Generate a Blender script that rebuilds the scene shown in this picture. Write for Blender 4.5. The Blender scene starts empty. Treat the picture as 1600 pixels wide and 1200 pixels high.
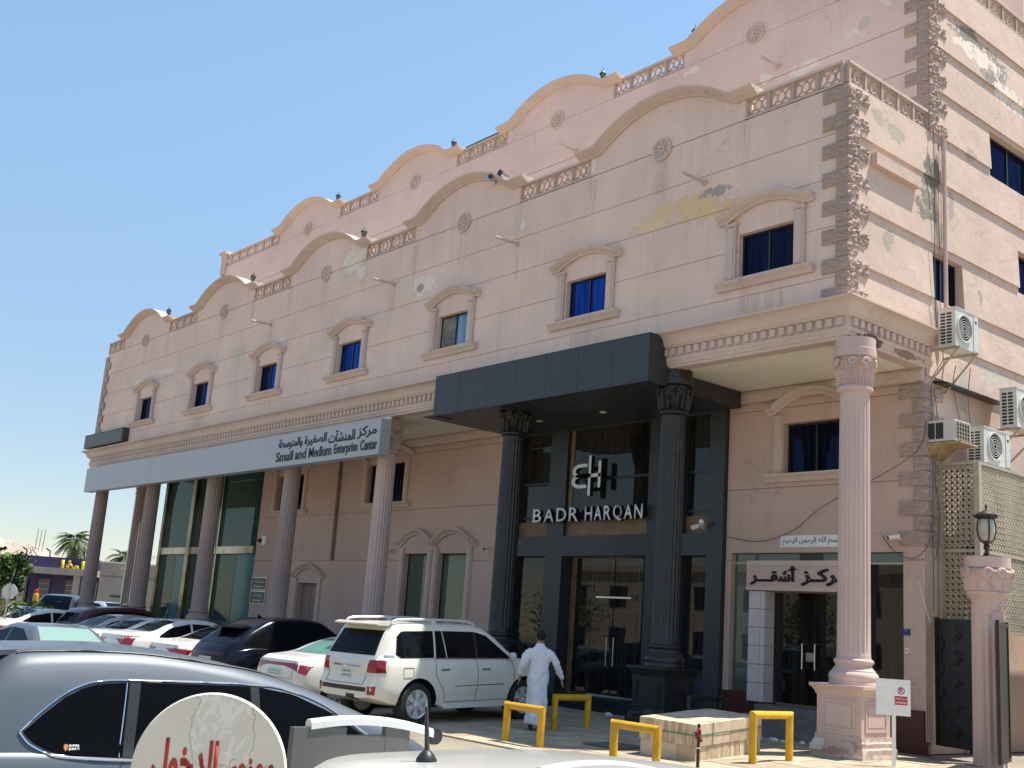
import bpy, bmesh, math, random
import numpy as np
from mathutils import Vector, Matrix, noise as mnoise
from mathutils.bvhtree import BVHTree
R = math.radians
random.seed(7)
SC = bpy.context.scene
COL = SC.collection

# ------------------------------------------------------------------ camera, sky, sun, exposure
cam = bpy.data.cameras.new('camera')
cam.sensor_width = 36.0
cam.lens = 39.38
cam.clip_start = 0.05
cam.clip_end = 2000
camo = bpy.data.objects.new('camera', cam)
COL.objects.link(camo)
camo.matrix_world = Matrix(((0.64744653, 0.11912008, 0.75274391, 11.4804),
                            (0.75889563, -0.19140322, -0.62244857, -17.3949),
                            (0.06993149, 0.97425624, -0.21432306, 1.703),
                            (0, 0, 0, 1)))
SC.camera = camo

SUN = Vector((0.20, 0.34, 1.0)).normalized()
world = bpy.data.worlds.new('World')
SC.world = world
world.use_nodes = True
wn = world.node_tree
sky = wn.nodes.new('ShaderNodeTexSky')
sky.sky_type = 'NISHITA'
sky.sun_disc = False
sky.sun_elevation = math.asin(SUN.z)
sky.sun_rotation = math.atan2(SUN.x, SUN.y)
sky.air_density = 1.0
sky.dust_density = 0.15
sky.ozone_density = 1.0
bg = wn.nodes['Background']
bg.inputs['Strength'].default_value = 0.125
# pale even haze takes some of the glare out of the low sky, the same all the way round
_tc = wn.nodes.new('ShaderNodeTexCoord'); _sp = wn.nodes.new('ShaderNodeSeparateXYZ'); _mr = wn.nodes.new('ShaderNodeMapRange'); _mx = wn.nodes.new('ShaderNodeVectorMath'); _hz = wn.nodes.new('ShaderNodeMix')
_mr.interpolation_type = 'SMOOTHSTEP'
wn.links.new(_tc.outputs['Generated'], _sp.inputs[0]); wn.links.new(_sp.outputs['Z'], _mr.inputs[0])
_mr.inputs[1].default_value = 0.0; _mr.inputs[2].default_value = .52
_hz.data_type = 'RGBA'; wn.links.new(_mr.outputs[0], _hz.inputs[0])
_hz.inputs[6].default_value = (.545, .53, .545, 1); _hz.inputs[7].default_value = (1.03, 1.05, .96, 1)
_mx.operation = 'MULTIPLY'; wn.links.new(sky.outputs[0], _mx.inputs[0]); wn.links.new(_hz.outputs[2], _mx.inputs[1])
wn.links.new(_mx.outputs[0], bg.inputs['Color'])

sl = bpy.data.lights.new('sun', 'SUN')
sl.energy = 4.4
sl.angle = R(0.53)
sl.color = (1.0, 0.95, 0.87)
so = bpy.data.objects.new('sun', sl)
COL.objects.link(so)
so.rotation_euler = SUN.to_track_quat('Z', 'Y').to_euler()

SC.view_settings.view_transform = 'Standard'
SC.view_settings.look = 'None'
SC.view_settings.gamma = 1.0
SC.view_settings.exposure = 0.92
SC.view_settings.use_curve_mapping = False
SC.render.engine = 'CYCLES'
SC.cycles.max_bounces = 8
SC.cycles.diffuse_bounces = 4
SC.cycles.glossy_bounces = 4
SC.cycles.use_denoising = True

# ------------------------------------------------------------------ helpers
class MB:
    """collects faces of one mesh"""
    def __init__(s):
        s.v = []; s.f = []; s.m = []
    def add(s, vs, fs, mi=0):
        n = len(s.v)
        s.v += [tuple(a) for a in vs]
        s.f += [tuple(i + n for i in f) for f in fs]
        s.m += [mi] * len(fs)
        return s
    def box(s, x0, y0, z0, x1, y1, z1, mi=0):
        if x0 > x1: x0, x1 = x1, x0
        if y0 > y1: y0, y1 = y1, y0
        if z0 > z1: z0, z1 = z1, z0
        v = [(x0,y0,z0),(x1,y0,z0),(x1,y1,z0),(x0,y1,z0),(x0,y0,z1),(x1,y0,z1),(x1,y1,z1),(x0,y1,z1)]
        return s.add(v, [(0,3,2,1),(4,5,6,7),(0,1,5,4),(1,2,6,5),(2,3,7,6),(3,0,4,7)], mi)
    def prism(s, poly, fn, a, b, mi=0):
        """poly: 2D list, fn(u,v,w)->xyz, extruded from w=a to w=b"""
        n = len(poly)
        v = [fn(p[0], p[1], a) for p in poly] + [fn(p[0], p[1], b) for p in poly]
        f = [tuple(range(n - 1, -1, -1)), tuple(range(n, 2 * n))]
        f += [(i, (i + 1) % n, n + (i + 1) % n, n + i) for i in range(n)]
        return s.add(v, f, mi)
    def strip(s, top, bot, fn, a, b, mi=0):
        """solid between two curves (lists of (u,v)) with equal counts, extruded w=a..b"""
        n = len(top)
        v = []
        for w in (a, b):
            v += [fn(p[0], p[1], w) for p in bot] + [fn(p[0], p[1], w) for p in top]
        f = []
        for i in range(n - 1):
            f.append((i, i + 1, n + i + 1, n + i))
            o = 2 * n
            f.append((o + i + 1, o + i, o + n + i, o + n + i + 1))
            f.append((n + i, n + i + 1, o + n + i + 1, o + n + i))
            f.append((i + 1, i, o + i, o + i + 1))
        f.append((0, n, 3 * n, 2 * n))
        f.append((2 * n - 1, n - 1, 3 * n - 1, 4 * n - 1))
        return s.add(v, f, mi)
    def tube(s, pts, r, n=8, mi=0, cap=True):
        pts = [Vector(p) for p in pts]
        rs = r if isinstance(r, (list, tuple)) else [r] * len(pts)
        vs = []; N = len(pts)
        up = None
        for i, p in enumerate(pts):
            d = (pts[min(i + 1, N - 1)] - pts[max(i - 1, 0)])
            if d.length < 1e-9: d = Vector((0, 0, 1))
            d.normalize()
            if up is None or abs(up.dot(d)) > .98:
                up = Vector((0, 0, 1)) if abs(d.z) < .9 else Vector((1, 0, 0))
            a = d.cross(up).normalized(); b = d.cross(a)
            up = -b
            for k in range(n):
                t = 2 * math.pi * k / n
                vs.append(p + (a * math.cos(t) + b * math.sin(t)) * rs[i])
        fs = []
        for i in range(N - 1):
            for k in range(n):
                k2 = (k + 1) % n
                fs.append((i * n + k, i * n + k2, (i + 1) * n + k2, (i + 1) * n + k))
        if cap:
            fs.append(tuple(range(n - 1, -1, -1)))
            fs.append(tuple(range((N - 1) * n, N * n)))
        return s.add(vs, fs, mi)
    def lathe(s, prof, c=(0, 0, 0), n=24, mi=0, rad=None, axis='z'):
        """prof [(r,z)] ; rad(theta, r, z) optional radius modulation"""
        vs = []
        for (r, z) in prof:
            for k in range(n):
                t = 2 * math.pi * k / n
                q = rad(t, r, z) if rad else r
                a, b, d = q * math.cos(t), q * math.sin(t), z
                if axis == 'z': vs.append((c[0] + a, c[1] + b, c[2] + d))
                elif axis == 'y': vs.append((c[0] + a, c[1] + d, c[2] + b))
                else: vs.append((c[0] + d, c[1] + a, c[2] + b))
        fs = []
        for i in range(len(prof) - 1):
            for k in range(n):
                k2 = (k + 1) % n
                fs.append((i * n + k, i * n + k2, (i + 1) * n + k2, (i + 1) * n + k))
        ring = prof[0] == prof[-1]
        if ring: pass
        elif prof[0][0] > 1e-4: fs.append(tuple(range(n - 1, -1, -1)))
        if not ring and prof[-1][0] > 1e-4: fs.append(tuple(range((len(prof) - 1) * n, len(prof) * n)))
        return s.add(vs, fs, mi)
    def sweep(s, sections, closed_prof=True, mi=0, cap=True):
        """sections: list of lists of xyz, equal counts"""
        n = len(sections[0]); vs = [p for sec in sections for p in sec]
        fs = []
        m = n if closed_prof else n - 1
        for i in range(len(sections) - 1):
            for k in range(m):
                k2 = (k + 1) % n
                fs.append((i * n + k, (i + 1) * n + k, (i + 1) * n + k2, i * n + k2))
        if cap and closed_prof:
            fs.append(tuple(range(n)))
            fs.append(tuple(range(len(sections) * n - 1, (len(sections) - 1) * n - 1, -1)))
        return s.add(vs, fs, mi)
    def mesh(s, name, fix=True):
        me = bpy.data.meshes.new(name)
        me.from_pydata(s.v, [], s.f)
        me.polygons.foreach_set('material_index', s.m)
        if fix:
            bm = bmesh.new(); bm.from_mesh(me)
            bmesh.ops.remove_doubles(bm, verts=bm.verts, dist=1e-5)
            bmesh.ops.recalc_face_normals(bm, faces=bm.faces)
            bm.to_mesh(me); bm.free()
        me.update()
        return me

def link(name, me, mats, parent=None, smooth=None, loc=None, rot=None):
    if not isinstance(mats, (list, tuple)): mats = [mats]
    if len(me.materials) == 0:
        for m in mats: me.materials.append(m)
    if smooth is not None:
        me.polygons.foreach_set('use_smooth', [True] * len(me.polygons))
        me.set_sharp_from_angle(angle=R(smooth))
    o = bpy.data.objects.new(name, me)
    COL.objects.link(o)
    if parent is not None: o.parent = parent
    if loc is not None: o.location = loc
    if rot is not None: o.rotation_euler = rot
    return o

def obj(name, mb, mats, parent=None, smooth=None, loc=None, rot=None, fix=True):
    return link(name, mb.mesh(name, fix), mats, parent, smooth, loc, rot)

def tag(o, label, cat, group=None):
    o['label'] = label; o['category'] = cat
    if group: o['group'] = group
    return o

def thing(name, label, cat, loc=(0, 0, 0), rot=(0, 0, 0), group=None):
    o = bpy.data.objects.new(name, None)
    o.empty_display_size = .2
    COL.objects.link(o)
    o.location = loc; o.rotation_euler = rot
    return tag(o, label, cat, group)

def dup(o, loc=None, rot=None, parent=None, label=None, group=None):
    c = o.copy(); COL.objects.link(c)
    if parent is not None: c.parent = parent
    if loc is not None: c.location = loc
    if rot is not None: c.rotation_euler = rot
    if label: c['label'] = label
    if group: c['group'] = group
    for ch in list(o.children): dup(ch, parent=c)
    return c

XZ = lambda u, v, w: (u, w, v)      # polygon in x,z extruded along y
YZ = lambda u, v, w: (w, u, v)
XY = lambda u, v, w: (u, v, w)

# ------------------------------------------------------------------ materials
def newmat(name):
    m = bpy.data.materials.new(name); m.use_nodes = True
    nt = m.node_tree
    return m, nt, nt.nodes['Principled BSDF']

def nd(nt, t, **kw):
    n = nt.nodes.new(t)
    for k, v in kw.items():
        if k.startswith('i_'):
            n.inputs[k[2:].replace('_', ' ')].default_value = v
        else: setattr(n, k, v)
    return n

def mixc(nt, fac, a, b, mode='MIX'):
    n = nt.nodes.new('ShaderNodeMix'); n.data_type = 'RGBA'; n.blend_type = mode
    for sock, val in ((n.inputs[0], fac), (n.inputs[6], a), (n.inputs[7], b)):
        if hasattr(val, 'is_output'): nt.links.new(val, sock)
        elif isinstance(val, (tuple, list)): sock.default_value = (*val[:3], 1)
        else: sock.default_value = val
    return n.outputs[2]

def math_n(nt, op, a, b=None, clamp=False):
    n = nt.nodes.new('ShaderNodeMath'); n.operation = op; n.use_clamp = clamp
    for i, v in enumerate((a, b)):
        if v is None: continue
        if hasattr(v, 'is_output'): nt.links.new(v, n.inputs[i])
        else: n.inputs[i].default_value = v
    return n.outputs[0]

def ramp(nt, fac, lo, hi):
    n = nt.nodes.new('ShaderNodeMapRange'); n.clamp = True
    nt.links.new(fac, n.inputs[0])
    n.inputs[1].default_value = lo; n.inputs[2].default_value = hi
    return n.outputs[0]

def noise(nt, vec, scale, detail=3, rough=.55, dist=0.0):
    n = nt.nodes.new('ShaderNodeTexNoise')
    n.inputs['Scale'].default_value = scale; n.inputs['Detail'].default_value = detail
    n.inputs['Roughness'].default_value = rough; n.inputs['Distortion'].default_value = dist
    nt.links.new(vec, n.inputs['Vector'])
    return n.outputs['Fac']

def vscale(nt, vec, s, o=(0, 0, 0)):
    n = nt.nodes.new('ShaderNodeMapping')
    n.inputs['Scale'].default_value = s; n.inputs['Location'].default_value = o
    nt.links.new(vec, n.inputs['Vector'])
    return n.outputs[0]

def bump(nt, bsdf, h, strength=.3, dist=.02, prev=None):
    n = nt.nodes.new('ShaderNodeBump')
    n.inputs['Strength'].default_value = strength; n.inputs['Distance'].default_value = dist
    nt.links.new(h, n.inputs['Height'])
    if prev is not None: nt.links.new(prev, n.inputs['Normal'])
    nt.links.new(n.outputs[0], bsdf.inputs['Normal'])
    return n.outputs[0]

def simple(name, col, rough=.6, metal=0.0, var=.12, nscale=6.0, bmp=0.0, bscale=60.0, spec=None, coat=0.0, world_pos=True):
    m, nt, b = newmat(name)
    b.inputs['Roughness'].default_value = rough; b.inputs['Metallic'].default_value = metal
    if spec is not None: b.inputs['Specular IOR Level'].default_value = spec
    if coat: b.inputs['Coat Weight'].default_value = coat; b.inputs['Coat Roughness'].default_value = .03
    if world_pos: vec = nd(nt, 'ShaderNodeNewGeometry').outputs['Position']
    else: vec = nd(nt, 'ShaderNodeTexCoord').outputs['Object']
    if var > 0:
        f = noise(nt, vec, nscale, 4)
        lo = tuple(c * (1 - var) for c in col); hi = tuple(min(1, c * (1 + var)) for c in col)
        nt.links.new(mixc(nt, ramp(nt, f, .3, .7), lo, hi), b.inputs['Base Color'])
        rr = nd(nt, 'ShaderNodeMapRange'); nt.links.new(f, rr.inputs[0])
        rr.inputs[3].default_value = max(0.02, rough - .06); rr.inputs[4].default_value = min(1, rough + .06)
        if rough > .15: nt.links.new(rr.outputs[0], b.inputs['Roughness'])
    else:
        b.inputs['Base Color'].default_value = (*col, 1)
    if bmp: bump(nt, b, noise(nt, vec, bscale, 3), bmp, .01)
    return m

def _scuff(m, col, sc, lo, hi):
    nt = m.node_tree; b = nt.nodes['Principled BSDF']; c0 = b.inputs['Base Color'].links[0].from_socket
    pos = nd(nt, 'ShaderNodeNewGeometry').outputs['Position']
    nt.links.new(mixc(nt, ramp(nt, noise(nt, pos, sc, 6, .75, .6), lo, hi), c0, col), b.inputs['Base Color'])

def plaster(name, base, patches=(), plane='xz', flake=0.0, streak=.35, dirt=(.42, .33, .27), mott=.10, stains=()):
    """painted render with mottling, run-off streaks and listed worn patches (u, v, ru, rv, colour)"""
    m, nt, b = newmat(name)
    b.inputs['Roughness'].default_value = .85
    b.inputs['Specular IOR Level'].default_value = .25
    pos = nd(nt, 'ShaderNodeNewGeometry').outputs['Position']
    n1 = noise(nt, pos, .55, 5, .6)
    n2 = noise(nt, pos, 5.0, 4, .6)
    c = mixc(nt, ramp(nt, n1, .32, .68), tuple(x * (1 - mott) for x in base), tuple(min(1, x * (1 + mott * .7)) for x in base))
    c = mixc(nt, math_n(nt, 'MULTIPLY', ramp(nt, n2, .45, .75), .22), c, tuple(x * .85 for x in base))
    sv = vscale(nt, pos, (3.2, 3.2, .22))
    st = noise(nt, sv, 1.6, 5, .65)
    sm = noise(nt, pos, .35, 2)
    smask = math_n(nt, 'MULTIPLY', ramp(nt, st, .5, .78), ramp(nt, sm, .38, .66))
    c = mixc(nt, math_n(nt, 'MULTIPLY', smask, streak), c, dirt)
    st2 = noise(nt, vscale(nt, pos, (5.0, 5.0, .18), (3, 7, 1)), 1.7, 4, .6)
    c = mixc(nt, math_n(nt, 'MULTIPLY', ramp(nt, st2, .55, .75), streak * .5), c, tuple(min(1, x * 1.22) for x in base))
    if stains:
        sep0 = nd(nt, 'ShaderNodeSeparateXYZ'); nt.links.new(pos, sep0.inputs[0])
        dr = noise(nt, vscale(nt, pos, (11, 11, .7), (1, 2, 3)), 1.3, 5, .7)
        acc = None
        for (u, v, ru, rv) in stains:
            du = math_n(nt, 'MULTIPLY', math_n(nt, 'SUBTRACT', sep0.outputs['X'], u), 1 / ru); dv = math_n(nt, 'MULTIPLY', math_n(nt, 'SUBTRACT', sep0.outputs['Z'], v), 1 / rv)
            k = math_n(nt, 'SUBTRACT', 1.0, math_n(nt, 'ADD', math_n(nt, 'MULTIPLY', du, du), math_n(nt, 'MULTIPLY', dv, dv)), True)
            acc = k if acc is None else math_n(nt, 'MAXIMUM', acc, k)
        c = mixc(nt, math_n(nt, 'MULTIPLY', math_n(nt, 'MULTIPLY', acc, ramp(nt, dr, .40, .68)), .62), c, dirt)
    crk = nd(nt, 'ShaderNodeTexVoronoi'); crk.feature = 'DISTANCE_TO_EDGE'; crk.inputs['Scale'].default_value = .42
    cw = nd(nt, 'ShaderNodeVectorMath'); cw.operation = 'ADD'; nt.links.new(pos, cw.inputs[0])
    cn = nd(nt, 'ShaderNodeTexNoise'); cn.inputs['Scale'].default_value = 1.3; cn.inputs['Detail'].default_value = 6; nt.links.new(pos, cn.inputs['Vector']); nt.links.new(cn.outputs['Color'], cw.inputs[1])
    nt.links.new(cw.outputs[0], crk.inputs['Vector'])
    cm_ = math_n(nt, 'MULTIPLY', math_n(nt, 'SUBTRACT', 1.0, ramp(nt, crk.outputs['Distance'], .002, .006)), ramp(nt, noise(nt, pos, .5, 2), .52, .60))
    c = mixc(nt, math_n(nt, 'MULTIPLY', cm_, .45), c, tuple(x * .5 for x in base))
    h = None
    if patches:
        sep = nd(nt, 'ShaderNodeSeparateXYZ'); nt.links.new(pos, sep.inputs[0])
        U = sep.outputs['X' if plane == 'xz' else 'Y']; V = sep.outputs['Z']
        nn = noise(nt, pos, 2.6, 6, .72, .4)
        nn2 = noise(nt, pos, 9.0, 4, .7)
        wob = math_n(nt, 'ADD', math_n(nt, 'MULTIPLY', math_n(nt, 'SUBTRACT', nn, .5), 5.0), math_n(nt, 'MULTIPLY', math_n(nt, 'SUBTRACT', nn2, .5), 2.2))
        for (u, v, ru, rv, col) in patches:
            du = math_n(nt, 'MULTIPLY', math_n(nt, 'SUBTRACT', U, u), 1 / ru)
            dv = math_n(nt, 'MULTIPLY', math_n(nt, 'SUBTRACT', V, v), 1 / rv)
            d = math_n(nt, 'ADD', math_n(nt, 'MULTIPLY', du, du), math_n(nt, 'MULTIPLY', dv, dv))
            d = math_n(nt, 'ADD', d, wob)
            mk = math_n(nt, 'SUBTRACT', 1.0, ramp(nt, d, .55, .62))
            c = mixc(nt, mk, c, col)
            h = mk if h is None else math_n(nt, 'MAXIMUM', h, mk)
    nt.links.new(c, b.inputs['Base Color'])
    hb = noise(nt, pos, 38, 4, .6)
    pb = bump(nt, b, hb, .22, .012)
    if flake:
        vv = noise(nt, pos, 2.2, 7, .72, 1.2)
        pb = bump(nt, b, ramp(nt, vv, .58, .61), flake, .03, pb)
        lf = noise(nt, pos, 1.1, 3)
        pb = bump(nt, b, lf, .5, .06, pb)
    if h is not None:
        bump(nt, b, math_n(nt, 'SUBTRACT', 1.0, h), .6, .012, pb)
    return m

PINK = (.77, .575, .485)
YEL = (.74, .52, .29); CRM = (.80, .68, .58); GRY = (.40, .34, .29)
M = {}
M['front'] = plaster('pink_plaster_front', PINK, [
    (-4.1, 11.02, 1.45, .26, YEL), (-4.9, 10.80, .9, .2, (.76, .55, .36)), (-3.1, 10.72, .6, .22, YEL), (-3.2, 11.15, .5, .14, GRY), (-3.6, 10.75, .55, .3, YEL),
    (-2.75, 10.2, .2, .4, YEL),
    (-13.87, 11.08, .75, .42, CRM), (-13.97, 11.05, .2, .14, (.40, .34, .28)), (-17.77, 12.72, .75, .55, CRM), (-17.27, 12.27, .35, .3, CRM),
    (-9.35, 12.9, .16, .5, CRM), (-9.6, 11.9, .1, .3, CRM), (-22.0, 10.75, .5, .14, CRM), (-23.2, 10.7, .25, .12, CRM), (-25.2, 10.75, .8, .22, (.63, .55, .42)),
    (-31.5, 10.9, 1.2, .15, CRM), (-34.2, 10.75, .6, .18, CRM), (-7.05, 12.9, .12, .35, CRM), (-10.6, 11.1, .12, .1, CRM)], 'xz', 0.0, .42, (.40, .30, .25), stains=[(-1.88 - 5.2 * k, 8.2, 1.0, .75) for k in range(7)] + [(-3.52, 10.9, .18, .6), (-9.75, 10.9, .18, .6), (-15.33, 10.9, .18, .6), (-22.84, 10.9, .18, .6)] + [(-4.8 - 7.3 * k, 11.9, .30, .8) for k in range(5)] + [(-2.5 - 7.3 * k, 12.1, .25, .7) for k in range(5)] + [(-7.1 - 7.3 * k, 12.1, .25, .8) for k in range(5)])
M['upper'] = plaster('pink_plaster_upper', (.74, .55, .485), [
    (-3.1, 15.2, .5, .2, CRM), (-1.9, 15.65, .35, .25, CRM), (-1.55, 15.75, .2, .2, (.62, .5, .44)), (-4.3, 15.35, .2, .2, CRM),
    (-.95, 16.2, .22, .35, CRM), (-6.1, 14.1, .3, .4, CRM), (-6.7, 16.4, .4, .12, CRM), (-5.2, 14.4, .2, .1, CRM)], 'xz', 0.0, .25)
M['side'] = plaster('sunlit_plaster_side', (.63, .475, .385), [
    (3.05, 11.7, .35, .5, (.21, .19, .155)), (2.85, 10.9, .5, .42, (.25, .225, .18)), (1.1, 12.2, .35, .22, (.47, .40, .32)), (1.7, 12.05, .5, .2, (.45, .385, .31)),
    (4.7, 15.5, 1.0, .28, (.25, .23, .19)), (5.9, 15.1, .8, .5, (.29, .265, .225)), (6.6, 14.7, .8, .35, CRM), (5.2, 15.2, 1.3, .25, CRM),
    (3.85, 11.2, .16, .4, (.42, .36, .29)), (1.4, 9.7, .22, .3, (.42, .36, .29)), (3.4, 10.4, .15, .3, (.40, .35, .28)), (4.7, 12.6, .25, .2, (.42, .37, .30)),
    (3.5, 8.5, .35, .45, (.45, .41, .35)), (5.6, 7.75, .8, .3, (.50, .44, .37)), (4.2, 7.3, .3, .5, (.48, .41, .34)), (5.0, 9.4, .15, .2, (.38, .34, .29)), (4.3, 6.9, .2, .2, (.43, .38, .31))], 'yz', .45, .22)
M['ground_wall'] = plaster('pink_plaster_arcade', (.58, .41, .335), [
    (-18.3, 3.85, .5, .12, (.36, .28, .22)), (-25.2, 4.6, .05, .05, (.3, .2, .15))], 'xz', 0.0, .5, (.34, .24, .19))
M['trim'] = plaster('beige_moulding', (.62, .485, .415), [(.72, 7.50, .55, .10, (.13, .10, .085)), (1.9, 7.48, .8, .07, (.30, .20, .14))], 'yz', 0.0, .5, (.36, .26, .20))
M['column'] = plaster('column_paint', (.60, .445, .39), [], 'xz', 0.0, .40, (.34, .25, .21))
M['column_dark'] = plaster('darker_column_paint', (.40, .30, .265), [], 'xz', 0.0, .4, (.25, .19, .165))  # the column paint again in a darker tone, for the left columns
M['soffit'] = simple('cream_soffit', (.86, .80, .66), .8, var=.05, nscale=1.5)
M['quoin'] = plaster('rough_stone', (.59, .435, .37), [], 'xz', 0.0, .25, (.40, .30, .25), mott=.18)
def _rough(m):
    nt = m.node_tree; b = nt.nodes['Principled BSDF']; pos = nd(nt, 'ShaderNodeNewGeometry').outputs['Position']
    prev = b.inputs['Normal'].links[0].from_socket
    bump(nt, b, noise(nt, vscale(nt, pos, (9, 9, 42)), 1.0, 4, .65, .6), 1.0, .05, prev)
    c0 = b.inputs['Base Color'].links[0].from_socket
    sn = noise(nt, vscale(nt, pos, (5, 5, 30)), 1.0, 5, .7, .8)
    nt.links.new(mixc(nt, math_n(nt, 'MULTIPLY', ramp(nt, sn, .42, .62), .5), c0, (.37, .27, .225)), b.inputs['Base Color'])
_rough(M['quoin'])
M['baluster'] = plaster('baluster_cast', (.49, .37, .305), [], 'xz', 0.0, .5, (.25, .19, .15))
M['chipped'] = plaster('chipped_plinth', (.52, .39, .32), [(.0, .1, .5, .08, (.38, .25, .20)), (-.4, .18, .25, .1, (.62, .55, .48)), (.3, .05, .3, .06, (.66, .58, .5))], 'xz', .8, .3)
M['dark_clad'] = simple('charcoal_cladding', (.034, .037, .042), .38, var=.12, nscale=.8, spec=.4)
M['dark_col'] = simple('black_column_paint', (.017, .016, .016), .42, var=.25, nscale=5, bmp=.1)
_scuff(M['dark_col'], (.06, .055, .05), 5, .55, .8); _scuff(M['dark_clad'], (.05, .05, .05), 2.2, .5, .85)
M['navy'] = simple('navy_stone', (.012, .016, .028), .35, var=.2)
M['frame_black'] = simple('black_aluminium', (.012, .012, .014), .35, var=.1)
M['grey_sign'] = simple('pale_grey_sign_panel', (.40, .42, .44), .45, var=.05, nscale=1.2)
M['text_dark'] = simple('dark_lettering', (.035, .035, .038), .5, var=0)
M['text_black'] = simple('black_lettering', (.008, .008, .008), .5, var=0)
M['white'] = simple('white_lettering', (.80, .80, .82), .4, var=0)
M['white_paint'] = simple('white_paint', (.78, .77, .72), .5, var=.06)
M['yellow'] = simple('yellow_rail_paint', (.62, .33, .008), .45, var=.14, nscale=7, bmp=.06)
_scuff(M['yellow'], (.20, .10, .04), 9, .64, .70); _scuff(M['yellow'], (.66, .45, .12), 4, .58, .75)
M['steel'] = simple('brushed_steel', (.55, .55, .55), .28, 1.0, var=.08)
M['gold'] = simple('gold_steel', (.36, .32, .25), .2, 1.0, var=.25, nscale=2.5)
M['dark_red'] = simple('dark_red_granite', (.075, .018, .016), .25, var=.3, nscale=20)
M['white_tile'] = simple('pale_wall_tile', (.60, .52, .50), .4, var=.05, nscale=4)
M['step'] = simple('grey_step_marble', (.16, .15, .14), .45, var=.2, nscale=5)
M['ac_white'] = simple('ac_casing', (.62, .60, .55), .45, var=.07, nscale=3)
M['ac_dark'] = simple('ac_louvre_dark', (.03, .028, .025), .6, var=.1)
M['tan'] = simple('tan_steel', (.42, .36, .26), .5, var=.1, nscale=3)
M['lattice'] = simple('tan_lattice_steel', (.47, .40, .28), .5, var=.1, nscale=3)
M['black_iron'] = simple('black_iron', (.014, .013, .012), .38, var=.3, nscale=6, bmp=.1)
M['rubber'] = simple('tyre_rubber', (.018, .018, .018), .8, var=.15)
M['asphalt'] = simple('asphalt', (.065, .062, .058), .9, var=.25, nscale=3.0, bmp=.5, bscale=45)
M['sand'] = simple('pale_dusty_ground', (.30, .25, .18), .95, var=.2, nscale=1.2, bmp=.4, bscale=30)
M['cable'] = simple('dark_cable', (.11, .095, .085), .6, var=0)

def glass_mat(name, dark, spec_col, f0=.12, rough=.015):
    """glazing seen from outside: dark room behind, mirror sheet in front"""
    m, nt, b = newmat(name)
    out = nt.nodes['Material Output']
    b.inputs['Base Color'].default_value = (*dark, 1); b.inputs['Roughness'].default_value = .5
    b.inputs['Specular IOR Level'].default_value = 0
    g = nd(nt, 'ShaderNodeBsdfGlossy'); g.inputs['Color'].default_value = (*spec_col, 1); g.inputs['Roughness'].default_value = rough
    lw = nd(nt, 'ShaderNodeLayerWeight'); lw.inputs['Blend'].default_value = .28
    f = math_n(nt, 'ADD', lw.outputs['Fresnel'], f0, True)
    geo = nd(nt, 'ShaderNodeNewGeometry')
    cu = noise(nt, vscale(nt, geo.outputs['Position'], (9, 9, .5)), 1.0, 3, .6)
    nt.links.new(mixc(nt, ramp(nt, cu, .38, .62), tuple(c * .55 for c in spec_col), spec_col) if 'blue' in name else mixc(nt, .0, spec_col, spec_col), g.inputs['Color'])
    if not any(k in name for k in ('car', 'sunshade', 'tint', 'teal', 'green')): nt.links.new(mixc(nt, ramp(nt, cu, .4, .65), dark, tuple(min(1, c * 2.2 + .004) for c in dark)), b.inputs['Base Color'])
    wv = noise(nt, geo.outputs['Position'], .9, 2)
    bp = nd(nt, 'ShaderNodeBump'); bp.inputs['Strength'].default_value = .05; bp.inputs['Distance'].default_value = .02
    nt.links.new(wv, bp.inputs['Height']); nt.links.new(bp.outputs[0], g.inputs['Normal'])
    mx = nd(nt, 'ShaderNodeMixShader')
    nt.links.new(f, mx.inputs[0]); nt.links.new(b.outputs[0], mx.inputs[1]); nt.links.new(g.outputs[0], mx.inputs[2])
    nt.links.new(mx.outputs[0], out.inputs['Surface'])
    return m
M['blue_glass'] = glass_mat('blue_mirror_glass', (.002, .004, .02), (.06, .19, .85), .25)
M['navy_glass'] = glass_mat('navy_glass', (.004, .005, .012), (.05, .075, .20), .08)
M['pale_glass'] = glass_mat('pale_blue_glass', (.10, .16, .22), (.5, .6, .75), .25)
M['shop_glass'] = glass_mat('dark_shop_glass', (.010, .009, .008), (.62, .60, .56), .03)
M['teal_glass'] = glass_mat('teal_shop_glass', (.040, .066, .060), (.45, .52, .50), .04)
M['teal_film'] = glass_mat('frosted_teal_glass', (.085, .17, .175), (.45, .55, .55), .02, .12)
M['green_glass'] = glass_mat('greenish_glass', (.10, .12, .095), (.6, .65, .58), .05)
M['car_glass'] = glass_mat('tinted_car_glass', (.006, .007, .008), (.38, .41, .45), .0)
M['privacy_glass'] = glass_mat('privacy_car_glass', (.004, .004, .005), (.13, .14, .16), .0)
M['dark_room'] = simple('dark_opening', (.010, .008, .007), .7, var=.2)
M['brown_door'] = simple('brown_door', (.24, .165, .135), .6, var=.12, nscale=3)
M['curtain'] = simple('old_curtain', (.20, .18, .16), .8, var=.4, nscale=4)

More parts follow.
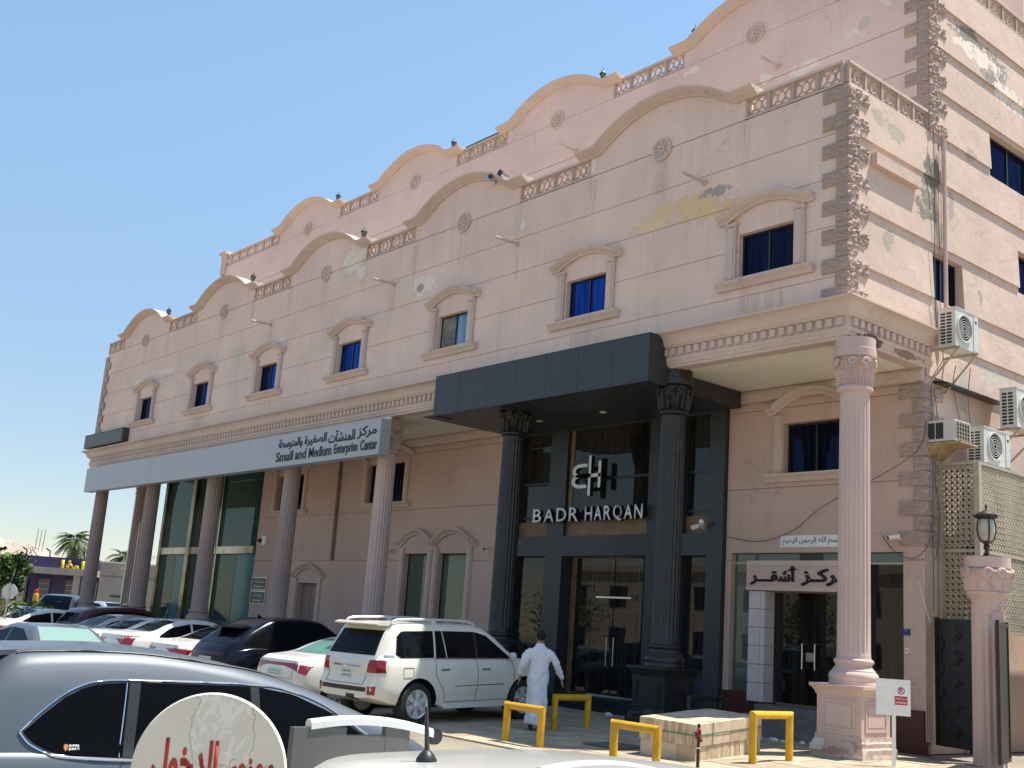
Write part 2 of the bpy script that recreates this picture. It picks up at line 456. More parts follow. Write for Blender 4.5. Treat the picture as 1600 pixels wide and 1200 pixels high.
# ------------------------------------------------------------------ lettering
AR = {}
def _ar(ch, start, n): AR[ch] = [chr(start + i) for i in range(n)]
for ch, st, n in (('ا',0xFE8D,2),('أ',0xFE83,2),('آ',0xFE81,2),('ب',0xFE8F,4),('ة',0xFE93,2),('ت',0xFE95,4),('ج',0xFE9D,4),('ح',0xFEA1,4),('خ',0xFEA5,4),
                  ('د',0xFEA9,2),('ر',0xFEAD,2),('ز',0xFEAF,2),('س',0xFEB1,4),('ش',0xFEB5,4),('ص',0xFEB9,4),('ط',0xFEC1,4),('ع',0xFEC9,4),('غ',0xFECD,4),
                  ('ف',0xFED1,4),('ق',0xFED5,4),('ك',0xFED9,4),('ل',0xFEDD,4),('م',0xFEE1,4),('ن',0xFEE5,4),('ه',0xFEE9,4),('و',0xFEED,2),('ي',0xFEF1,4)):
    _ar(ch, st, n)
def arabic(t, kash=''):
    out = []
    for i, ch in enumerate(t):
        if ch == 'ـ': out.append(ch); continue
        if ch not in AR: out.append(ch); continue
        p = t[i - 1] if i else ' '; nx = t[i + 1] if i + 1 < len(t) else ' '
        jp = (p == 'ـ') or (p in AR and len(AR[p]) == 4)
        jn = (nx in AR or nx == 'ـ') and len(AR[ch]) == 4
        f = AR[ch]
        if jp and jn: out.append(f[3])
        elif jn: out.append(f[2])
        elif jp: out.append(f[1])
        else: out.append(f[0])
    return ''.join(reversed(out))

def text(name, body, o, right, up, w, h, depth, mats, parent=None, bold=0.0, fit='both', res=3):
    """lettering as a solid mesh; o lower left corner, right/up unit vectors, fitted into w x h"""
    c = bpy.data.curves.new(name, 'FONT'); c.body = body; c.resolution_u = res
    c.offset = bold
    t = bpy.data.objects.new(name, c); COL.objects.link(t)
    dg = bpy.context.evaluated_depsgraph_get()
    me = bpy.data.meshes.new_from_object(t.evaluated_get(dg))
    bpy.data.objects.remove(t); bpy.data.curves.remove(c)
    xs = [v.co.x for v in me.vertices]; ys = [v.co.y for v in me.vertices]
    x0, x1, y0, y1 = min(xs), max(xs), min(ys), max(ys)
    right = Vector(right); up = Vector(up); nrm = right.cross(up); o = Vector(o)
    sx = w / (x1 - x0); sy = h / (y1 - y0)
    if fit == 'w': sy = sx
    bm = bmesh.new(); bm.from_mesh(me)
    bmesh.ops.remove_doubles(bm, verts=bm.verts, dist=1e-5)
    for v in bm.verts:
        v.co = o + right * ((v.co.x - x0) * sx) + up * ((v.co.y - y0) * sy) + nrm * depth
    if depth > 0:
        fs = list(bm.faces)
        r = bmesh.ops.extrude_face_region(bm, geom=fs)
        for v in r['geom']:
            if isinstance(v, bmesh.types.BMVert): v.co -= nrm * depth
        bmesh.ops.recalc_face_normals(bm, faces=bm.faces)
    m2 = bpy.data.meshes.new(name)
    bm.to_mesh(m2); bm.free(); bpy.data.meshes.remove(me)
    if isinstance(mats, (list, tuple)) and len(mats) > 1:
        for p in m2.polygons:
            if (p.center - o).dot(nrm) < depth * .98: p.material_index = 1
    return link(name, m2, mats, parent)

def grid_boxes(mb, x0, x1, z0, z1, y0, y1, holes=(), plane='xz'):
    """solid sheet with rectangular holes, as boxes"""
    xs = sorted({x0, x1, *[min(max(a, x0), x1) for h in holes for a in (h[0], h[1])]})
    zs = sorted({z0, z1, *[min(max(a, z0), z1) for h in holes for a in (h[2], h[3])]})
    for j in range(len(zs) - 1):
        run = None
        for i in range(len(xs) - 1):
            cx, cz = (xs[i] + xs[i + 1]) / 2, (zs[j] + zs[j + 1]) / 2
            solid = not any(h[0] < cx < h[1] and h[2] < cz < h[3] for h in holes)
            if solid: run = (run[0], xs[i + 1]) if run else (xs[i], xs[i + 1])
            if (not solid or i == len(xs) - 2) and run:
                if plane == 'xz': mb.box(run[0], y0, zs[j], run[1], y1, zs[j + 1])
                else: mb.box(y0, run[0], zs[j], y1, run[1], zs[j + 1])
                run = None
    return mb
# ================================================================== the building
B = thing('commercial_building', 'long pink plastered commercial building with wavy parapets and fluted columns', 'building')
XL = -38.2; ZP = 12.55; YB = 3.0; ZB = 16.6; YW = 2.7; YE = 10.5
WX = [-1.88 - 5.2 * k for k in range(7)]
WHOLE = [(x - .675, x + .675, 9.083, 10.007) for x in WX]
FZ = [8.02, 8.65, 9.67, 10.66, 11.57, 12.55]
# front wall: backing with openings, then proud courses with open joints between them
obj('wall', grid_boxes(MB(), XL, -.02, 7.4, ZP, .035, .3, WHOLE), M['front'], B)
for i in range(5):
    cuts = [XL] + ([-30.2, -26.9] if i in (1, 2, 3) else []) + [0.0]
    for a, c in zip(cuts[:-1], cuts[1:]):
        obj('wall_course', grid_boxes(MB(), a + (.012 if a > XL else 0), c - (.012 if c < 0 else 0), FZ[i] + .008, FZ[i + 1] - .008, .012, .033, WHOLE), M['front'], B)
# terrace behind the front parapet, rear block
obj('terrace', MB().box(XL, .3, 12.3, -.3, YB, 12.5), M['soffit'], B)
RL = -34.0
obj('upper_wall', MB().box(RL, YB + .035, 12.3, -.02, YB + .3, ZB), M['upper'], B)
UZ = [12.5, 13.05, 14.15, 15.25, 16.6]
for i in range(4):
    obj('wall_course', MB().box(RL, YB, UZ[i] + .011, 0, YB + .033, UZ[i + 1] - .011), M['upper'], B)
obj('roof', MB().box(RL, YB + .3, ZB - .5, -.3, 22, ZB - .3), M['soffit'], B)
obj('end_wall', MB().box(RL, YB + .3, 8, RL + .3, 22, ZB).box(XL, .3, 7.4, XL + .3, 22, 12.5).box(XL, 21.7, 0, 0, 22, ZB - .5), M['upper'], B)

# side wall: every course leans out at its foot like a weather board
SH = [(3.07, 4.28, 8.93, 9.95), (5.6, 7.9, 12.45, 13.55), (6.8, 8.3, 10.0, 11.0), (9.2, 10.0, 10.0, 11.0)]
SZ = [7.25, 8.05, 8.93, 10.1, 11.55, 12.6, 13.65, 14.7, 15.75, 16.6]
def side_course(y0, y1, z0, z1, prot=.05):
    mb = MB()
    ys = sorted({y0, y1, *[min(max(a, y0), y1) for h in SH for a in h[:2]]}); zs = sorted({z0, z1, *[min(max(a, z0), z1) for h in SH for a in h[2:]]})
    xo = lambda z: .004 + prot * (1 - (z - z0) / (z1 - z0))
    for a, c in zip(ys[:-1], ys[1:]):
        for e, f in zip(zs[:-1], zs[1:]):
            if any(h[0] < (a + c) / 2 < h[1] and h[2] < (e + f) / 2 < h[3] for h in SH): continue
            mb.prism([(-.25, e), (xo(e), e), (xo(f), f), (-.25, f)], lambda u, v, w: (u, w, v), a, c)
    return mb
for i in range(len(SZ) - 1):
    y0 = .06 if 8.0 < SZ[i] < 12.5 else YB
    if i == 0: y0 = YW + .05
    obj('side_course', side_course(y0, YE, SZ[i], SZ[i + 1]), M['side'], B)
obj('side_wall', MB().box(-.25, YW + .05, 0, 0, YE, 7.25), M['side'], B)
obj('wall_panel', MB().box(0, .8, 11.08, .15, 2.42, 11.33), M['side'], B)
for (y0, y1, z0, z1) in SH:
    w = obj('window', MB().box(-.2, y0, z0, -.15, y0 + .05, z1).box(-.2, y1 - .05, z0, -.15, y1, z1).box(-.2, y0 + .05, z0, -.15, y1 - .05, z0 + .05)
            .box(-.2, y0 + .05, z1 - .05, -.15, y1 - .05, z1).box(-.2, (y0 + y1) / 2 - .03, z0 + .05, -.15, (y0 + y1) / 2 + .03, z1 - .05), M['frame_black'], B)
    for a, c in ((y0 + .05, (y0 + y1) / 2 - .03), ((y0 + y1) / 2 + .03, y1 - .05)):
        obj('pane', MB().box(-.19, a, z0 + .05, -.175, c, z1 - .05), M['navy_glass'], w)
obj('ledge', MB().prism([(0, 7.2), (.32, 7.13), (.32, 7.1), (0, 7.14)], lambda u, v, w: (u, w, v), 3.05, 5.5), M['black_iron'], B)
obj('upper_storey', MB().box(-14, 8.8, 16.3, -.6, 16, 20.5), M['upper'], B)
uw = obj('window', MB().box(-.6, 9.4, 17.0, -.57, 11.4, 17.08).box(-.6, 9.4, 18.4, -.57, 11.4, 18.48).box(-.6, 9.4, 17.08, -.57, 9.48, 18.4).box(-.6, 11.32, 17.08, -.57, 11.4, 18.4), M['frame_black'], B)
obj('pane', MB().box(-.6, 9.48, 17.08, -.585, 11.32, 18.4), M['navy_glass'], uw)

# ---- wavy parapets
def wave(u, base, rise):
    arc = rise * (1 - (abs(u) / 2.0) ** 2.1); k = .10
    h = max(k - abs(arc), 0) / k
    return base + max(arc, 0) + h * h * k * .25
US = [-2.33, -2.2] + [-2.08 + 4.16 * i / 40 for i in range(41)] + [2.2, 2.33]
MOULD = [(0, 0), (.06, 0), (.08, .03), (.14, .05), (.21, .10), (.26, .12), (.28, .145), (.28, .175), (-.2, .175), (-.2, 0)]
def mould_sweep(path, prof, y=0.0):
    secs = []
    for i, (x, z) in enumerate(path):
        a = path[max(i - 1, 0)]; c = path[min(i + 1, len(path) - 1)]
        t = Vector((c[0] - a[0], c[1] - a[1])).normalized(); n = Vector((-t.y, t.x))
        secs.append([(x + n.x * h, y - d, z + n.y * h) for d, h in prof])
    return MB().sweep(secs)
def parapet(y, z0, base, rise, mat):
    top = [(u, wave(u, base, rise)) for u in US]
    me = MB().strip(top, [(u, z0) for u in US], XZ, y, y + .28).mesh('parapet')
    path = [(-2.68, base), (-2.4, base)] + [(u, wave(u, base, rise)) for u in US[1:-1]] + [(2.4, base), (2.68, base)]
    return me, mould_sweep(path, MOULD, y).mesh('parapet_moulding')
def medallion_mesh():
    mb = MB()
    ring = lambda r0, r1, d: mb.lathe([(r0, 0), (r0, -d), (r1, -d), (r1, 0), (r0, 0)], n=28, axis='y')
    ring(.225, .275, .05); ring(.185, .225, .025); ring(.035, .08, .05)
    mb.lathe([(0, -.012), (.22, -.012), (.22, -.002), (0, -.002)], n=28, axis='y')
    for k in range(8):
        t = math.pi * k / 4
        c, s = math.cos(t), math.sin(t)
        pr = lambda u, v, w: (u * c - v * s, w, u * s + v * c)
        mb.prism([(.075, -.016), (.19, -.022), (.19, .022), (.075, .016)], pr, -.04, 0)
    return mb.mesh('medallion')
MED = medallion_mesh()
pa, pm = parapet(0, ZP + .008, 13.0, .69, M['front'])
pb2, pm2 = parapet(YB, ZB, 17.02, .66, M['upper'])
FXC = [-4.80 - 7.3 * k for k in range(5)]
BXC = [-4.63 - 7.3 * k for k in range(4)]
for xc in FXC:
    p = link('parapet', pa, M['front'], B, loc=(xc, 0, 0)); p.data.materials[0] = M['front']
    link('parapet_moulding', pm, M['trim'], p, 35)
    link('medallion', MED, M['trim'], B, 30, loc=(xc, -.001, 12.57))
for xc in BXC:
    p = link('parapet', pb2, M['upper'], B, loc=(xc, 0, 0))
    link('parapet_moulding', pm2, M['trim'], p, 35)
    link('medallion', MED, M['trim'], B, 30, loc=(xc, YB - .001, 16.66))

# ---- pierced balustrades
def panel_mesh(w, h=.40, t=.06):
    mb = MB(); f = .045
    mb.box(-w/2, 0, 0, w/2, t, f).box(-w/2, 0, h - f, w/2, t, h).box(-w/2, 0, f, -w/2 + f, t, h - f).box(w/2 - f, 0, f, w/2, t, h - f)
    r0, r1 = .085, .125
    mb.lathe([(r0, 0), (r0, t), (r1, t), (r1, 0), (r0, 0)], c=(0, 0, h / 2), n=14, axis='y')
    for k in range(6):
        a = math.pi * (k + .5) / 3
        ex = (w / 2 - f) / max(abs(math.cos(a)), 1e-6); ez = (h / 2 - f) / max(abs(math.sin(a)), 1e-6)
        e = min(ex, ez)
        c, s = math.cos(a), math.sin(a)
        mb.prism([(r1 - .01, -.022), (e + .01, -.022), (e + .01, .022), (r1 - .01, .022)], lambda u, v, q: (u * c - v * s, q, h / 2 + u * s + v * c), .008, t - .008)
    return mb.mesh('baluster_panel')
BP = panel_mesh(.575)
BPOST = MB().box(-.035, -.03, 0, .035, .09, .44).mesh('baluster_post')
def balustrade(p0, p1, z, n, mat):
    """p0->p1 in plan, facing to the right-hand side of the outside"""
    p0 = Vector(p0); p1 = Vector(p1); L = (p1 - p0).length; d = (p1 - p0) / L
    ang = math.atan2(d.y, d.x); step = L / n
    bt = obj('balustrade', MB().box(0, -.05, .44, L, .11, .50).box(0, -.035, 0, L, .095, .035), M['trim'], B, loc=(p0.x, p0.y, z), rot=(0, 0, ang))
    for i in range(n + 1):
        link('baluster_post', BPOST, M['baluster'], bt, loc=(min(max(i * step, .035), L - .035), 0, 0))
    for i in range(n):
        o = link('baluster_panel', BP, M['baluster'], bt, loc=((i + .5) * step, 0, .038))
        o.scale.x = (step - .07) / .575
for k in range(5):
    x1 = 0.0 if k == 0 else FXC[k - 1] - 2.33
    balustrade((FXC[k] + 2.33, .03), (x1 - (.1 if k == 0 else 0), .03), ZP + .012, 4, M['trim'])
balustrade((XL, .03), (FXC[4] - 2.33, .03), ZP + .012, 3, M['trim'])
balustrade((-.03, .06), (-.03, YB), ZP + .012, 5, M['trim'])
for k in range(1, 4):
    balustrade((BXC[k] + 2.33, YB + .03), (BXC[k - 1] - 2.33, YB + .03), ZB + .012, 4, M['trim'])
balustrade((RL, YB + .03), (BXC[3] - 2.33, YB + .03), ZB + .012, 7, M['trim'])
balustrade((BXC[0] + 2.33, YB + .03), (-.1, YB + .03), ZB + .012, 4, M['trim'])
balustrade((-.03, YB + .06), (-.03, YE), ZB + .012, 11, M['trim'])
obj('end_post', MB().box(RL - .1, YB - .08, ZB - .35, RL + .35, YB + .35, ZB + .55).box(RL - .2, YB - .18, ZB + .55, RL + .45, YB + .45, ZB + .66), M['trim'], B)

# ---- street windows with arched hoods
def hood_path(hw, z, rise, ear=.24, n=14):
    pts = [(-hw - ear, z), (-hw, z)]
    for i in range(n + 1):
        u = -1 + 2 * i / n
        pts.append((u * (hw - .04), z + .03 + rise * (1 - u * u)))
    return pts + [(hw, z), (hw + ear, z)]
HPROF = [(0, 0), (.06, 0), (.08, .05), (.13, .07), (.17, .12), (.19, .14), (.19, .175), (-.02, .175), (-.02, 0)]
def hood_mesh(hw, z, rise, ear=.24): return mould_sweep(hood_path(hw, z, rise, ear), HPROF).mesh('hood')
def jamb_mesh(x0, x1, z0, z1):
    mb = MB().box(x0, -.055, z0, x1, 0, z1).box(x0 + .05, -.075, z0 + .06, x1 - .05, -.055, z1 - .08)
    mb.box(x0 - .02, -.085, z1 - .05, x1 + .02, 0, z1 + .02)
    return mb.mesh('jamb')
def sill_mesh(hw, z):
    return MB().prism([(0, z - .17), (-.06, z - .17), (-.10, z - .10), (-.17, z - .04), (-.17, z), (0, z)], lambda u, v, w: (w, u, v), -hw, hw).mesh('sill')
HOOD = hood_mesh(.93, 10.28, .24); SILL = sill_mesh(1.17, 8.99)
JL = jamb_mesh(-.96, -.72, 9.0, 10.24); JR = jamb_mesh(.72, .96, 9.0, 10.24)
def frame_mb(hw, z0, z1, y0, y1, bars=(0,), t=.045):
    mb = MB().box(-hw, y0, z0, -hw + t, y1, z1).box(hw - t, y0, z0, hw, y1, z1).box(-hw + t, y0, z0, hw - t, y1, z0 + t).box(-hw + t, y0, z1 - t, hw - t, y1, z1)
    for b in bars: mb.box(b - t / 2, y0, z0 + t, b + t / 2, y1, z1 - t)
    return mb
WF = frame_mb(.675, 9.083, 10.007, .14, .19).mesh('window')
PL = MB().box(-.63, .155, 9.128, -.0225, .17, 9.962).mesh('pane'); PR = MB().box(.0225, .165, 9.128, .63, .18, 9.962).mesh('pane')
def dupmesh(me, mat):
    m = me.copy(); m.materials.clear(); m.materials.append(mat); return m
PLg = {k: dupmesh(PL, M[k]) for k in ('blue_glass', 'navy_glass', 'curtain')}
PRg = {k: dupmesh(PR, M[k]) for k in ('blue_glass', 'navy_glass', 'pale_glass')}
for k, x in enumerate(WX):
    w = link('window', WF, M['frame_black'], B, loc=(x, 0, 0))
    link('pane', PLg['navy_glass' if k in (0, 4, 5, 6) else 'curtain' if k == 2 else 'blue_glass'], [], w)
    link('pane', PRg['navy_glass' if k == 0 else 'pale_glass' if k == 2 else 'blue_glass'], [], w)
    link('hood', HOOD, M['trim'], w, 35); link('sill', SILL, M['trim'], w)
    link('jamb', JL, M['trim'], w); link('jamb', JR, M['trim'], w)

# ---- main cornice, mitred round the corner, with separate dentils
CP = [(-.25, 7.38), (.04, 7.38), (.05, 7.43), (.085, 7.45), (.085, 7.51), (.11, 7.53), (.11, 7.60), (.09, 7.62), (.09, 7.78), (.15, 7.80), (.18, 7.84), (.205, 7.86), (.22, 7.93), (.27, 8.0), (.36, 8.06), (.40, 8.07), (.40, 8.11), (.02, 8.13), (-.25, 8.13)]
secs = [[(XL - d, YB, z) for d, z in CP], [(XL - d, -d, z) for d, z in CP], [(d, -d, z) for d, z in CP], [(d, 2.9, z) for d, z in CP]]
CN = obj('cornice', MB().sweep(secs), M['trim'], B, 30)
DEN = MB().box(-.055, -.07, 0, .055, 0, .145).mesh('dentil')
nd_ = 178
for i in range(nd_):
    link('dentil', DEN, M['trim'], CN, loc=(-.05 - (i * (38.0 / nd_)), -.0905, 7.63))
for i in range(13):
    link('dentil', DEN, M['trim'], CN, loc=(.0905, .1 + i * .212, 7.63), rot=(0, 0, R(90)))
SF = obj('soffit', MB().box(XL, -.02, 7.40, -.02, YW + .1, 7.46), M['soffit'], B)
DL = MB().lathe([(0, 0), (.07, 0), (.09, -.012), (.075, -.03), (0, -.03)], n=16).mesh('downlight')
for x, y in ((-2.9, 1.3), (-13.9, 1.2), (-17.9, 1.2)):
    link('downlight', DL, M['white_paint'], SF, 40, loc=(x, y, 7.4))

# ---- arcade wall
GH = [(-12.4, -4.87, 0, 7.06), (-4.69, -.46, .42, 3.74), (-3.33, -1.85, 5.45, 6.56), (-17.42, -16.2, .9, 3.79), (-15.66, -14.28, .9, 3.79),
      (-23.78, -22.45, 0, 2.81), (-26.05, -24.1, 5.4, 6.68), (-19.92, -17.8, 5.43, 6.7)]
obj('arcade_wall', grid_boxes(MB(), -27.2, -.02, 0, 7.4, YW + .03, YW + .35, GH), M['ground_wall'], B)
GZ = [0, 3.58, 5.15, 6.92, 7.1]
for i in range(4):
    for a, c in ((-27.2, -12.42), (-4.85, 0.0)):
        obj('wall_course', grid_boxes(MB(), a, c, GZ[i] + .01, GZ[i + 1] - .01, YW, YW + .028, GH), M['ground_wall'], B)
for bx0, bx1 in ((-4.85, .02), (-27.2, -12.45)):
    obj('wall_beam', MB().prism([(YW, 7.1), (YW - .10, 7.12), (YW - .10, 7.32), (YW - .06, 7.34), (YW - .06, 7.38), (YW, 7.38)], lambda u, v, w: (w, u, v), bx0, bx1), M['trim'], B)
def arcade_window(x0, x1, z0, z1, hood=True, sill=True, bars=0, panes='navy_glass', rise=.26, mull=True):
    xc = (x0 + x1) / 2; hw = (x1 - x0) / 2
    w = obj('window', frame_mb(hw, z0, z1, YW + .16, YW + .21, (0,) if mull else ()), M['frame_black'], B, loc=(xc, 0, 0))
    if mull:
        obj('pane', MB().box(-hw + .05, YW + .175, z0 + .05, -.02, YW + .19, z1 - .05), M[panes], w)
        obj('pane', MB().box(.02, YW + .175, z0 + .05, hw - .05, YW + .19, z1 - .05), M['navy_glass' if panes == 'dark_room' else panes], w)
    else:
        obj('pane', MB().box(-hw + .05, YW + .175, z0 + .05, hw - .05, YW + .19, z1 - .05), M[panes], w)
    if hood: link('hood', hood_mesh(hw + .22, z1 + .2, rise, .2), M['trim'], w, 35, loc=(0, YW, 0))
    if sill: link('sill', sill_mesh(hw + .42, z0 - .02), M['trim'], w, loc=(0, YW, 0))
    link('jamb', jamb_mesh(-hw - .24, -hw - .02, z0, z1 + .16), M['trim'], w, loc=(0, YW, 0))
    link('jamb', jamb_mesh(hw + .02, hw + .24, z0, z1 + .16), M['trim'], w, loc=(0, YW, 0))
    for i in range(bars):
        x = -hw + .12 + i * (2 * hw - .24) / (bars - 1)
        obj('window_bar', MB().tube([(x, YW + .07, z0), (x, YW + .07, z1)], .014, 6), M['black_iron'], w)
    return w
arcade_window(-3.33, -1.85, 5.45, 6.56, rise=.34, panes='navy_glass')
arcade_window(-26.05, -24.1, 5.4, 6.68, panes='dark_room', rise=.3)
arcade_window(-19.92, -17.8, 5.43, 6.7, bars=11, panes='dark_room', rise=.3)
arcade_window(-17.42, -16.2, .9, 3.79, sill=False, panes='green_glass', rise=.34, mull=False)
arcade_window(-15.66, -14.28, .9, 3.79, sill=False, panes='green_glass', rise=.34, mull=False)
dr = obj('side_door', MB().box(-23.78, YW + .2, 0, -22.45, YW + .25, 2.81), M['brown_door'], B)
for z0 in (.2, 1.5):
    obj('door_panel', MB().box(-23.6, YW + .185, z0, -23.17, YW + .2, z0 + 1.1).box(-23.06, YW + .185, z0, -22.63, YW + .2, z0 + 1.1), M['brown_door'], dr)
obj('handle', MB().tube([(-22.62, YW + .2, 1.2), (-22.62, YW + .13, 1.2), (-22.62, YW + .13, 1.5), (-22.62, YW + .2, 1.5)], .018, 6), M['steel'], dr)
link('hood', hood_mesh(.9, 2.98, .3, .2), M['trim'], dr, 35, loc=(-23.115, YW, 0))
link('jamb', jamb_mesh(-.92, -.7, 0, 2.94), M['trim'], dr, loc=(-23.115, YW, 0))
link('jamb', jamb_mesh(.7, .92, 0, 2.94), M['trim'], dr, loc=(-23.115, YW, 0))
obj('drain_pipe', MB().tube([(-21.66, YW - .07, 7.1), (-21.62, YW - .07, 3.58)], .055, 8), M['brown_door'], B, 40)

# ---- fluted columns
def flute(t, r, z): return r * (1 - .055 * max(0, math.cos(20 * t)) ** .6 if True else r)
def shaft_mesh():
    prof = [(.29, 1.66), (.29, 1.72)]
    body = [(.288 - .022 * i / 6, 1.76 + (6.32 - 1.76) * i / 6) for i in range(7)]
    top = [(.262, 6.36), (.262, 6.40)]
    mb = MB(); n = 120
    def rad(t, r, z):
        if z < 1.74 or z > 6.34: return r
        ph = (t * 20 / (2 * math.pi)) % 1.0
        g = 0 if ph < .22 else math.sin((ph - .22) / .78 * math.pi) ** .7
        return r - .020 * g
    mb.lathe(prof + body + top, n=n, rad=rad)
    return mb.mesh('column')
SHAFT = shaft_mesh()
BASE = MB().lathe([(.30, 1.66), (.30, 1.64), (.335, 1.62), (.345, 1.59), (.335, 1.56), (.31, 1.54), (.315, 1.50), (.345, 1.46), (.37, 1.44), (.37, 1.42), (.40, 1.40), (.42, 1.36), (.425, 1.31), (.41, 1.27), (.42, 1.25), (.42, 1.195), (0, 1.195)], n=36).mesh('base')
def pedestal_mesh():
    mb = MB(); h = .44
    P = [(h, .36), (h, 1.0), (h + .02, 1.02), (h + .03, 1.06), (h + .07, 1.12), (h + .10, 1.14), (h + .10, 1.192)]
    secs = []
    for d, z in P: secs.append([(-d, -d, z), (d, -d, z), (d, d, z), (-d, d, z)])
    mb.sweep(secs)
    for a in range(4):
        c, s = math.cos(a * math.pi / 2), math.sin(a * math.pi / 2)
        f = lambda u, v, w: (u * c - w * s, u * s + w * c, v)
        def bx(u0, u1, v0, v1, w0, w1): mb.prism([(u0, v0), (u1, v0), (u1, v1), (u0, v1)], f, w0, w1)
        for (u0, u1, v0, v1) in ((-.33, .33, .44, .48), (-.33, .33, .90, .94), (-.33, -.29, .48, .90), (.29, .33, .48, .90)):
            bx(u0, u1, v0, v1, h - .005, h + .018)
        bx(-.25, .25, .52, .86, h - .005, h + .010)
    return mb.mesh('pedestal')
PEDE = pedestal_mesh()
def plinth_mesh():
    bm = bmesh.new()
    P = [(.53, -.12), (.53, .16), (.50, .19), (.50, .26), (.47, .29), (.46, .36)]
    mb = MB(); secs = []
    m = 14
    for d, z in P:
        ring = []
        for a in range(4):
            for i in range(m):
                u = -1 + 2 * i / m
                p = [(u, -1), (1, u), (-u, 1), (-1, -u)][a]
                q = Vector((p[0] * d, p[1] * d, z))
                nn = mnoise.fractal(q * 6.5, .6, 2.1, 4)
                k = .035 * min(0, nn) * (1 if z < .3 else .3) * 1.6
                ring.append((q.x * (1 + k), q.y * (1 + k), z + (.012 * nn if z > -.1 and z < .3 else 0)))
        secs.append(ring)
    return mb.sweep(secs).mesh('plinth')
PLIN = plinth_mesh()
CAP = MB().lathe([(.262, 6.40), (.30, 6.41), (.325, 6.44), (.325, 6.48), (.30, 6.51), (.285, 6.53), (.30, 6.60), (.33, 6.75), (.345, 6.88), (.335, 7.0), (.325, 7.03), (.35, 7.045), (.385, 7.06), (.385, 7.20), (.37, 7.21), (.37, 7.41), (0, 7.41)], n=36).mesh('capital')
BLOCK = MB().box(-.25, -.2, 7.30, .25, .25, 7.42).mesh('impost')
def leaf_mesh(w, h, z0, r0, lift, curl):
    """acanthus leaf hugging the bell, tip rolled outwards"""
    mb = MB(); n = 7
    rows = []
    for i in range(n + 1):
        t = i / n
        r = r0 + lift * t ** 1.6 + curl * max(0, t - .72) * 2.2
        z = z0 + h * (t if t < .88 else .88 + (.12 - (t - .88) * 1.6) * .4)
        ww = w * (math.sin(math.pi * (.22 + .62 * t)) ** .8) * (1 + .16 * math.cos(t * 15))
        rows.append((r, z, ww))
    for r, z, ww in rows:
        pass
    secs = []
    for r, z, ww in rows:
        sec = []
        for k, (u, d) in enumerate(((-1, -.02), (-.55, .036), (-.14, .012), (0, .055), (.14, .012), (.55, .036), (1, -.02), (.5, -.03), (0, -.03), (-.5, -.03))):
            a = u * ww / max(r, .1)
            sec.append(((r + d) * math.sin(a), -(r + d) * math.cos(a), z))
        secs.append(sec)
    return mb.sweep(secs).mesh('leaf')
LEAF1 = leaf_mesh(.095, .31, 6.53, .285, .05, .08)
LEAF2 = leaf_mesh(.10, .48, 6.54, .285, .085, .075)
def scroll_mesh():
    mb = MB(); pts = []
    for i in range(22):
        t = i / 21 * 2.1 * 2 * math.pi; r = .075 * (1 - i / 26)
        pts.append((r * math.cos(t), 0, r * math.sin(t)))
    return mb.tube(pts, [.026 * (1 - i / 44) for i in range(22)], 6).mesh('scroll')
SCR = scroll_mesh()
def recol(me, mat):
    m = me.copy(); m.materials.clear(); m.materials.append(mat); return m
SETS = {}
for nm, mat, ch in (('dull', M['column_dark'], M['column_dark']), ('pink', M['column'], M['chipped']), ('black', M['dark_col'], M['dark_col'])):  # first set repeats the pink columns in the darker tone
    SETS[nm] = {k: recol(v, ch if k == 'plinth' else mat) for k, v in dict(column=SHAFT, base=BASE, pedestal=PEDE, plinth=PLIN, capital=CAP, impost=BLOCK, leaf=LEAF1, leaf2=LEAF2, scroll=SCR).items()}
def column(x, y, kind='pink', leaves=True):
    S = SETS[kind]
    c = link('column', S['column'], [], B, 50, loc=(x, y, 0))
    for k in ('base', 'pedestal', 'plinth', 'capital', 'impost'):
        link(k, S[k], [], c, 38 if k in ('base', 'capital') else 30)
    if leaves:
        for i in range(8):
            link('leaf', S['leaf'], [], c, 45, rot=(0, 0, R(45 * i + 22.5)))
            link('leaf', S['leaf2'], [], c, 45, rot=(0, 0, R(45 * i)))
        for i in range(4):
            a = R(90 * i + 45)
            for sgn in (-1, 1):
                b = a + sgn * .33
                link('scroll', S['scroll'], [], c, 45, loc=(.37 * math.sin(b), -.37 * math.cos(b), 6.94), rot=(0, 0, b))
    return c
for x, kd in ((0.0, 'pink'), (-4.42, 'black'), (-9.7, 'black'), (-15.3, 'pink'), (-20.68, 'dull'), (-26.3, 'dull'), (-31.75, 'dull'), (-37.25, 'dull')):
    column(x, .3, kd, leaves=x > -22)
column(-37.25, 2.1, 'dull', False)

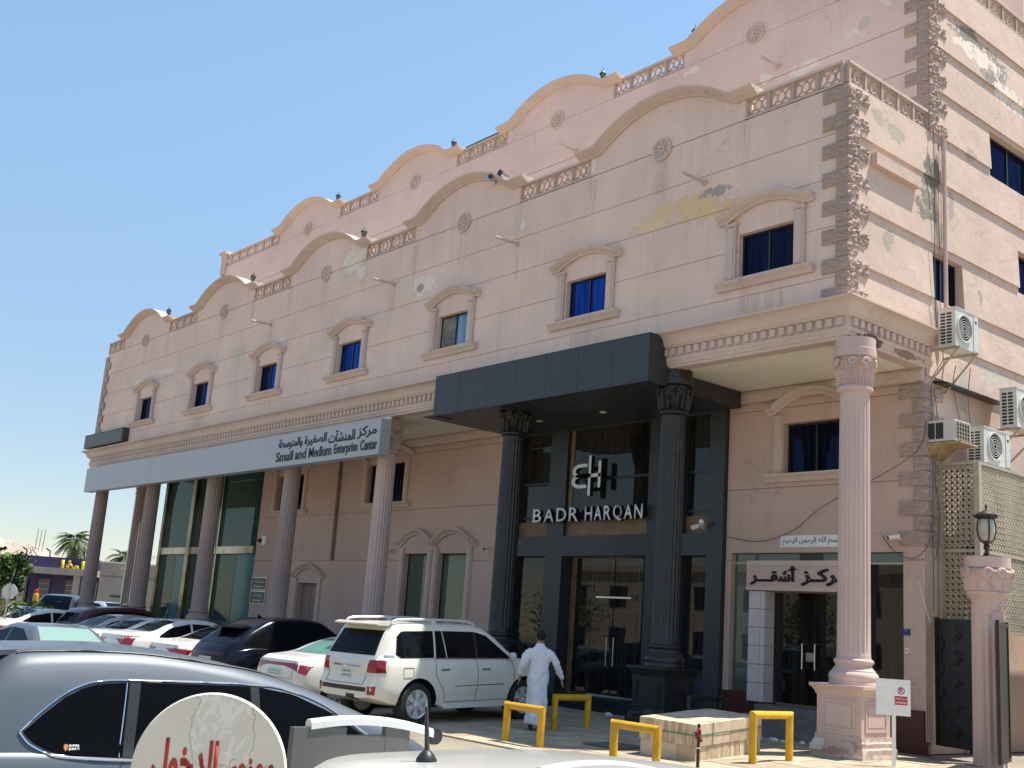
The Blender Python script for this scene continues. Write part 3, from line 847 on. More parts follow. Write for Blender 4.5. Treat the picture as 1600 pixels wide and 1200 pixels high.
# ---- split-face quoin stones
def quoin_mesh(lx, ly, h, seed, mirror=False):
    """L-shaped corner stone, rough faces towards -y and +x"""
    mb = MB(); rs = random.Random(seed); off = Vector((rs.uniform(0, 99), rs.uniform(0, 99), rs.uniform(0, 99)))
    def face(n, m, P, N, str_, amp):
        vs = []
        for j in range(m + 1):
            for i in range(n + 1):
                p = P(i / n, j / m)
                edge = min(i, n - i, j, m - j)
                q = Vector((p[0] * str_[0], p[1] * str_[1], p[2] * str_[2])) + off
                f = mnoise.fractal(q, .7, 2.0, 3) * amp + amp * .5
                f = f * (1 if edge > 0 else .15)
                vs.append((p[0] + N[0] * f, p[1] + N[1] * f, p[2] + N[2] * f))
        fs = [(j * (n + 1) + i, j * (n + 1) + i + 1, (j + 1) * (n + 1) + i + 1, (j + 1) * (n + 1) + i) for j in range(m) for i in range(n)]
        mb.add(vs, fs)
    t = .03; g = .004
    a = max(6, int(lx / .035)); b = max(6, int(ly / .035)); m = 9
    face(a, m, lambda u, v: (-lx + u * (lx + t), -t, g + v * (h - 2 * g)), (0, -1, 0), (8, 8, 34), .034)
    face(b, m, lambda u, v: (t, -t + u * (ly + t), g + v * (h - 2 * g)), (1, 0, 0), (15, 15, 17), .055)
    mb.box(-lx, -t + .001, g, t - .001, 0.0, h - g); mb.box(0, 0, g, t - .001, ly, h - g)
    return mb.mesh('quoin_stone', False)
QH = .293
QL = [quoin_mesh(.53, .69, QH, s) for s in range(3)]; QS = [quoin_mesh(.22, .35, QH, s + 9) for s in range(3)]
def quoins(x, y, z0, n, first_long=True, scale=1.0):
    for i in range(n):
        lg = (i % 2 == 0) == first_long
        link('quoin_stone', (QL if lg else QS)[i % 3 if lg else (i * 2) % 3], M['quoin'], B, 60, loc=(x, y, z0 + i * QH))
quoins(0, 0, 8.13, 15)
quoins(0, YB, 12.6, 14)
quoins(0, YW, 3.85, 11)
for i in range(14):
    l = .5 if i % 2 == 0 else .25
    obj('quoin_stone', MB().box(XL - .06, -.06, 8.2 + i * .3, XL + l, 0, 8.2 + i * .3 + .29), M['quoin'], B)
for i in range(12):
    l = .5 if i % 2 == 0 else .25
    obj('quoin_stone', MB().box(RL - .06, YB - .06, 12.6 + i * .3, RL + l, YB, 12.6 + i * .3 + .29), M['quoin'], B)

# ---- rain spouts
SPT = MB().tube([(0, .1, 0), (0, -.12, 0), (.03, -.75, -.02)], .035, 8).lathe([(.07, 0), (.07, -.04), (0, -.04)], n=12, axis='y').mesh('rain_spout')
for x in (-3.52, -9.75, -15.33, -22.84): link('rain_spout', SPT, M['trim'], B, 40, loc=(x, 0, 11.42))
for x, z in ((-3.9, 15.5), (-11.0, 15.4), (-17.2, 15.3), (-22.5, 15.3)): link('rain_spout', SPT, M['trim'], B, 40, loc=(x, YB, z))
# ================================================================== black shopfront
RT = (1, 0, 0); UP = (0, 0, 1)
def simple_panel(name, x0, x1, y0, y1, z0, z1, mat, parent):
    return obj(name, MB().box(x0, y0, z0, x1, y1, z1), mat, parent)
S = thing('black_shopfront', 'black framed two-storey glass shopfront with charcoal canopy and white lettering', 'shopfront', (-8.6, YW, 0))
S_inv = Vector((-8.6, YW, 0))
def sp(name, mb, mat, parent=S, smooth=None):
    o = obj(name, mb, mat, parent, smooth)
    if parent is S: o.location = -S_inv
    return o
for (a, c) in ((-12.4, -12.2), (-10.8, -10.15), (-7.2, -6.15), (-5.32, -4.87)):
    sp('mullion', MB().box(a, YW - .12, 0, c, YW + .3, 7.05), M['dark_clad'])
for (a, c) in ((-12.2, -10.8), (-10.15, -7.2), (-6.15, -5.32)):
    sp('beam', MB().box(a, YW - .118, 3.68, c, YW + .28, 4.19), M['dark_clad'])
    sp('beam', MB().box(a, YW - .118, 6.98, c, YW + .28, 7.05), M['dark_clad'])
    yg0 = YW + .12
    rec = .26 if a == -10.15 else .12
    yu = YW - .02 if a == -10.15 else yg0
    zlow = .27 if a == -10.15 else (.62 if a < -11 else .95)
    yg = YW + rec
    if a == -10.15:
        sp('reveal', MB().box(a, YW + .3, .2, a + .03, yg, 7.0).box(c - .03, YW + .3, .2, c, yg, 7.0), M['frame_black'])
    for z0, z1 in ((4.62, 4.72), (4.76, 5.62), (5.69, 6.98)):
        sp('pane', MB().box(a, yu, z0, c, yu + .02, z1), M['shop_glass'])
    for z in (4.74, 5.655):
        sp('transom', MB().box(a, yu - .03, z - .032, c, yu + .03, z + .032), M['frame_black'])
    sp('wood_panel', MB().box(a, yu - .005, 4.19, c, yu + .02, 4.62), simple('wood_shelf', (.20, .115, .055), .5, var=.25, nscale=3) if 'wood' not in M else M['wood'])
    if 'wood' not in M: M['wood'] = bpy.data.materials['wood_shelf']
    if a == -10.15:
        xm = -8.55
        for (p, q) in ((a + .03, -9.35), (-9.33, xm - .02), (xm + .02, -7.75), (-7.73, c - .03)):
            dl = sp('glass_door' if -9.4 < p < -7.8 else 'pane', MB().box(p, yg, .3, q, yg + .02, 3.66), M['shop_glass'])
        for x in (xm - .12, xm + .12):
            sp('handle', MB().tube([(x, yg, 1.0), (x, yg - .07, 1.0), (x, yg - .07, 1.7), (x, yg, 1.7)], .018, 6), M['steel'])
        sp('door_rail', MB().box(-9.33, yg - .012, 2.66, -7.75, yg + .03, 2.70), M['steel'])
        for x in (-9.3, -7.85): sp('patch_fitting', MB().box(x - .1, yg - .02, 2.62, x + .1, yg + .04, 2.76), M['frame_black'])
        sp('threshold', MB().box(-9.33, yg - .03, .27, -7.75, yg + .04, .31), M['steel'])
        sp('pilaster', MB().box(a + .03, yg - .02, .3, a + .22, yg + .01, 3.66), M['wood'])
        sp('pilaster', MB().box(a + .03, yu - .02, 4.62, a + .18, yu + .01, 6.98), M['wood'])
        sp('pilaster', MB().box(-9.0, yg + .021, .3, -8.3, yg + .05, 3.66), M['frame_black'])
    else:
        sp('pane', MB().box(a, yg, zlow, c, yg + .02, 3.68), M['shop_glass'])
        sp('plinth', MB().box(a, YW - .1, 0, c, YW + .25, zlow), M['navy'])
sp('step', MB().box(-10.15, 1.75, -.1, -5.0, YW + .5, .12), M['navy'])
sp('step', MB().box(-10.1, 2.1, .12, -5.2, YW + .5, .27), M['navy'])
# canopy clad in upright sheets
cx0, cx1 = -11.92, -4.33; np_ = 7
for i in range(np_):
    a = cx0 + (cx1 - cx0) * i / np_; c = cx0 + (cx1 - cx0) * (i + 1) / np_
    sp('canopy_panel', MB().box(a + .004, -.64, 7.0, c - .004, -.60, 8.06), M['dark_clad'])
sp('canopy_side', MB().box(cx1 - .04, -.598, 7.0, cx1, -.02, 8.06), M['dark_clad'])
sp('canopy_side', MB().box(cx0, -.598, 7.0, cx0 + .04, -.02, 8.06), M['dark_clad'])
sp('canopy_top', MB().box(cx0 + .04, -.598, 8.0, cx1 - .04, -.02, 8.04), M['dark_clad'])
for i in range(4):
    y0 = -.596 + i * .81
    sp('canopy_soffit', MB().box(-12.42, y0, 7.02, cx1 - .042 if i == 0 else -4.5, y0 + .80, 7.05), M['dark_clad'])
sp('canopy_beam', MB().box(-4.5, .62, 7.0, -4.44, YW - .13, 7.38), M['dark_clad'])
for x in (-7.6, -9.9):
    o = link('downlight', DL, M['white_paint'], S, 40); o.location = Vector((x, 1.3, 7.02)) - S_inv
# lettering on the glazing
yl = YW - .19
for i, wd in enumerate((('BADR', -11.18, -9.42), ('HARQAN', -9.18, -7.18))):
    # letters one by one so that each stands as its own part
    body, x0, x1 = wd
    ws = {'B': .92, 'A': 1.05, 'D': 1.02, 'R': .95, 'H': 1.0, 'Q': 1.18, 'N': 1.02}
    tot = sum(ws[ch] for ch in body) + .26 * (len(body) - 1); k = (x1 - x0) / tot; x = x0
    for ch in body:
        o = text('letter', ch, Vector((x, yl, 4.55 if ch != 'Q' else 4.515)) - S_inv, RT, UP, ws[ch] * k, .36 if ch != 'Q' else .40, .12, [M['white'], M['text_black']], S, bold=.012)
        x += (ws[ch] + .26) * k
def bar(pts, r=.045):
    """flat white stroke of a letter mark with black returns, in x,z"""
    mb = MB()
    for (x0, z0), (x1, z1) in zip(pts[:-1], pts[1:]):
        d = Vector((x1 - x0, z1 - z0)).normalized(); n = Vector((-d.y, d.x)) * r; e = d * r * .9
        P = [(x0 - n.x - e.x, z0 - n.y - e.y), (x1 - n.x + e.x, z1 - n.y + e.y), (x1 + n.x + e.x, z1 + n.y + e.y), (x0 + n.x - e.x, z0 + n.y - e.y)]
        k = len(mb.f)
        mb.prism(P, XZ, yl - .12, yl - .003, 1)
        mb.prism(P, XZ, yl - .1215 - .0004 * len(mb.f), yl - .12, 0)
    return mb
arc = lambda cx, cz, rx, rz, a0, a1, n=8: [(cx + rx * math.cos(R(a0 + (a1 - a0) * i / n)), cz + rz * math.sin(R(a0 + (a1 - a0) * i / n))) for i in range(n + 1)]
lg = [[(-9.08, 5.22), (-9.08, 6.18)], [(-8.72, 5.42), (-8.72, 6.02)], [(-9.08, 5.70), (-8.72, 5.70)],
      [(-9.22, 5.97)] + arc(-9.42, 5.835, .22, .135, 90, 270) + [(-9.08, 5.70)], [(-9.22, 5.43)] + arc(-9.42, 5.565, .24, .135, 270, 90)[0:9] + [(-9.08, 5.70)]]
for L in lg: sp('logo_stroke', bar(L), [M['white'], M['text_black']])
sp('spotlight', MB().tube([(-5.45, YW - .12, 4.3), (-5.45, YW - .25, 4.36)], .02, 6).tube([(-5.5, YW - .22, 4.34), (-5.56, YW - .36, 4.28)], .055, 8).tube([(-5.38, YW - .22, 4.37), (-5.3, YW - .36, 4.42)], .055, 8), M['white_paint'])

# ================================================================== small shop to the right
T = thing('small_shop_entrance', 'small glazed shop entrance with pale tiled posts and black Arabic lettering', 'shop entrance', (-2.6, YW, 0))
T_inv = Vector((-2.6, YW, 0))
def tp(name, mb, mat, smooth=None):
    o = obj(name, mb, mat, T, smooth); o.location = -T_inv; return o
yg = YW + .12
tp('pane', MB().box(-4.66, yg, .78, -4.06, yg + .02, 3.5), M['green_glass'])
tp('pane', MB().box(-4.66, yg, 3.54, -.46, yg + .02, 3.72), M['green_glass'])
tp('pane', MB().box(-1.28, yg, .78, -.48, yg + .02, 3.5), M['shop_glass'])
tp('frame', MB().box(-4.66, yg - .03, 3.5, -.46, yg + .03, 3.54).box(-4.69, yg - .03, .78, -4.66, yg + .03, 3.72), M['tan'])
for x0 in (-4.05, -1.72):
    for k in range(6):
        z0 = .60 + k * .385
        tp('tile', MB().box(x0, YW - .16, z0 + .005, x0 + .30, YW + .2, z0 + .38), M['white_tile'])
        tp('tile', MB().box(x0 + .306, YW - .155, z0 + .005, x0 + .42, YW + .2, z0 + .38), M['white_tile'])
tp('sign_board', MB().box(-4.1, YW - .2, 2.92, -1.27, YW + .15, 3.55), M['column'])
tp('board_border', MB().box(-4.1, YW - .215, 3.44, -1.27, YW - .2, 3.55).box(-4.1, YW - .215, 2.92, -1.27, YW - .2, 3.0), M['trim'])
t1 = arabic('مركـز'); t2 = arabic('أشقـــر')
text('lettering', t2, Vector((-3.98, YW - .202, 3.03)) - T_inv, RT, UP, 1.22, .40, .03, M['text_black'], T, bold=.03)
text('lettering', t1, Vector((-2.68, YW - .202, 3.03)) - T_inv, RT, UP, 1.15, .36, .03, M['text_black'], T, bold=.03)
for a, c in ((-3.62, -2.68), (-2.67, -1.73)):
    tp('glass_door', MB().box(a, yg + .05, .62, c, yg + .065, 2.9), M['shop_glass'])
for x in (-2.76, -2.59):
    for dx in (-.06, .06):
        pass
    tp('handle', MB().tube([(x - .07 * (1 if x < -2.68 else -1), yg + .05, 1.34), (x - .07 * (1 if x < -2.68 else -1), yg - .05, 1.34), (x - .07 * (1 if x < -2.68 else -1), yg - .05, 1.86), (x - .07 * (1 if x < -2.68 else -1), yg + .05, 1.86)], .018, 6), M['steel'])
tp('lock', MB().box(-2.78, yg + .02, 1.5, -2.58, yg + .05, 1.68), M['steel'])
tp('plinth', MB().box(-4.84, YW - .06, -.05, -3.64, YW + .3, .77), M['dark_red'])
tp('plinth', MB().box(-1.30, YW - .06, -.05, -.02, YW + .3, .77), M['dark_red'])
tp('plinth', MB().box(-.5, YW - .16, -.05, .12, YW - .06, .22), M['dark_red'])
for k in range(3):
    tp('step', MB().box(-3.64, 1.55 + .36 * k, -.1 + .19 * k, -1.30, YW + .1, .19 + .19 * k), M['step'])
tp('name_plate', MB().box(-3.36, YW - .02, 3.85, -1.85, YW, 4.10), M['white_paint'])
text('lettering', arabic('بسم الله الرحمن الرحيم'), Vector((-3.3, YW - .0215, 3.885)) - T_inv, RT, UP, 1.4, .18, .003, M['text_black'], T)

# ================================================================== left glazed entrance
E_ = thing('teal_glass_entrance', 'teal glazed two-storey entrance screen with polished gold mullions', 'glass facade', (-31.5, YW, 0))
E_inv = Vector((-31.5, YW, 0))
def ep(name, mb, mat, smooth=None):
    o = obj(name, mb, mat, E_, smooth); o.location = -E_inv; return o
for a, c, d in ((-35.82, -35.6, .16), (-33.0, -32.68, .18), (-30.36, -30.28, .1)):
    ep('mullion', MB().box(a, YW - d, 0, c, YW + .2, 7.38), M['gold'])
for a, c in ((-35.6, -33.0), (-32.68, -30.36), (-30.28, -27.22)):
    ep('band', MB().box(a, YW - .12, 3.84, c, YW + .15, 4.12), M['gold'])
    ep('pane', MB().box(a, YW, 4.14, c, YW + .02, 7.38), M['teal_glass'])
    ep('pane', MB().box(a, YW, .05, a + (c - a) * .52, YW + .02, 3.82), M['teal_glass'])
    ep('pane', MB().box(a + (c - a) * .53, YW, .05, c, YW + .02, 3.82), M['teal_film'])
for k in range(4):
    y0 = YW + .25 + k * 2.3
    ep('pane', MB().box(-35.8, y0, .05, -35.78, y0 + 2.25, 7.38), M['teal_glass'])
ep('sill', MB().box(-35.8, YW - .15, -.1, -27.22, YW + .2, .05), M['step'])
obj('core_wall', MB().box(-35.5, YW + 9.5, 0, -27.2, YW + 9.7, 7.4), M['ground_wall'], B)
obj('core_wall', MB().box(-27.2, YW + .35, 0, -27.0, 21, 7.4), M['ground_wall'], B)

# ================================================================== signs on the facade
G = thing('fascia_sign', 'long pale grey fascia sign with dark Arabic and English lettering above the left columns', 'sign', (-26, -.3, 6.74))
G_inv = Vector((-26, -.3, 6.74))
for a, c in ((-37.4, -30.5), (-30.49, -21.3), (-21.29, -15.62), (-15.612, -14.62)):
    o = obj('sign_panel', MB().box(a, -.45, 6.23, c, -.12, 7.25), M['grey_sign'], G); o.location = -G_inv
o = obj('backing', MB().box(-37.3, -.12, 6.30, -14.7, -.05, 7.36), M['soffit'], G); o.location = -G_inv
words = [('مركز', -15.95, -14.78), ('المنشآت', -18.05, -16.1), ('الصغيرة', -18.95 - .9, -18.15), ('والمتوسطة', -21.0 - .6, -20.0)]
words = [('مركز', -15.80, -14.80), ('المنشآت', -17.38, -15.92), ('الصغيرة', -18.78, -17.5), ('والمتوسطة', -20.42, -18.92)]
for w_, a, c in words:
    text('lettering', arabic(w_), Vector((a, -.4515, 6.74)) - G_inv, RT, UP, c - a, .36, .012, M['text_dark'], G, bold=.022)
for w_, a, c, hh, dz in (('Small', -20.5, -19.42, .31, 0), ('and', -19.28, -18.62, .31, 0), ('Medium', -18.46, -17.15, .31, 0), ('Enterprise', -17.0, -15.72, .37, -.07), ('Center', -15.58, -14.72, .31, 0)):
    text('lettering', w_, Vector((a, -.4515, 6.38 + dz)) - G_inv, RT, UP, c - a, hh, .012, M['text_dark'], G, bold=.022)

o = thing('ticker_sign', 'unlit brown electronic ticker sign on the left end of the cornice', 'electronic sign', (-36.6, -.1, 8.12))
obj('casing', MB().box(-2.2, -.16, .12, 2.2, .14, .72), simple('ticker_casing', (.055, .045, .032), .5, var=.1), o)
obj('screen', MB().box(-2.1, -.166, .18, 2.1, -.16, .66), simple('ticker_screen', (.04, .03, .018), .35, var=.1), o)
obj('bracket', MB().box(-1.6, -.05, 0, -1.5, .05, .12).box(1.5, -.05, 0, 1.6, .05, .12), M['black_iron'], o)

plq = simple('green_plaque', (.012, .045, .030), .4, var=.1)
for z0, nm in ((2.52, 'upper dark green wall plaque beside the teal glass entrance'), (2.02, 'lower dark green wall plaque beside the teal glass entrance')):
    o = thing('wall_plaque', nm, 'plaque', (-26.6, YW, z0), group='green plaques by the glass entrance')
    obj('plate', MB().box(-.55, -.03, 0, .55, 0, .42), plq, o)
    obj('border', MB().box(-.57, -.034, -.02, .57, -.004, 0).box(-.57, -.034, .42, .57, -.004, .44).box(-.57, -.034, 0, -.55, -.004, .42).box(.55, -.034, 0, .57, -.004, .42), M['steel'], o)
    text('lettering', arabic('مركز المنشآت'), (-.36, -.0305, .22), RT, UP, .72, .14, .004, M['white'], o)
    text('lettering', 'No 26 0831' if False else 'Center', (-.36, -.0305, .07), RT, UP, .72, .09, .004, M['white'], o)

o = thing('house_number', 'small blue house number plaque beside the small shop', 'number plaque', (-.40, YW, 2.14))
obj('plate', MB().box(-.085, -.012, 0, .085, 0, .12), simple('blue_enamel', (.012, .03, .16), .3, var=0), o)
text('numeral', '٦', (-.02, -.0125, .025), RT, UP, .035, .07, .002, M['white'], o)
o = thing('wall_socket', 'small white switch box under the blue number plaque', 'switch box', (-.38, YW, 1.80))
obj('casing', MB().box(-.04, -.03, 0, .04, 0, .10), M['white_paint'], o)
obj('button', MB().box(-.012, -.036, .04, .012, -.03, .065), M['text_dark'], o)

def security_camera(x, y, z, ang, label):
    o = thing('security_camera', label, 'security camera', (x, y, z), (0, 0, ang))
    obj('bracket', MB().tube([(0, 0, 0), (0, -.10, .02), (0, -.14, .05)], .016, 6).box(-.04, -.012, -.05, .04, 0, .05), M['white_paint'], o)
    obj('body', MB().tube([(0, -.08, .07), (0, -.30, .02)], .042, 10), M['white_paint'], o, 40)
    obj('lens', MB().tube([(0, -.30, .02), (0, -.315, .016)], .034, 10), M['text_black'], o)
    return o
security_camera(-.45, YW, 3.97, R(-40), 'white bullet camera above the blue number plaque')
security_camera(-13.35, YW, 3.85, R(30), 'white bullet camera beside the left black column')
o = thing('intercom_box', 'white wall box with black camera above the green plaques', 'alarm box', (-26.5, YW, 4.15))
obj('casing', MB().box(-.12, -.10, 0, .14, 0, .34), M['white_paint'], o)
obj('lens', MB().tube([(-.38, -.0, .17), (-.38, -.12, .17)], .07, 8), M['text_black'], o)

# ================================================================== rooftop lanterns and floodlights
def lantern(x, y, z, label, s=.82, grp='small lanterns along the parapet'):
    o = thing('parapet_lantern', label, 'lantern', (x, y, z), group=grp)
    k = s
    obj('base', MB().lathe([(.10*k, 0), (.10*k, .03*k), (.04*k, .06*k), (.04*k, .10*k)], n=8), M['black_iron'], o)
    obj('glass', MB().lathe([(.07*k, .10*k), (.10*k, .28*k), (0, .28*k)], n=6), M['green_glass'], o)
    obj('cage', MB().tube([(.075*k, 0, .10*k), (.108*k, 0, .28*k)], .012*k, 4).tube([(-.075*k, 0, .10*k), (-.108*k, 0, .28*k)], .012*k, 4).tube([(0, .075*k, .10*k), (0, .108*k, .28*k)], .012*k, 4).tube([(0, -.075*k, .10*k), (0, -.108*k, .28*k)], .012*k, 4), M['black_iron'], o)
    obj('cap', MB().lathe([(.13*k, .28*k), (.13*k, .30*k), (.05*k, .40*k), (.015*k, .42*k), (.012*k, .50*k), (0, .51*k)], n=8), M['black_iron'], o)
    return o
nth = ['first', 'second', 'third', 'fourth', 'fifth']
for k, xc in enumerate(FXC):
    if k in (2, 3, 4): lantern(xc + 2.15, -.05, 13.25, f'black lantern on the right shoulder of the {nth[4-k]} front gable from the left')
for k, xc in enumerate(BXC):
    lantern(xc + (-1.95 if k == 0 else 2.15 if k != 1 else 1.9), YB - .05, 17.25, f'dark lantern on the shoulder of the {nth[3-k]} rear gable from the left')
def floodlight(x, y, z, label):
    o = thing('floodlight', label, 'floodlight', (x, y, z), group='twin floodlights on the front gable')
    obj('housing', MB().tube([(-.02, .12, .16), (-.03, -.06, .18), (-.035, -.16, .19)], [.07, .10, .13], 10), M['steel'], o, 40)
    obj('glass', MB().tube([(-.035, -.161, .19), (-.036, -.168, .19)], .115, 10), M['text_black'], o)
    obj('bracket', MB().box(-.03, -.02, 0, .03, .02, .10), M['steel'], o)
floodlight(FXC[1] + 1.35, -.1, 13.30, 'left one of the two floodlights on the front gable')
floodlight(FXC[1] + 1.75, -.1, 13.27, 'right one of the two floodlights on the front gable')
o = thing('roof_sheet', 'dark sheet roof edge showing above the rear parapet', 'roof sheet', (-19.8, 6.2, 16.3))
obj('sheet', MB().prism([(-4.0, 2.95), (4.2, 3.0), (4.2, 3.1), (-4.0, 3.05)], XZ, -.3, 2.2), M['dark_clad'], o)
for x in (-3.9, 0, 4.0): obj('post', MB().box(x, 0, 0, x + .1, .1, 2.95), M['tan'], o)

# ================================================================== air conditioners on the side wall
def split_unit(x, y, z, label, leg=True, w=.85, h=.75, d=.36):
    """outdoor unit: fan faces +x, louvres on the -y end"""
    o = thing('air_conditioner', label, 'air conditioner', (x, y, z), group='outdoor units on the side wall')
    obj('casing', MB().box(-d/2, -w/2, 0, d/2, w/2, h), M['ac_white'], o)
    obj('top_lid', MB().box(-d/2 - .012, -w/2 - .012, h, d/2 + .012, w/2 + .012, h + .02), M['ac_white'], o)
    fx = d/2
    obj('fan_recess', MB().lathe([(0, .004), (.27, .004)], c=(fx, -.10, h * .52), n=24, axis='x'), M['ac_dark'], o)
    g = MB()
    for r in (.05, .10, .15, .20, .25): g.lathe([(r - .006, .006), (r - .006, .016), (r + .006, .016), (r + .006, .006), (r - .006, .006)], c=(fx, -.10, h * .52), n=20, axis='x')
    g.lathe([(.265, .004), (.265, .03), (.29, .03), (.29, .004), (.265, .004)], c=(fx, -.10, h * .52), n=24, axis='x')
    gg = obj('fan_grille', g, M['ac_white'], o)
    gg['kind'] = 'stuff'
    obj('service_panel', MB().box(fx, w/2 - .18, .03, fx + .012, w/2 - .01, h - .03), M['ac_white'], o)
    obj('badge', MB().box(fx + .012, w/2 - .14, h - .16, fx + .016, w/2 - .06, h - .12), M['text_dark'], o)
    for r in range(10):
        for c in range(2):
            z0 = .06 + r * (h - .12) / 10
            obj('louvre', MB().box(-d/2 + .05 + c * (d/2 - .05), -w/2 - .004, z0, -d/2 + .05 + c * (d/2 - .05) + d/2 - .08, -w/2, z0 + (h - .12) / 10 - .025), M['ac_dark'], o)
    br = MB().box(-x + .0, -w/2 + .06, -.04, d/2 + .05, -w/2 + .11, 0).box(-x + .0, w/2 - .11, -.04, d/2 + .05, w/2 - .06, 0)
    obj('bracket', br, M['tan'], o)
    if leg:
        for yy in (-w/2 + .085, w/2 - .085):
            obj('strut', MB().tube([(d/2, yy, -.04), (-x + .02, yy, -.75)], .022, 6), M['tan'], o)
    return o
split_unit(.52, 3.12, 7.75, 'weathered outdoor unit on the wall beside the cornice end', h=.77, w=.88)
split_unit(.62, 4.05, 5.56, 'outdoor unit just above the lattice screen', leg=False, w=1.05, h=.70)
split_unit(.62, 5.4, 6.5, 'outdoor unit at the right edge above the lattice screen', w=.95, h=.82)
o = thing('window_air_conditioner', 'boxy window air conditioner sticking out by the wall corner', 'air conditioner', (0, 3.05, 5.88))
obj('casing', MB().box(0, -.30, 0, .62, .30, .42), M['ac_white'], o)
for a, c in ((.06, .2), (.22, .38)): obj('side_vent', MB().box(a, -.304, .05, c, -.30, .37), M['ac_dark'], o)
obj('grille', MB().box(.62, -.27, .03, .624, .27, .39), M['ac_dark'], o)
for i in range(6):
    obj('grille_bar', MB().box(.624, -.27 + i * .1, .03, .634, -.25 + i * .1, .39), M['tan'], o)
for i in range(5):
    obj('grille_bar', MB().box(.6245, -.27, .04 + i * .08, .632, .27, .052 + i * .08), M['tan'], o)
obj('tray', MB().prism([(0, -.02), (.75, -.02), (.75, -.06), (.3, -.06), (0, -.3)], lambda u, v, w: (u, w, v), -.33, .34), simple('wood_tray', (.36, .25, .13), .7, var=.3), o)

# cables hanging down the corner
cabs = [[(.10, 3.02, 12.6), (.08, 3.06, 11), (.09, 3.02, 9.5), (.1, 3.05, 8.2), (.28, 2.96, 7.6), (.12, 2.8, 7.1), (.1, 2.85, 6), (.12, 2.8, 5), (.08, 2.86, 4.2), (.1, 2.82, 2.6)],
        [(.10, 3.25, 12.7), (.09, 3.2, 11), (.1, 3.22, 9.6), (.09, 3.2, 8.2)],
        [(.09, 3.35, 12.7), (.09, 3.3, 10.5), (.1, 3.36, 9.0), (.09, 3.3, 8.3)],
        [(.1, 2.92, 7.0), (.13, 3.0, 6.2), (.09, 2.95, 5.2), (.14, 3.02, 4.4), (.08, 2.95, 3.6)],
        [(-.9, 2.66, 4.06), (-.6, 2.6, 3.75), (-.2, 2.6, 3.6), (.1, 2.63, 3.85), (.12, 2.7, 4.3)],
        [(-4.8, 2.65, 4.1), (-3.9, 2.64, 3.98), (-3.0, 2.63, 4.2), (-2.2, 2.6, 4.7), (-.2, 2.58, 5.6), (.1, 2.62, 6.3)],
        [(-.1, 2.62, 3.2), (.03, 2.62, 2.75), (.12, 2.65, 2.4)],
        [(.3, 4.0, 7.6), (.08, 4.3, 7.0), (.06, 4.5, 6.2)], [(.2, 3.6, 7.6), (.06, 3.75, 7.2), (.06, 4.0, 6.5)]]
def smooth_path(P, n=8):
    P = [Vector(p) for p in P]; out = []
    for i in range(len(P) - 1):
        a = P[max(i - 1, 0)]; b = P[i]; c = P[i + 1]; d = P[min(i + 2, len(P) - 1)]
        for k in range(n):
            t = k / n
            out.append(.5 * ((2 * b) + (c - a) * t + (2 * a - 5 * b + 4 * c - d) * t * t + (3 * b - a - 3 * c + d) * t ** 3))
    return out + [P[-1]]
CL = ['dark cable running down the building corner past the window unit', 'thin cable down the side wall left of its first window', 'second thin cable down the side wall beside the first', 'short looping cable on the rough corner stones',
      'black cable sagging above the blue number plaque', 'thin wire rising across the wall above the small shop', 'pale short wire on the wall by the gate', 'pipe of the upper outdoor unit on the side wall', 'left pipe of the upper outdoor unit on the side wall']
for i, (P, l) in enumerate(zip(cabs, CL)):
    o = obj('wall_cable', MB().tube(smooth_path(P), .009 if i not in (1, 2, 6) else .006, 5), M['white_paint' if i == 6 else 'cable'])
    tag(o, l, 'cable', 'loose cables on the walls')
o = obj('down_pipe', MB().tube([(.13, 3.38, 12.5), (.13, 3.38, 8.15)], .045, 8), M['column']); tag(o, 'pink drain pipe down the side wall beside its first window', 'drain pipe')
# ================================================================== ground and paving
def gz(y):
    P = [(-400, -.30), (-14, -.30), (-9, -.25), (-6, -.205), (0, -.04), (3, -.02), (600, -.02)]
    for (a, za), (c, zc) in zip(P[:-1], P[1:]):
        if a <= y <= c: return za + (zc - za) * (y - a) / (c - a)
    return -.3
def pz(y): return .03 * min(y, 0)
mb = MB()
ys = [-400, -60, -14, -9, -6, 0, 3, 60, 600]; xs = [-500, -60, -20, 5, 20, 300]
n = len(xs)
mb.add([(x, y, gz(y)) for y in ys for x in xs], [(j * n + i, j * n + i + 1, (j + 1) * n + i + 1, (j + 1) * n + i) for j in range(len(ys) - 1) for i in range(n - 1)])
def asphalt_mat():
    m, nt, b = newmat('dusty_asphalt')
    pos = nd(nt, 'ShaderNodeNewGeometry').outputs['Position']
    a = noise(nt, pos, .35, 5, .65); c = noise(nt, pos, 30, 3, .7); e = noise(nt, pos, 2.2, 4, .6)
    col = mixc(nt, ramp(nt, a, .35, .7), (.15, .13, .105), (.30, .255, .19))
    col = mixc(nt, math_n(nt, 'MULTIPLY', ramp(nt, e, .5, .7), .4), col, (.38, .32, .235))
    col = mixc(nt, math_n(nt, 'MULTIPLY', ramp(nt, c, .45, .75), .35), col, (.42, .36, .27))
    nt.links.new(col, b.inputs['Base Color']); b.inputs['Roughness'].default_value = .92
    bump(nt, b, c, .6, .01); return m
g = obj('ground', mb, asphalt_mat()); g['kind'] = 'structure'
pv = obj('pavement', MB().add([(-9.0, -5.0, pz(-5) - .02), (3.5, -5.0, pz(-5) - .02), (3.5, 0, -.02), (-9.0, 0, -.02), (3.5, 1.72, -.02), (-9, 1.72, -.02),
                              (-9.0, -5.0, -.35), (3.5, -5.0, -.35), (3.5, 1.72, -.35), (-9, 1.72, -.35)],
                             [(0, 1, 2, 3), (3, 2, 4, 5), (0, 6, 7, 1), (1, 7, 8, 4, 2), (4, 8, 9, 5), (5, 9, 6, 0, 3)]), M['sand'])
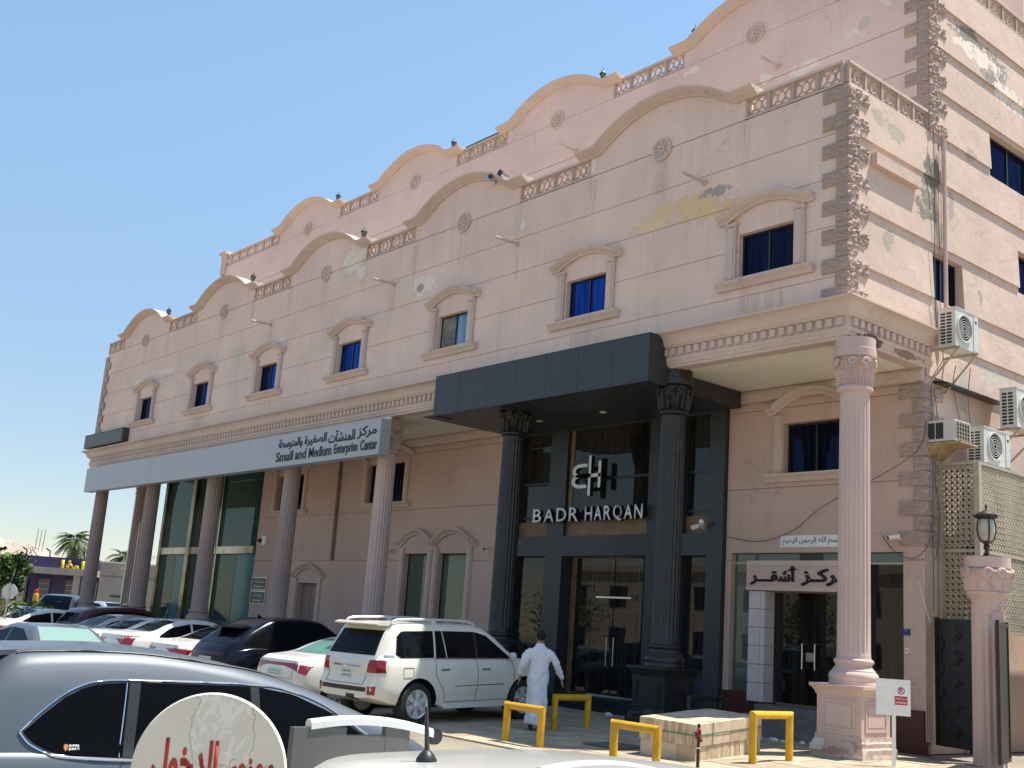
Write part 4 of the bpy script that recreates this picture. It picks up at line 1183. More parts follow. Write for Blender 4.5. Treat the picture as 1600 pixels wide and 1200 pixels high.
pv['kind'] = 'structure'
def tile_mat():
    m, nt, b = newmat('paving_stone')
    pos = nd(nt, 'ShaderNodeNewGeometry').outputs['Position']
    oi = nd(nt, 'ShaderNodeObjectInfo')
    a = noise(nt, pos, 1.6, 5, .65); f = noise(nt, pos, 40, 3)
    col = mixc(nt, oi.outputs['Random'], (.31, .245, .165), (.47, .385, .265))
    col = mixc(nt, math_n(nt, 'MULTIPLY', ramp(nt, a, .45, .72), .55), col, (.22, .18, .135))
    nt.links.new(col, b.inputs['Base Color']); b.inputs['Roughness'].default_value = .85
    bump(nt, b, f, .25, .006); return m
TM = tile_mat()
tw, tl = 12.5 / 22, 6.7 / 13
tv = [MB().prism([(-tw/2 + .008, -tl/2 + .008), (tw/2 - .008, -tl/2 + .008), (tw/2 - .008, tl/2 - .008), (-tw/2 + .008, tl/2 - .008)], XY, -.04, 0).mesh('paving_tile') for _ in range(1)]
rt = random.Random(3)
for j in range(13):
    for i in range(22):
        y = -5.0 + tl * (j + .5); x = -9.0 + tw * (i + .5)
        sl_ = .03 if y < -.1 else 0
        link('paving_tile', tv[0], TM, pv, loc=(x, y, pz(y) + rt.uniform(-.004, .004)), rot=(math.atan(sl_), rt.uniform(-.004, .004), 0))
obj('manhole_cover', MB().box(-2.9, -3.4, pz(-3) + .004, -2.0, -2.6, pz(-3) + .02), M['step'], pv)

# ================================================================== yellow hoop guards
def hoop(x, y, z, L, H, ang, label, mat=None, r=.062):
    o = thing('hoop_barrier', label, 'barrier rail', (x, y, z), (0, 0, ang), 'hoop barriers on the pavement')
    m = mat or M['yellow']
    def mitre(p0, p1, e0, e1):
        """pipe with 45 degree mitred ends; e = +1/-1 shear"""
        n = 16; vs = []
        d = (Vector(p1) - Vector(p0)); vert = abs(d.z) > abs(d.x)
        for P, e in ((Vector(p0), e0), (Vector(p1), e1)):
            for k in range(n):
                t = 2 * math.pi * k / n
                if vert: q = Vector((P.x + r * math.cos(t), r * math.sin(t), P.z + e * r * math.cos(t)))
                else: q = Vector((P.x + e * r * math.cos(t), r * math.sin(t), P.z + r * math.cos(t)))
                vs.append(q)
        fs = [(k, (k + 1) % n, n + (k + 1) % n, n + k) for k in range(n)] + [tuple(range(n)), tuple(range(2 * n - 1, n - 1, -1))]
        return MB().add(vs, fs)
    obj('post', mitre((0, 0, -.1), (0, 0, H - r), 0, -1), m, o, 40)
    obj('post', mitre((L, 0, -.1), (L, 0, H - r), 0, 1), m, o, 40)
    obj('top_rail', mitre((0, 0, H - r), (L, 0, H - r), -1, 1), m, o, 40)
    return o
hoop(-3.66, -4.46, -.14, .88, .655, 0, 'yellow hoop barrier nearest the walking man, in full sun')
hoop(-4.75, -2.35, -.07, .88, .655, R(90), 'yellow hoop barrier standing in shade behind the walking man')
hoop(-.79, -4.78, -.15, .86, .66, 0, 'yellow hoop barrier in front of the paver stack')
hoop(-.02, -1.5, -.05, .95, .78, R(-90), 'yellow hoop barrier between the paver stack and the corner column')
hoop(-3.55, .1, 0, .95, .72, R(90), 'black hoop barrier in the shade before the black shopfront', M['black_iron'])

# ================================================================== strapped stack of pavers
ST = thing('paver_stack', 'strapped stack of pale beige paving slabs on a pallet', 'paver stack', (-.524, -3.21, -.30), (0, 0, R(10.4)))
ST.rotation_euler = (Matrix.Rotation(R(3.2), 3, Vector((.763, .646, 0))) @ Matrix.Rotation(R(10.4), 3, 'Z')).to_euler()
ST.location = (-.524, -3.21, -.335)
PM = [simple('sandstone_paver_%d' % i, c, .85, var=.16, nscale=7, bmp=.2, bscale=50) for i, c in enumerate([(.52, .40, .27), (.58, .46, .32), (.46, .34, .22)])]
rs = random.Random(5)
LX, LY = 1.06, 2.2
nx, ny = 16, 4
pm1 = [dupmesh(MB().box(.002, .003, .002, LX / nx - .002, LY / ny - .003, .168).mesh('paver'), m) for m in PM]
for row in range(2):
    for i in range(nx):
        for j in range(ny):
            if row == 0 and 0 < i < nx - 1 and 0 < j < ny - 1: continue
            link('paver', pm1[rs.choice((0, 1, 1, 2))], [], ST, loc=(-LX + i * LX / nx + rs.uniform(-.003, .003), j * LY / ny + rs.uniform(-.006, .006), .46 + row * .17 + rs.uniform(-.003, .003)))
ny2, nx2 = 27, 3
pm2 = [dupmesh(MB().box(.003, .002, .002, (LX - .03) / nx2 - .004, (LY - .04) / ny2 - .002, .322).mesh('paver'), m) for m in PM]
for j in range(ny2):
    for i in range(nx2):
        if i == 1 and 0 < j < ny2 - 1: continue
        link('paver', pm2[rs.choice((0, 1, 2))], [], ST, loc=(-LX + .015 + i * (LX - .03) / nx2 + rs.uniform(-.004, .006), .02 + j * (LY - .04) / ny2, .135))
obj('filler', MB().box(-LX + .05, .05, .14, -.05, LY - .05, .6), PM[2], ST)
wood = simple('pallet_wood', (.30, .22, .13), .8, var=.3, nscale=8)
for x in (-LX + .05, -LX / 2 - .04, -.13): obj('pallet_runner', MB().box(x, .03, .02, x + .08, LY - .03, .11), wood, ST)
for k in range(7): obj('pallet_board', MB().box(-LX + .02, .03 + k * .255, .11, -.02, .15 + k * .255, .132), wood, ST)
gs = simple('green_strap', (.05, .22, .11), .5, var=0)
obj('strap', MB().box(-LX - .004, -.010, .622, .008, -.006, .638).box(.004, -.010, .622, .008, LY + .01, .638).box(-LX - .008, -.010, .622, -LX - .004, LY + .01, .638).box(-LX - .008, LY + .006, .622, .008, LY + .01, .638), gs, ST)
obj('strap', MB().box(.0085, .50, .40, .0105, .515, .805).box(-LX, .50, .803, .0085, .515, .806), gs, ST)

o = thing('marker_pole', 'thin grey pole with a scrap of red cloth by the paver stack', 'pole', (1.28, -5.3, -.32))
obj('shaft', MB().tube([(0, 0, 0), (0, 0, .98)], .022, 8), M['ac_dark'], o)
obj('ring', MB().lathe([(.024, .66), (.028, .66), (.028, .68), (.024, .68)], n=10), M['white_paint'], o)
cm = simple('red_cloth', (.30, .06, .06), .9, var=.5, nscale=30)
mbc = MB()
for k in range(7):
    t = k * .9
    mbc.tube([(.02 * math.cos(t), .02 * math.sin(t), .80 + .02 * k), (.05 * math.cos(t + .5), .05 * math.sin(t + .5), .78 + .02 * k), (.03 * math.cos(t + 1), .03 * math.sin(t + 1), .75 + .015 * k)], .014, 5)
obj('cloth', mbc, cm, o)

# rubble by the steps
bm = bmesh.new()
for k in range(26):
    x = -7.0 + rs.random() * 4.6; y = 1.2 + rs.random() * .4
    if k > 14: x = -3.4 + rs.random() * 2.3; y = .85 + rs.random() * .4
    s = rs.uniform(.025, .07)
    r_ = bmesh.ops.create_icosphere(bm, subdivisions=1, radius=1)
    for v in r_['verts']: v.co = Vector((x + v.co.x * s * 1.6 * (1 + rs.uniform(-.3, .3)), y + v.co.y * s, .015 + v.co.z * s * .8 * (1 + rs.uniform(-.3, .3))))
me = bpy.data.meshes.new('rubble'); bm.to_mesh(me); bm.free()
o = link('rubble', me, M['white_paint']); o['kind'] = 'stuff'

# ================================================================== no-parking board on a post
ang = math.atan2(.71, .70)
NP = thing('no_parking_board', 'white square no-parking board on a thin white post beside the column', 'parking sign', (1.12, -.27, -.03), (0, 0, ang))
obj('post', MB().box(-.03, -.012, 0, .03, .012, .84), M['white_paint'], NP)
obj('board', MB().box(-.29, -.034, .82, .26, -.012, 1.39), M['white_paint'], NP)
red = simple('sign_red', (.50, .035, .02), .45, var=.06)
obj('sticker', MB().box(.0, -.0365, .985, .215, -.034, 1.30), M['white'], NP)
obj('red_field', MB().box(.005, -.0380, .99, .21, -.0365, 1.13), red, NP)
mbr = MB().lathe([(.045, -.0388), (.045, -.0365), (.06, -.0365), (.06, -.0388), (.045, -.0388)], c=(.108, 0, 1.215), n=24, axis='y')
obj('ring', mbr, red, NP)
obj('slash', MB().prism([(.068, 1.248), (.076, 1.257), (.148, 1.184), (.14, 1.175)], XZ, -.0392, -.0385), red, NP)
text('letter', 'P', (.082, -.0368, 1.175), RT, UP, .052, .08, .001, M['text_black'], NP, bold=.02)
text('lettering', arabic('ممنوع الوقوف'), (.02, -.0382, 1.062), RT, UP, .175, .05, .001, M['white'], NP, bold=.01)
text('lettering', 'NO PARKING', (.02, -.0382, 1.01), RT, UP, .175, .034, .001, M['white'], NP, bold=.01)

# ================================================================== gate
GP = thing('gate_pillar', 'free-standing fluted pink gate pillar with leafy capital', 'gate pillar', (1.36, 2.45, -.17))
mb = MB()
def radg(t, r, z):
    if z < .06 or z > 2.86: return r
    ph = (t * 16 / (2 * math.pi)) % 1.0
    return r - (0 if ph < .3 else .022 * math.sin((ph - .3) / .7 * math.pi) ** .7)
mb.lathe([(.30, 0), (.30, .05), (.295, .07), (.29, 1.4), (.285, 2.84), (.285, 2.88), (.285, 3.0), (.31, 3.03), (.36, 3.08), (.37, 3.10), (.37, 3.14), (.34, 3.15), (.36, 3.25), (.40, 3.42), (.42, 3.5), (.38, 3.55), (.36, 3.56), (.40, 3.575), (.40, 3.76), (0, 3.76)], n=96, rad=radg)
obj('shaft', mb, M['column'], GP, 40)
LG = recol(leaf_mesh(.13, .40, 3.15, .345, .06, .07), M['column'])
for i in range(10): link('leaf', LG, [], GP, 45, rot=(0, 0, R(36 * i)))
for i in range(4):
    for sgn in (-1, 1):
        b = R(90 * i + 45) + sgn * .3
        o = link('scroll', SETS['pink']['scroll'], [], GP, 45, loc=(.42 * math.sin(b), -.42 * math.cos(b), 3.47), rot=(0, 0, b)); o.scale = (1.2, 1.2, 1.2)
L_ = thing('gate_lantern', 'black glazed lantern standing on the gate pillar', 'lantern', (1.36, 2.45, 3.59))
obj('foot', MB().lathe([(.11, 0), (.11, .03), (.05, .06), (.035, .14), (.06, .20), (.04, .24), (.09, .28), (.11, .30)], n=16), M['black_iron'], L_, 40)
obj('glass', MB().lathe([(.09, .30), (.13, .38), (.15, .50), (.14, .62), (.11, .72), (0, .72)], n=16), simple('lantern_glass', (.42, .40, .32), .1, var=.15, nscale=8), L_, 50)
obj('bulb', MB().lathe([(.02, .30), (.03, .5), (.0, .6)], n=8), M['white'], L_)
for i in range(4):
    a = R(45 + 90 * i); c, s = math.cos(a), math.sin(a)
    obj('rib', MB().tube([(.10 * c, .10 * s, .29), (.145 * c, .145 * s, .38), (.17 * c, .17 * s, .50), (.16 * c, .16 * s, .62), (.14 * c, .14 * s, .72)], .013, 5), M['black_iron'], L_)
obj('crown', MB().lathe([(.13, .70), (.20, .74), (.21, .78), (.17, .79), (.14, .82), (.05, .86), (.015, .88), (.02, .92), (.008, .98), (0, 1.0)], n=14, rad=lambda t, r, z: r * (1 + .06 * math.cos(7 * t)) if r > .15 else r), M['black_iron'], L_, 40)

def gate_leaf(name, label, p0, p1, z0, z1):
    p0 = Vector(p0); p1 = Vector(p1); L = (p1 - p0).length; a = math.atan2(p1.y - p0.y, p1.x - p0.x)
    o = thing(name, label, 'gate', (p0.x, p0.y, z0), (0, 0, a), 'leaves of the black gate')
    H = z1 - z0
    obj('panel', MB().box(.05, -.012, .05, L - .05, .012, H - .06), M['black_iron'], o)
    for b in ((0, 0, .06, H), (L - .06, 0, L, H), (.06, 0, L - .06, .06), (.06, H - .09, L - .06, H - .03)):
        obj('frame', MB().box(b[0], -.03, b[1], b[2], .03, b[3]), M['black_iron'], o)
    def pyr(cx, cz, w, h, d):
        mb = MB()
        for k, (w2, h2, dd) in enumerate(((w, h, .03), (w * .62, h * .62, d), )):
            mb.add([(cx - w2, -.012, cz), (cx, -.012, cz - h2), (cx + w2, -.012, cz), (cx, -.012, cz + h2), (cx - w2 * .8, -.012 - dd, cz), (cx, -.012 - dd, cz - h2 * .8), (cx + w2 * .8, -.012 - dd, cz), (cx, -.012 - dd, cz + h2 * .8)],
                   [(0, 1, 5, 4), (1, 2, 6, 5), (2, 3, 7, 6), (3, 0, 4, 7), (4, 5, 6, 7)])
        return mb
    n = 5; step = (H - .2) / n
    for k in range(n):
        obj('diamond_boss', pyr(L / 2, .12 + step * (k + .5), min(.17, L * .19), step * .42, .05), M['black_iron'], o)
    for k in range(n + 1):
        for sx in (.16, L - .16):
            z = .12 + step * k
            if .15 < z < H - .15: obj('diamond_boss', pyr(sx, z, .085, step * .38, .04), M['black_iron'], o)
    return o
gate_leaf('gate_leaf', 'closed black gate leaf with raised diamonds between wall and pillar', (.06, 2.95), (1.04, 2.72), .17, 2.52)
gate_leaf('gate_leaf', 'open black gate leaf seen edge-on at the right of the pillar', (1.72, 2.40), (2.02, 1.45), .10, 2.45)

def lattice_panel(L, H, pitch=.115):
    mb = MB(); w = .011; t = .012
    def seg(a, c):
        a = Vector(a); c = Vector(c); d = (c - a)
        if d.length < 1e-4: return
        d.normalize(); n = Vector((-d.y, d.x)) * w
        mb.prism([(a.x - n.x, a.y - n.y), (c.x - n.x, c.y - n.y), (c.x + n.x, c.y + n.y), (a.x + n.x, a.y + n.y)], XZ, -t, t)
    k = -int(H / pitch)
    while k * pitch < L + H:
        for sgn in (1, -1):
            x0 = k * pitch
            # line x = x0 + z (sgn 1) or mirrored
            z0 = max(0, -x0); z1 = min(H, L - x0)
            if z1 > z0 + .01:
                a = (x0 + z0, z0); c = (x0 + z1, z1)
                if sgn < 0: a = (L - a[0], a[1]); c = (L - c[0], c[1])
                seg(a, c)
        k += 1
    n = int(H / pitch)
    for i in range(1, n): seg((0, i * pitch), (L, i * pitch))
    m = int(L / pitch)
    for i in range(1, m): seg((i * pitch, 0), (i * pitch, H))
    return mb
SCN = thing('lattice_screen', 'tan metal lattice screen boxing in the side alley above the gate', 'screen', (0, 3.2, 2.3))
for (x0, y0, L, a) in ((.06, 0, .72, 0), (.82, .04, 2.9, R(90)), (.82, 3.02, 2.9, R(90))):
    for z0, h in ((.05, 1.42), (1.55, 1.62)):
        mo = obj('mesh_panel', lattice_panel(L, h), M['lattice'], SCN, loc=(x0, y0, z0), rot=(0, 0, a), fix=False); mo['kind'] = 'stuff'
for (x0, y0, x1, y1) in ((.02, -.04, .10, .04), (.77, -.06, .88, .05), (.79, 2.94, .86, 3.02), (.79, 5.92, .86, 6.0)):
    obj('post', MB().box(x0, y0, -.3, x1, y1, 3.2), M['tan'], SCN)
for z in (0, 1.47, 3.17):
    obj('rail', MB().box(.10, -.03, z, .77, .03, z + .06), M['tan'], SCN)
    obj('rail', MB().box(.79, .05, z, .85, 5.92, z + .06), M['tan'], SCN)
o = thing('alley_door', 'dark doorway behind the lattice screen', 'doorway', (.012, 4.6, 0))
obj('panel', MB().box(0, -.45, 0, .03, .6, 4.2), M['dark_room'], o); obj('frame', MB().box(0, -.52, 0, .05, -.45, 4.26).box(0, .6, 0, .05, .67, 4.26).box(0, -.45, 4.2, .05, .6, 4.26), M['tan'], o)
o = obj('boundary_wall', MB().box(2.5, 3.2, -.1, 2.75, 16, 2.55).box(2.45, 3.15, 2.55, 2.8, 16, 2.68), simple('beige_wall', (.52, .41, .26), .85, var=.12, nscale=1.5, bmp=.15)); tag(o, 'beige boundary wall beyond the open gate leaf', 'wall')

# ================================================================== round no-entry disc close to the camera
def disc_mat():
    m, nt, b = newmat('worn_sign_face')
    tc = nd(nt, 'ShaderNodeTexCoord').outputs['Object']
    sep = nd(nt, 'ShaderNodeSeparateXYZ'); nt.links.new(tc, sep.inputs[0])
    a = noise(nt, tc, 10, 5, .7); wv = noise(nt, vscale(nt, tc, (60, 60, 60)), 1.0, 2)
    col = mixc(nt, ramp(nt, noise(nt, tc, 4, 4), .35, .7), (.80, .73, .59), (.70, .63, .50))
    x = math_n(nt, 'ADD', sep.outputs['X'], math_n(nt, 'MULTIPLY', math_n(nt, 'SUBTRACT', a, .5), .09))
    z = math_n(nt, 'ADD', sep.outputs['Z'], math_n(nt, 'MULTIPLY', math_n(nt, 'SUBTRACT', a, .5), .18))
    # strip where the film has come away, from the top down
    s1 = math_n(nt, 'MULTIPLY', ramp(nt, x, -.044, -.041), math_n(nt, 'SUBTRACT', 1.0, ramp(nt, x, .082, .085)))
    s1 = math_n(nt, 'MULTIPLY', s1, ramp(nt, z, .003, .006))
    sc = noise(nt, vscale(nt, tc, (30, 30, 16)), 1.4, 4, .7, 1.5)
    peel = mixc(nt, ramp(nt, sc, .48, .53), (.74, .67, .55), (.86, .80, .68))
    col = mixc(nt, s1, col, peel)
    nt.links.new(col, b.inputs['Base Color']); b.inputs['Roughness'].default_value = .55
    bump(nt, b, math_n(nt, 'SUBTRACT', 1.0, s1), .9, .004, bump(nt, b, wv, .15, .001)); return m
DP = Vector((9.249, -16.284, 1.373))
da = math.atan2(.7707, .637)
NE = thing('no_entry_disc', 'round cream no-entry disc with red Arabic lettering and peeling film', 'road sign', (DP.x, DP.y, -.3), (0, 0, da))
zc = DP.z + .3
obj('pole', MB().tube([(0, .032, 0), (0, .032, zc + .07)], .02, 10), M['steel'], NE, 40)
dd = obj('disc', MB().lathe([(0, 0), (.157, 0), (.160, .003), (.160, .010), (0, .010)], n=72, axis='y'), disc_mat(), NE, 30, loc=(0, 0, zc))
rm = simple('worn_red_paint', (.55, .055, .03), .6, var=.25, nscale=25)
text('lettering', arabic('الدخول'), (-.118, -.0008, zc - .040), RT, UP, .135, .105, .0006, rm, NE, bold=.035)
text('lettering', arabic('ممنوع'), (.038, -.0008, zc - .032), RT, UP, .098, .067, .0006, rm, NE, bold=.035)

# ================================================================== far left background
def frame_at(x, y, z=0.0, deg=50.3):
    return (x, y, z), (0, 0, R(deg))
vr = simple('terracotta_tiles', (.40, .32, .26), .8, var=.2, nscale=1.5); vw = simple('villa_wall', (.52, .41, .30), .85, var=.08)
loc, rot = frame_at(-68.0, 6.4)
V = thing('villa', 'cream villa with hipped terracotta tile roof at the far left', 'house', loc, rot)
obj('wall', MB().box(-6, 0, 0, 1.4, 8, 4.3).box(-6.2, -.2, 4.0, 1.5, 8.2, 4.25), vw, V)
def hip(x0, x1, y0, y1, z0, z1, ov=.35):
    d = (y1 - y0) / 2
    P = [(x0 - ov, y0 - ov, z0), (x1 + ov, y0 - ov, z0), (x1 + ov, y1 + ov, z0), (x0 - ov, y1 + ov, z0), (x0 + d * .6, (y0 + y1) / 2, z1), (x1 - d * .6, (y0 + y1) / 2, z1)]
    return MB().add(P, [(0, 1, 5, 4), (1, 2, 5), (2, 3, 4, 5), (3, 0, 4), (0, 3, 2, 1)])
rf = obj('roof', hip(-4, 1.4, 0, 3.4, 4.3, 5.2), vr, V)
for k in range(16):
    x = -3.9 + k * .36
    obj('tile_row', MB().tube([(x, -.3, 4.34), (max(min(x, .2), -2.8), 1.5, 5.15)], .06, 5), vr, rf)
rf2 = obj('roof', hip(-8, -1.4, -1.2, 3.4, 4.75, 5.9), vr, V)
for k in range(3): obj('rebar', MB().tube([(.7 + .25 * k, 1, 4.6), (.75 + .25 * k, 1, 6.2)], .03, 4), vr, V)
obj('window', MB().box(-1.5, -.03, 3.0, -.6, 0, 3.8), M['dark_room'], V)
purple = simple('purple_cladding', (.05, .03, .115), .5, var=.15, nscale=.8); conc = simple('bare_concrete', (.38, .34, .29), .85, var=.15, nscale=1)
loc, rot = frame_at(-52.8, 3.9)
PS = thing('purple_shop', 'low purple shop with yellow sign lettering beyond the parked cars', 'shop', loc, rot)
obj('fascia', MB().box(-2.2, .1, 3.32, 2.3, 6, 3.9), purple, PS)
obj('canopy_slab', MB().box(-2.4, -.8, 2.95, 2.6, .1, 3.3), conc, PS)
obj('wall', MB().box(-2.2, .6, 0, 2.4, 6, 3.3), purple, PS)
for x in (-1.35, 1.6): obj('pillar', MB().box(x - .18, -.7, 0, x + .18, -.4, 2.95), conc, PS)
for x0, x1 in ((-.9, -.3), (.6, 2.3)):
    sh = obj('shutter', MB().box(x0, .5, .2, x1, .6, 2.7), M['step'], PS)
    for k in range(8): obj('slat', MB().box(x0, .47, .3 + k * .3, x1, .5, .36 + k * .3), conc, sh)
obj('window', MB().box(-2.1, .56, .8, -1.5, .6, 2.6), M['navy_glass'], PS)
yl2 = simple('yellow_sign_letters', (.75, .55, .03), .4, var=0)
text('lettering', arabic('لوفا'), (.42, -.05, 3.05), RT, UP, 1.3, .72, .1, [yl2, M['text_black']], PS, bold=.05)
for k, x in enumerate((-1.7, -.4, 1.0)): obj('sign_lamp', MB().tube([(x, .2, 3.9), (x, .1, 4.2), (x, -.4, 4.3)], .04, 5), M['black_iron'], PS)
loc, rot = frame_at(-48.2, 6.4)
GW = thing('grey_hut', 'plain grey rendered building behind the left columns', 'building', loc, rot)
obj('wall', MB().box(-1.6, 0, 0, 3.5, 5, 3.72), conc, GW); obj('coping', MB().box(-1.65, -.05, 3.72, 3.55, 5.05, 3.8), M['white_paint'], GW)
obj('tank', MB().box(-.5, 1, 3.8, 1.5, 3, 4.3), M['white_paint'], GW)
obj('band', MB().box(-1.6, -.02, 3.0, 3.5, 0, 3.04), M['step'], GW); obj('shelf', MB().box(-.9, -.1, 1.95, .2, 0, 2.02), M['black_iron'], GW)

leafm = simple('palm_leaf', (.11, .145, .055), .7, var=.35, nscale=2); drym = simple('dry_palm_leaf', (.25, .19, .10), .8, var=.3); bark = simple('palm_bark', (.17, .13, .09), .9, var=.3, nscale=6)
def frond_mesh(L, droop, seed):
    r = random.Random(seed); mb = MB(); n = 12
    pts = [Vector((L * t, 0, droop[0] * t - droop[1] * t * t)) for t in [i / n for i in range(n + 1)]]
    mb.tube(pts, [.02 * (1 - .8 * i / n) for i in range(n + 1)], 4)
    for i in range(3, n + 1):
        p = pts[i]; d = (pts[i] - pts[i - 1]).normalized()
        for sgn in (-1, 1):
            for kk in range(2):
                l = L * .34 * math.sin(math.pi * (.25 + .7 * i / n)) * r.uniform(.8, 1.1)
                q = p + d * (kk * L / n / 2)
                e = q + (d * .65 + Vector((0, sgn * .75, -.22 - .2 * r.random()))).normalized() * l
                w = d * .035
                mb.add([q - w, q + w, e + Vector((0, 0, .0)), q + Vector((0, 0, .02))], [(0, 1, 2), (1, 3, 2), (3, 0, 2)])
    return mb.mesh('frond', False)
FR = [frond_mesh(1.15, (.75, 1.0), 1), frond_mesh(1.2, (.35, .95), 2), frond_mesh(1.1, (-.15, .95), 3)]
FRd = [dupmesh(f, drym) for f in FR]
for f in FR: f.materials.append(leafm)
def palm(x, y, z, s, label, seed):
    r = random.Random(seed)
    o = thing('palm_tree', label, 'palm tree', (x, y, 0), group='fan palms beyond the street')
    tk = obj('trunk', MB().tube([(0, 0, 0), (.05, 0, z * .5), (0, 0, z)], [.22 * s, .18 * s, .2 * s], 9), bark, o, 40)
    cr = obj('crown', MB().tube([(0, 0, z - .35 * s), (0, 0, z + .1 * s)], [.2 * s, .08 * s], 8), bark, o)
    for k in range(64):
        lv = k % 3
        f = link('frond', FR[lv], [], cr, loc=(0, 0, z), rot=(0, r.uniform(-.75, .25) if lv == 0 else r.uniform(-.2, .5), r.random() * 6.28)); q = s * r.uniform(.85, 1.1); f.scale = (q, q, q)
    for k in range(34):
        f = link('frond', FRd[2], [], cr, loc=(0, 0, z - .1 * s), rot=(0, r.uniform(.7, 1.35), r.random() * 6.28)); q = s * r.uniform(.7, 1.0); f.scale = (q, q, q)
    return o
palm(-70.3, 10.9, 5.75, 1.2, 'full crowned palm left of the leftmost columns', 3)
palm(-66.1, 12.85, 4.75, 1.0, 'palm seen between the two leftmost columns', 9)
o = thing('lamp_post', 'tall slim street lamp post seen between the left columns', 'lamp post', (-43.6, 4.33, 0))
obj('pole', MB().tube([(0, 0, 0), (.0, 0, 3.4), (0, 0, 8.6)], [.09, .07, .05], 8), M['steel'], o, 40)
obj('arm', MB().tube([(0, 0, 8.6), (.3, .4, 8.9), (.8, 1.0, 9.0)], .04, 6), M['steel'], o); obj('lamp_head', MB().box(.7, .85, 8.94, 1.2, 1.35, 9.04), M['steel'], o)
obj('collar', MB().box(-.2, -.2, 3.3, .2, .2, 3.42), M['tan'], o)

def leaf_cloud(name, n, fn, mats, parent, size, seed):
    r = random.Random(seed); mb = MB()
    for k in range(n):
        p = Vector(fn(r)); a = r.random() * 6.28; t = r.uniform(-.3, .9)
        d = Vector((math.cos(a) * math.cos(t), math.sin(a) * math.cos(t), math.sin(t))); s_ = Vector((-math.sin(a), math.cos(a), r.uniform(-.3, .3)))
        L = size * r.uniform(.7, 1.2); w = L * .28
        mb.add([p, p + d * L * .5 + s_ * w + Vector((0, 0, .1 * L)), p + d * L, p + d * L * .5 - s_ * w + Vector((0, 0, .1 * L))], [(0, 1, 2), (0, 2, 3)], r.choice((0, 0, 1)))
    o = obj(name, mb, mats, parent, fix=False); o['kind'] = 'stuff'; return o
gl1 = simple('glossy_leaf', (.085, .17, .03), .65, var=.4, nscale=3, spec=.2); gl2 = simple('yellow_green_leaf', (.26, .34, .04), .7, var=.3, nscale=3, spec=.2); gl3 = simple('dark_leaf', (.045, .085, .025), .7, var=.4, nscale=2, spec=.2)
o = thing('frangipani_tree', 'small broad-leaved tree at the left edge beyond the cars', 'tree', (-31.1, -5.0, -.15))
br = MB(); tips = []
rr = random.Random(11)
for k in range(9):
    a = rr.random() * 6.28; r_ = rr.uniform(.25, .75)
    q = (r_ * math.cos(a), r_ * math.sin(a), rr.uniform(2.1, 3.0)); m_ = (q[0] * .4, q[1] * .4, 1.3)
    br.tube([(0, 0, .9), m_, q], [.06, .045, .03], 6); tips.append(q)
br.tube([(0, 0, 0), (.03, 0, 1.0)], [.1, .07], 8)
obj('trunk', br, M['column'], o)
leaf_cloud('crown', 620, lambda r: (lambda q: (q[0] + r.gauss(0, .17), q[1] + r.gauss(0, .17), q[2] + r.gauss(0, .13)))(r.choice(tips)), [gl1, gl3], o, .3, 4)
o = thing('hedge', 'bright yellow-green hedge below the small tree at the left edge', 'hedge', (-31.0, -4.7, -.15))
leaf_cloud('foliage', 900, lambda r: (r.uniform(-1.2, 1.2), r.uniform(-1.2, 1.2), r.uniform(.2, 1.65)), [gl2, gl1], o, .2, 6)
o = thing('octagon_sign', 'bare back of an octagonal road sign below the small tree', 'road sign', (-29.0, -5.33, -.1), (0, 0, R(50)))
obj('plate', MB().prism([(0.27 * math.cos(R(22.5 + 45 * k)), 1.90 + .27 * math.sin(R(22.5 + 45 * k))) for k in range(8)], XZ, -.015, .015), M['ac_white'], o)
obj('post', MB().box(-.03, -.05, 0, .03, -.016, 2.2), M['steel'], o)
o = thing('yellow_marker', 'yellow bollard with small red cap beyond the parked cars', 'bollard', (-41.0, -.6, 0))
obj('post', MB().lathe([(.12, 0), (.12, 1.75), (.09, 1.85), (0, 1.85)], n=10), M['yellow'], o); obj('cap', MB().lathe([(.09, 1.85), (.09, 1.98), (0, 2.02)], n=10), red, o)

# ================================================================== across the street (what the glass reflects)
OB = thing('opposite_building', 'beige building across the street mirrored in the shop glass', 'building', (-20, -46, -.3))
obj('wall', MB().box(-45, -10, 0, 16, 0, 7.5).box(-45.2, -10, 7.5, 16.2, .3, 8.0), simple('opposite_render', (.50, .42, .33), .85, var=.1), OB)
for k in range(12):
    for z in (1.2, 4.6):
        f = obj('window', MB().box(-42 + k * 4.8, 0, z, -40 + k * 4.8, .04, z + 1.7), M['navy_glass'], OB)
OB2 = thing('opposite_house', 'taller cream house across the street mirrored in the shop glass', 'building', (12, -44, -.3))
obj('wall', MB().box(-8, -12, 0, 14, 0, 11), simple('opposite_cream', (.60, .54, .44), .85, var=.1), OB2)
for k in range(4):
    for z in (1.5, 5, 8): obj('window', MB().box(-6 + k * 4.8, 0, z, -4 + k * 4.8, .04, z + 1.7), M['navy_glass'], OB2)
for i, (x, y, h) in enumerate(((-24, -27, 4.6), (-13.5, -29, 4.2), (-40, -25, 4.4))):
    o = thing('street_tree', ['leafy street tree mirrored in the left black shop pane', 'leafy street tree mirrored in the black shop door', 'street tree opposite the teal glass'][i], 'tree', (x, y, -.3))
    obj('trunk', MB().tube([(0, 0, 0), (.1, 0, h * .5), (0, .1, h * .8)], [.16, .12, .07], 8), bark, o)
    leaf_cloud('crown', 1400, lambda r: (r.gauss(0, 1.0), r.gauss(0, 1.0), h * .72 + r.gauss(0, .8)), [gl1, gl3], o, .34, 20 + i)
o = thing('street_lamp', 'single-arm street lamp mirrored in the black shop glass', 'lamp post', (-22.0, -20.5, -.3))
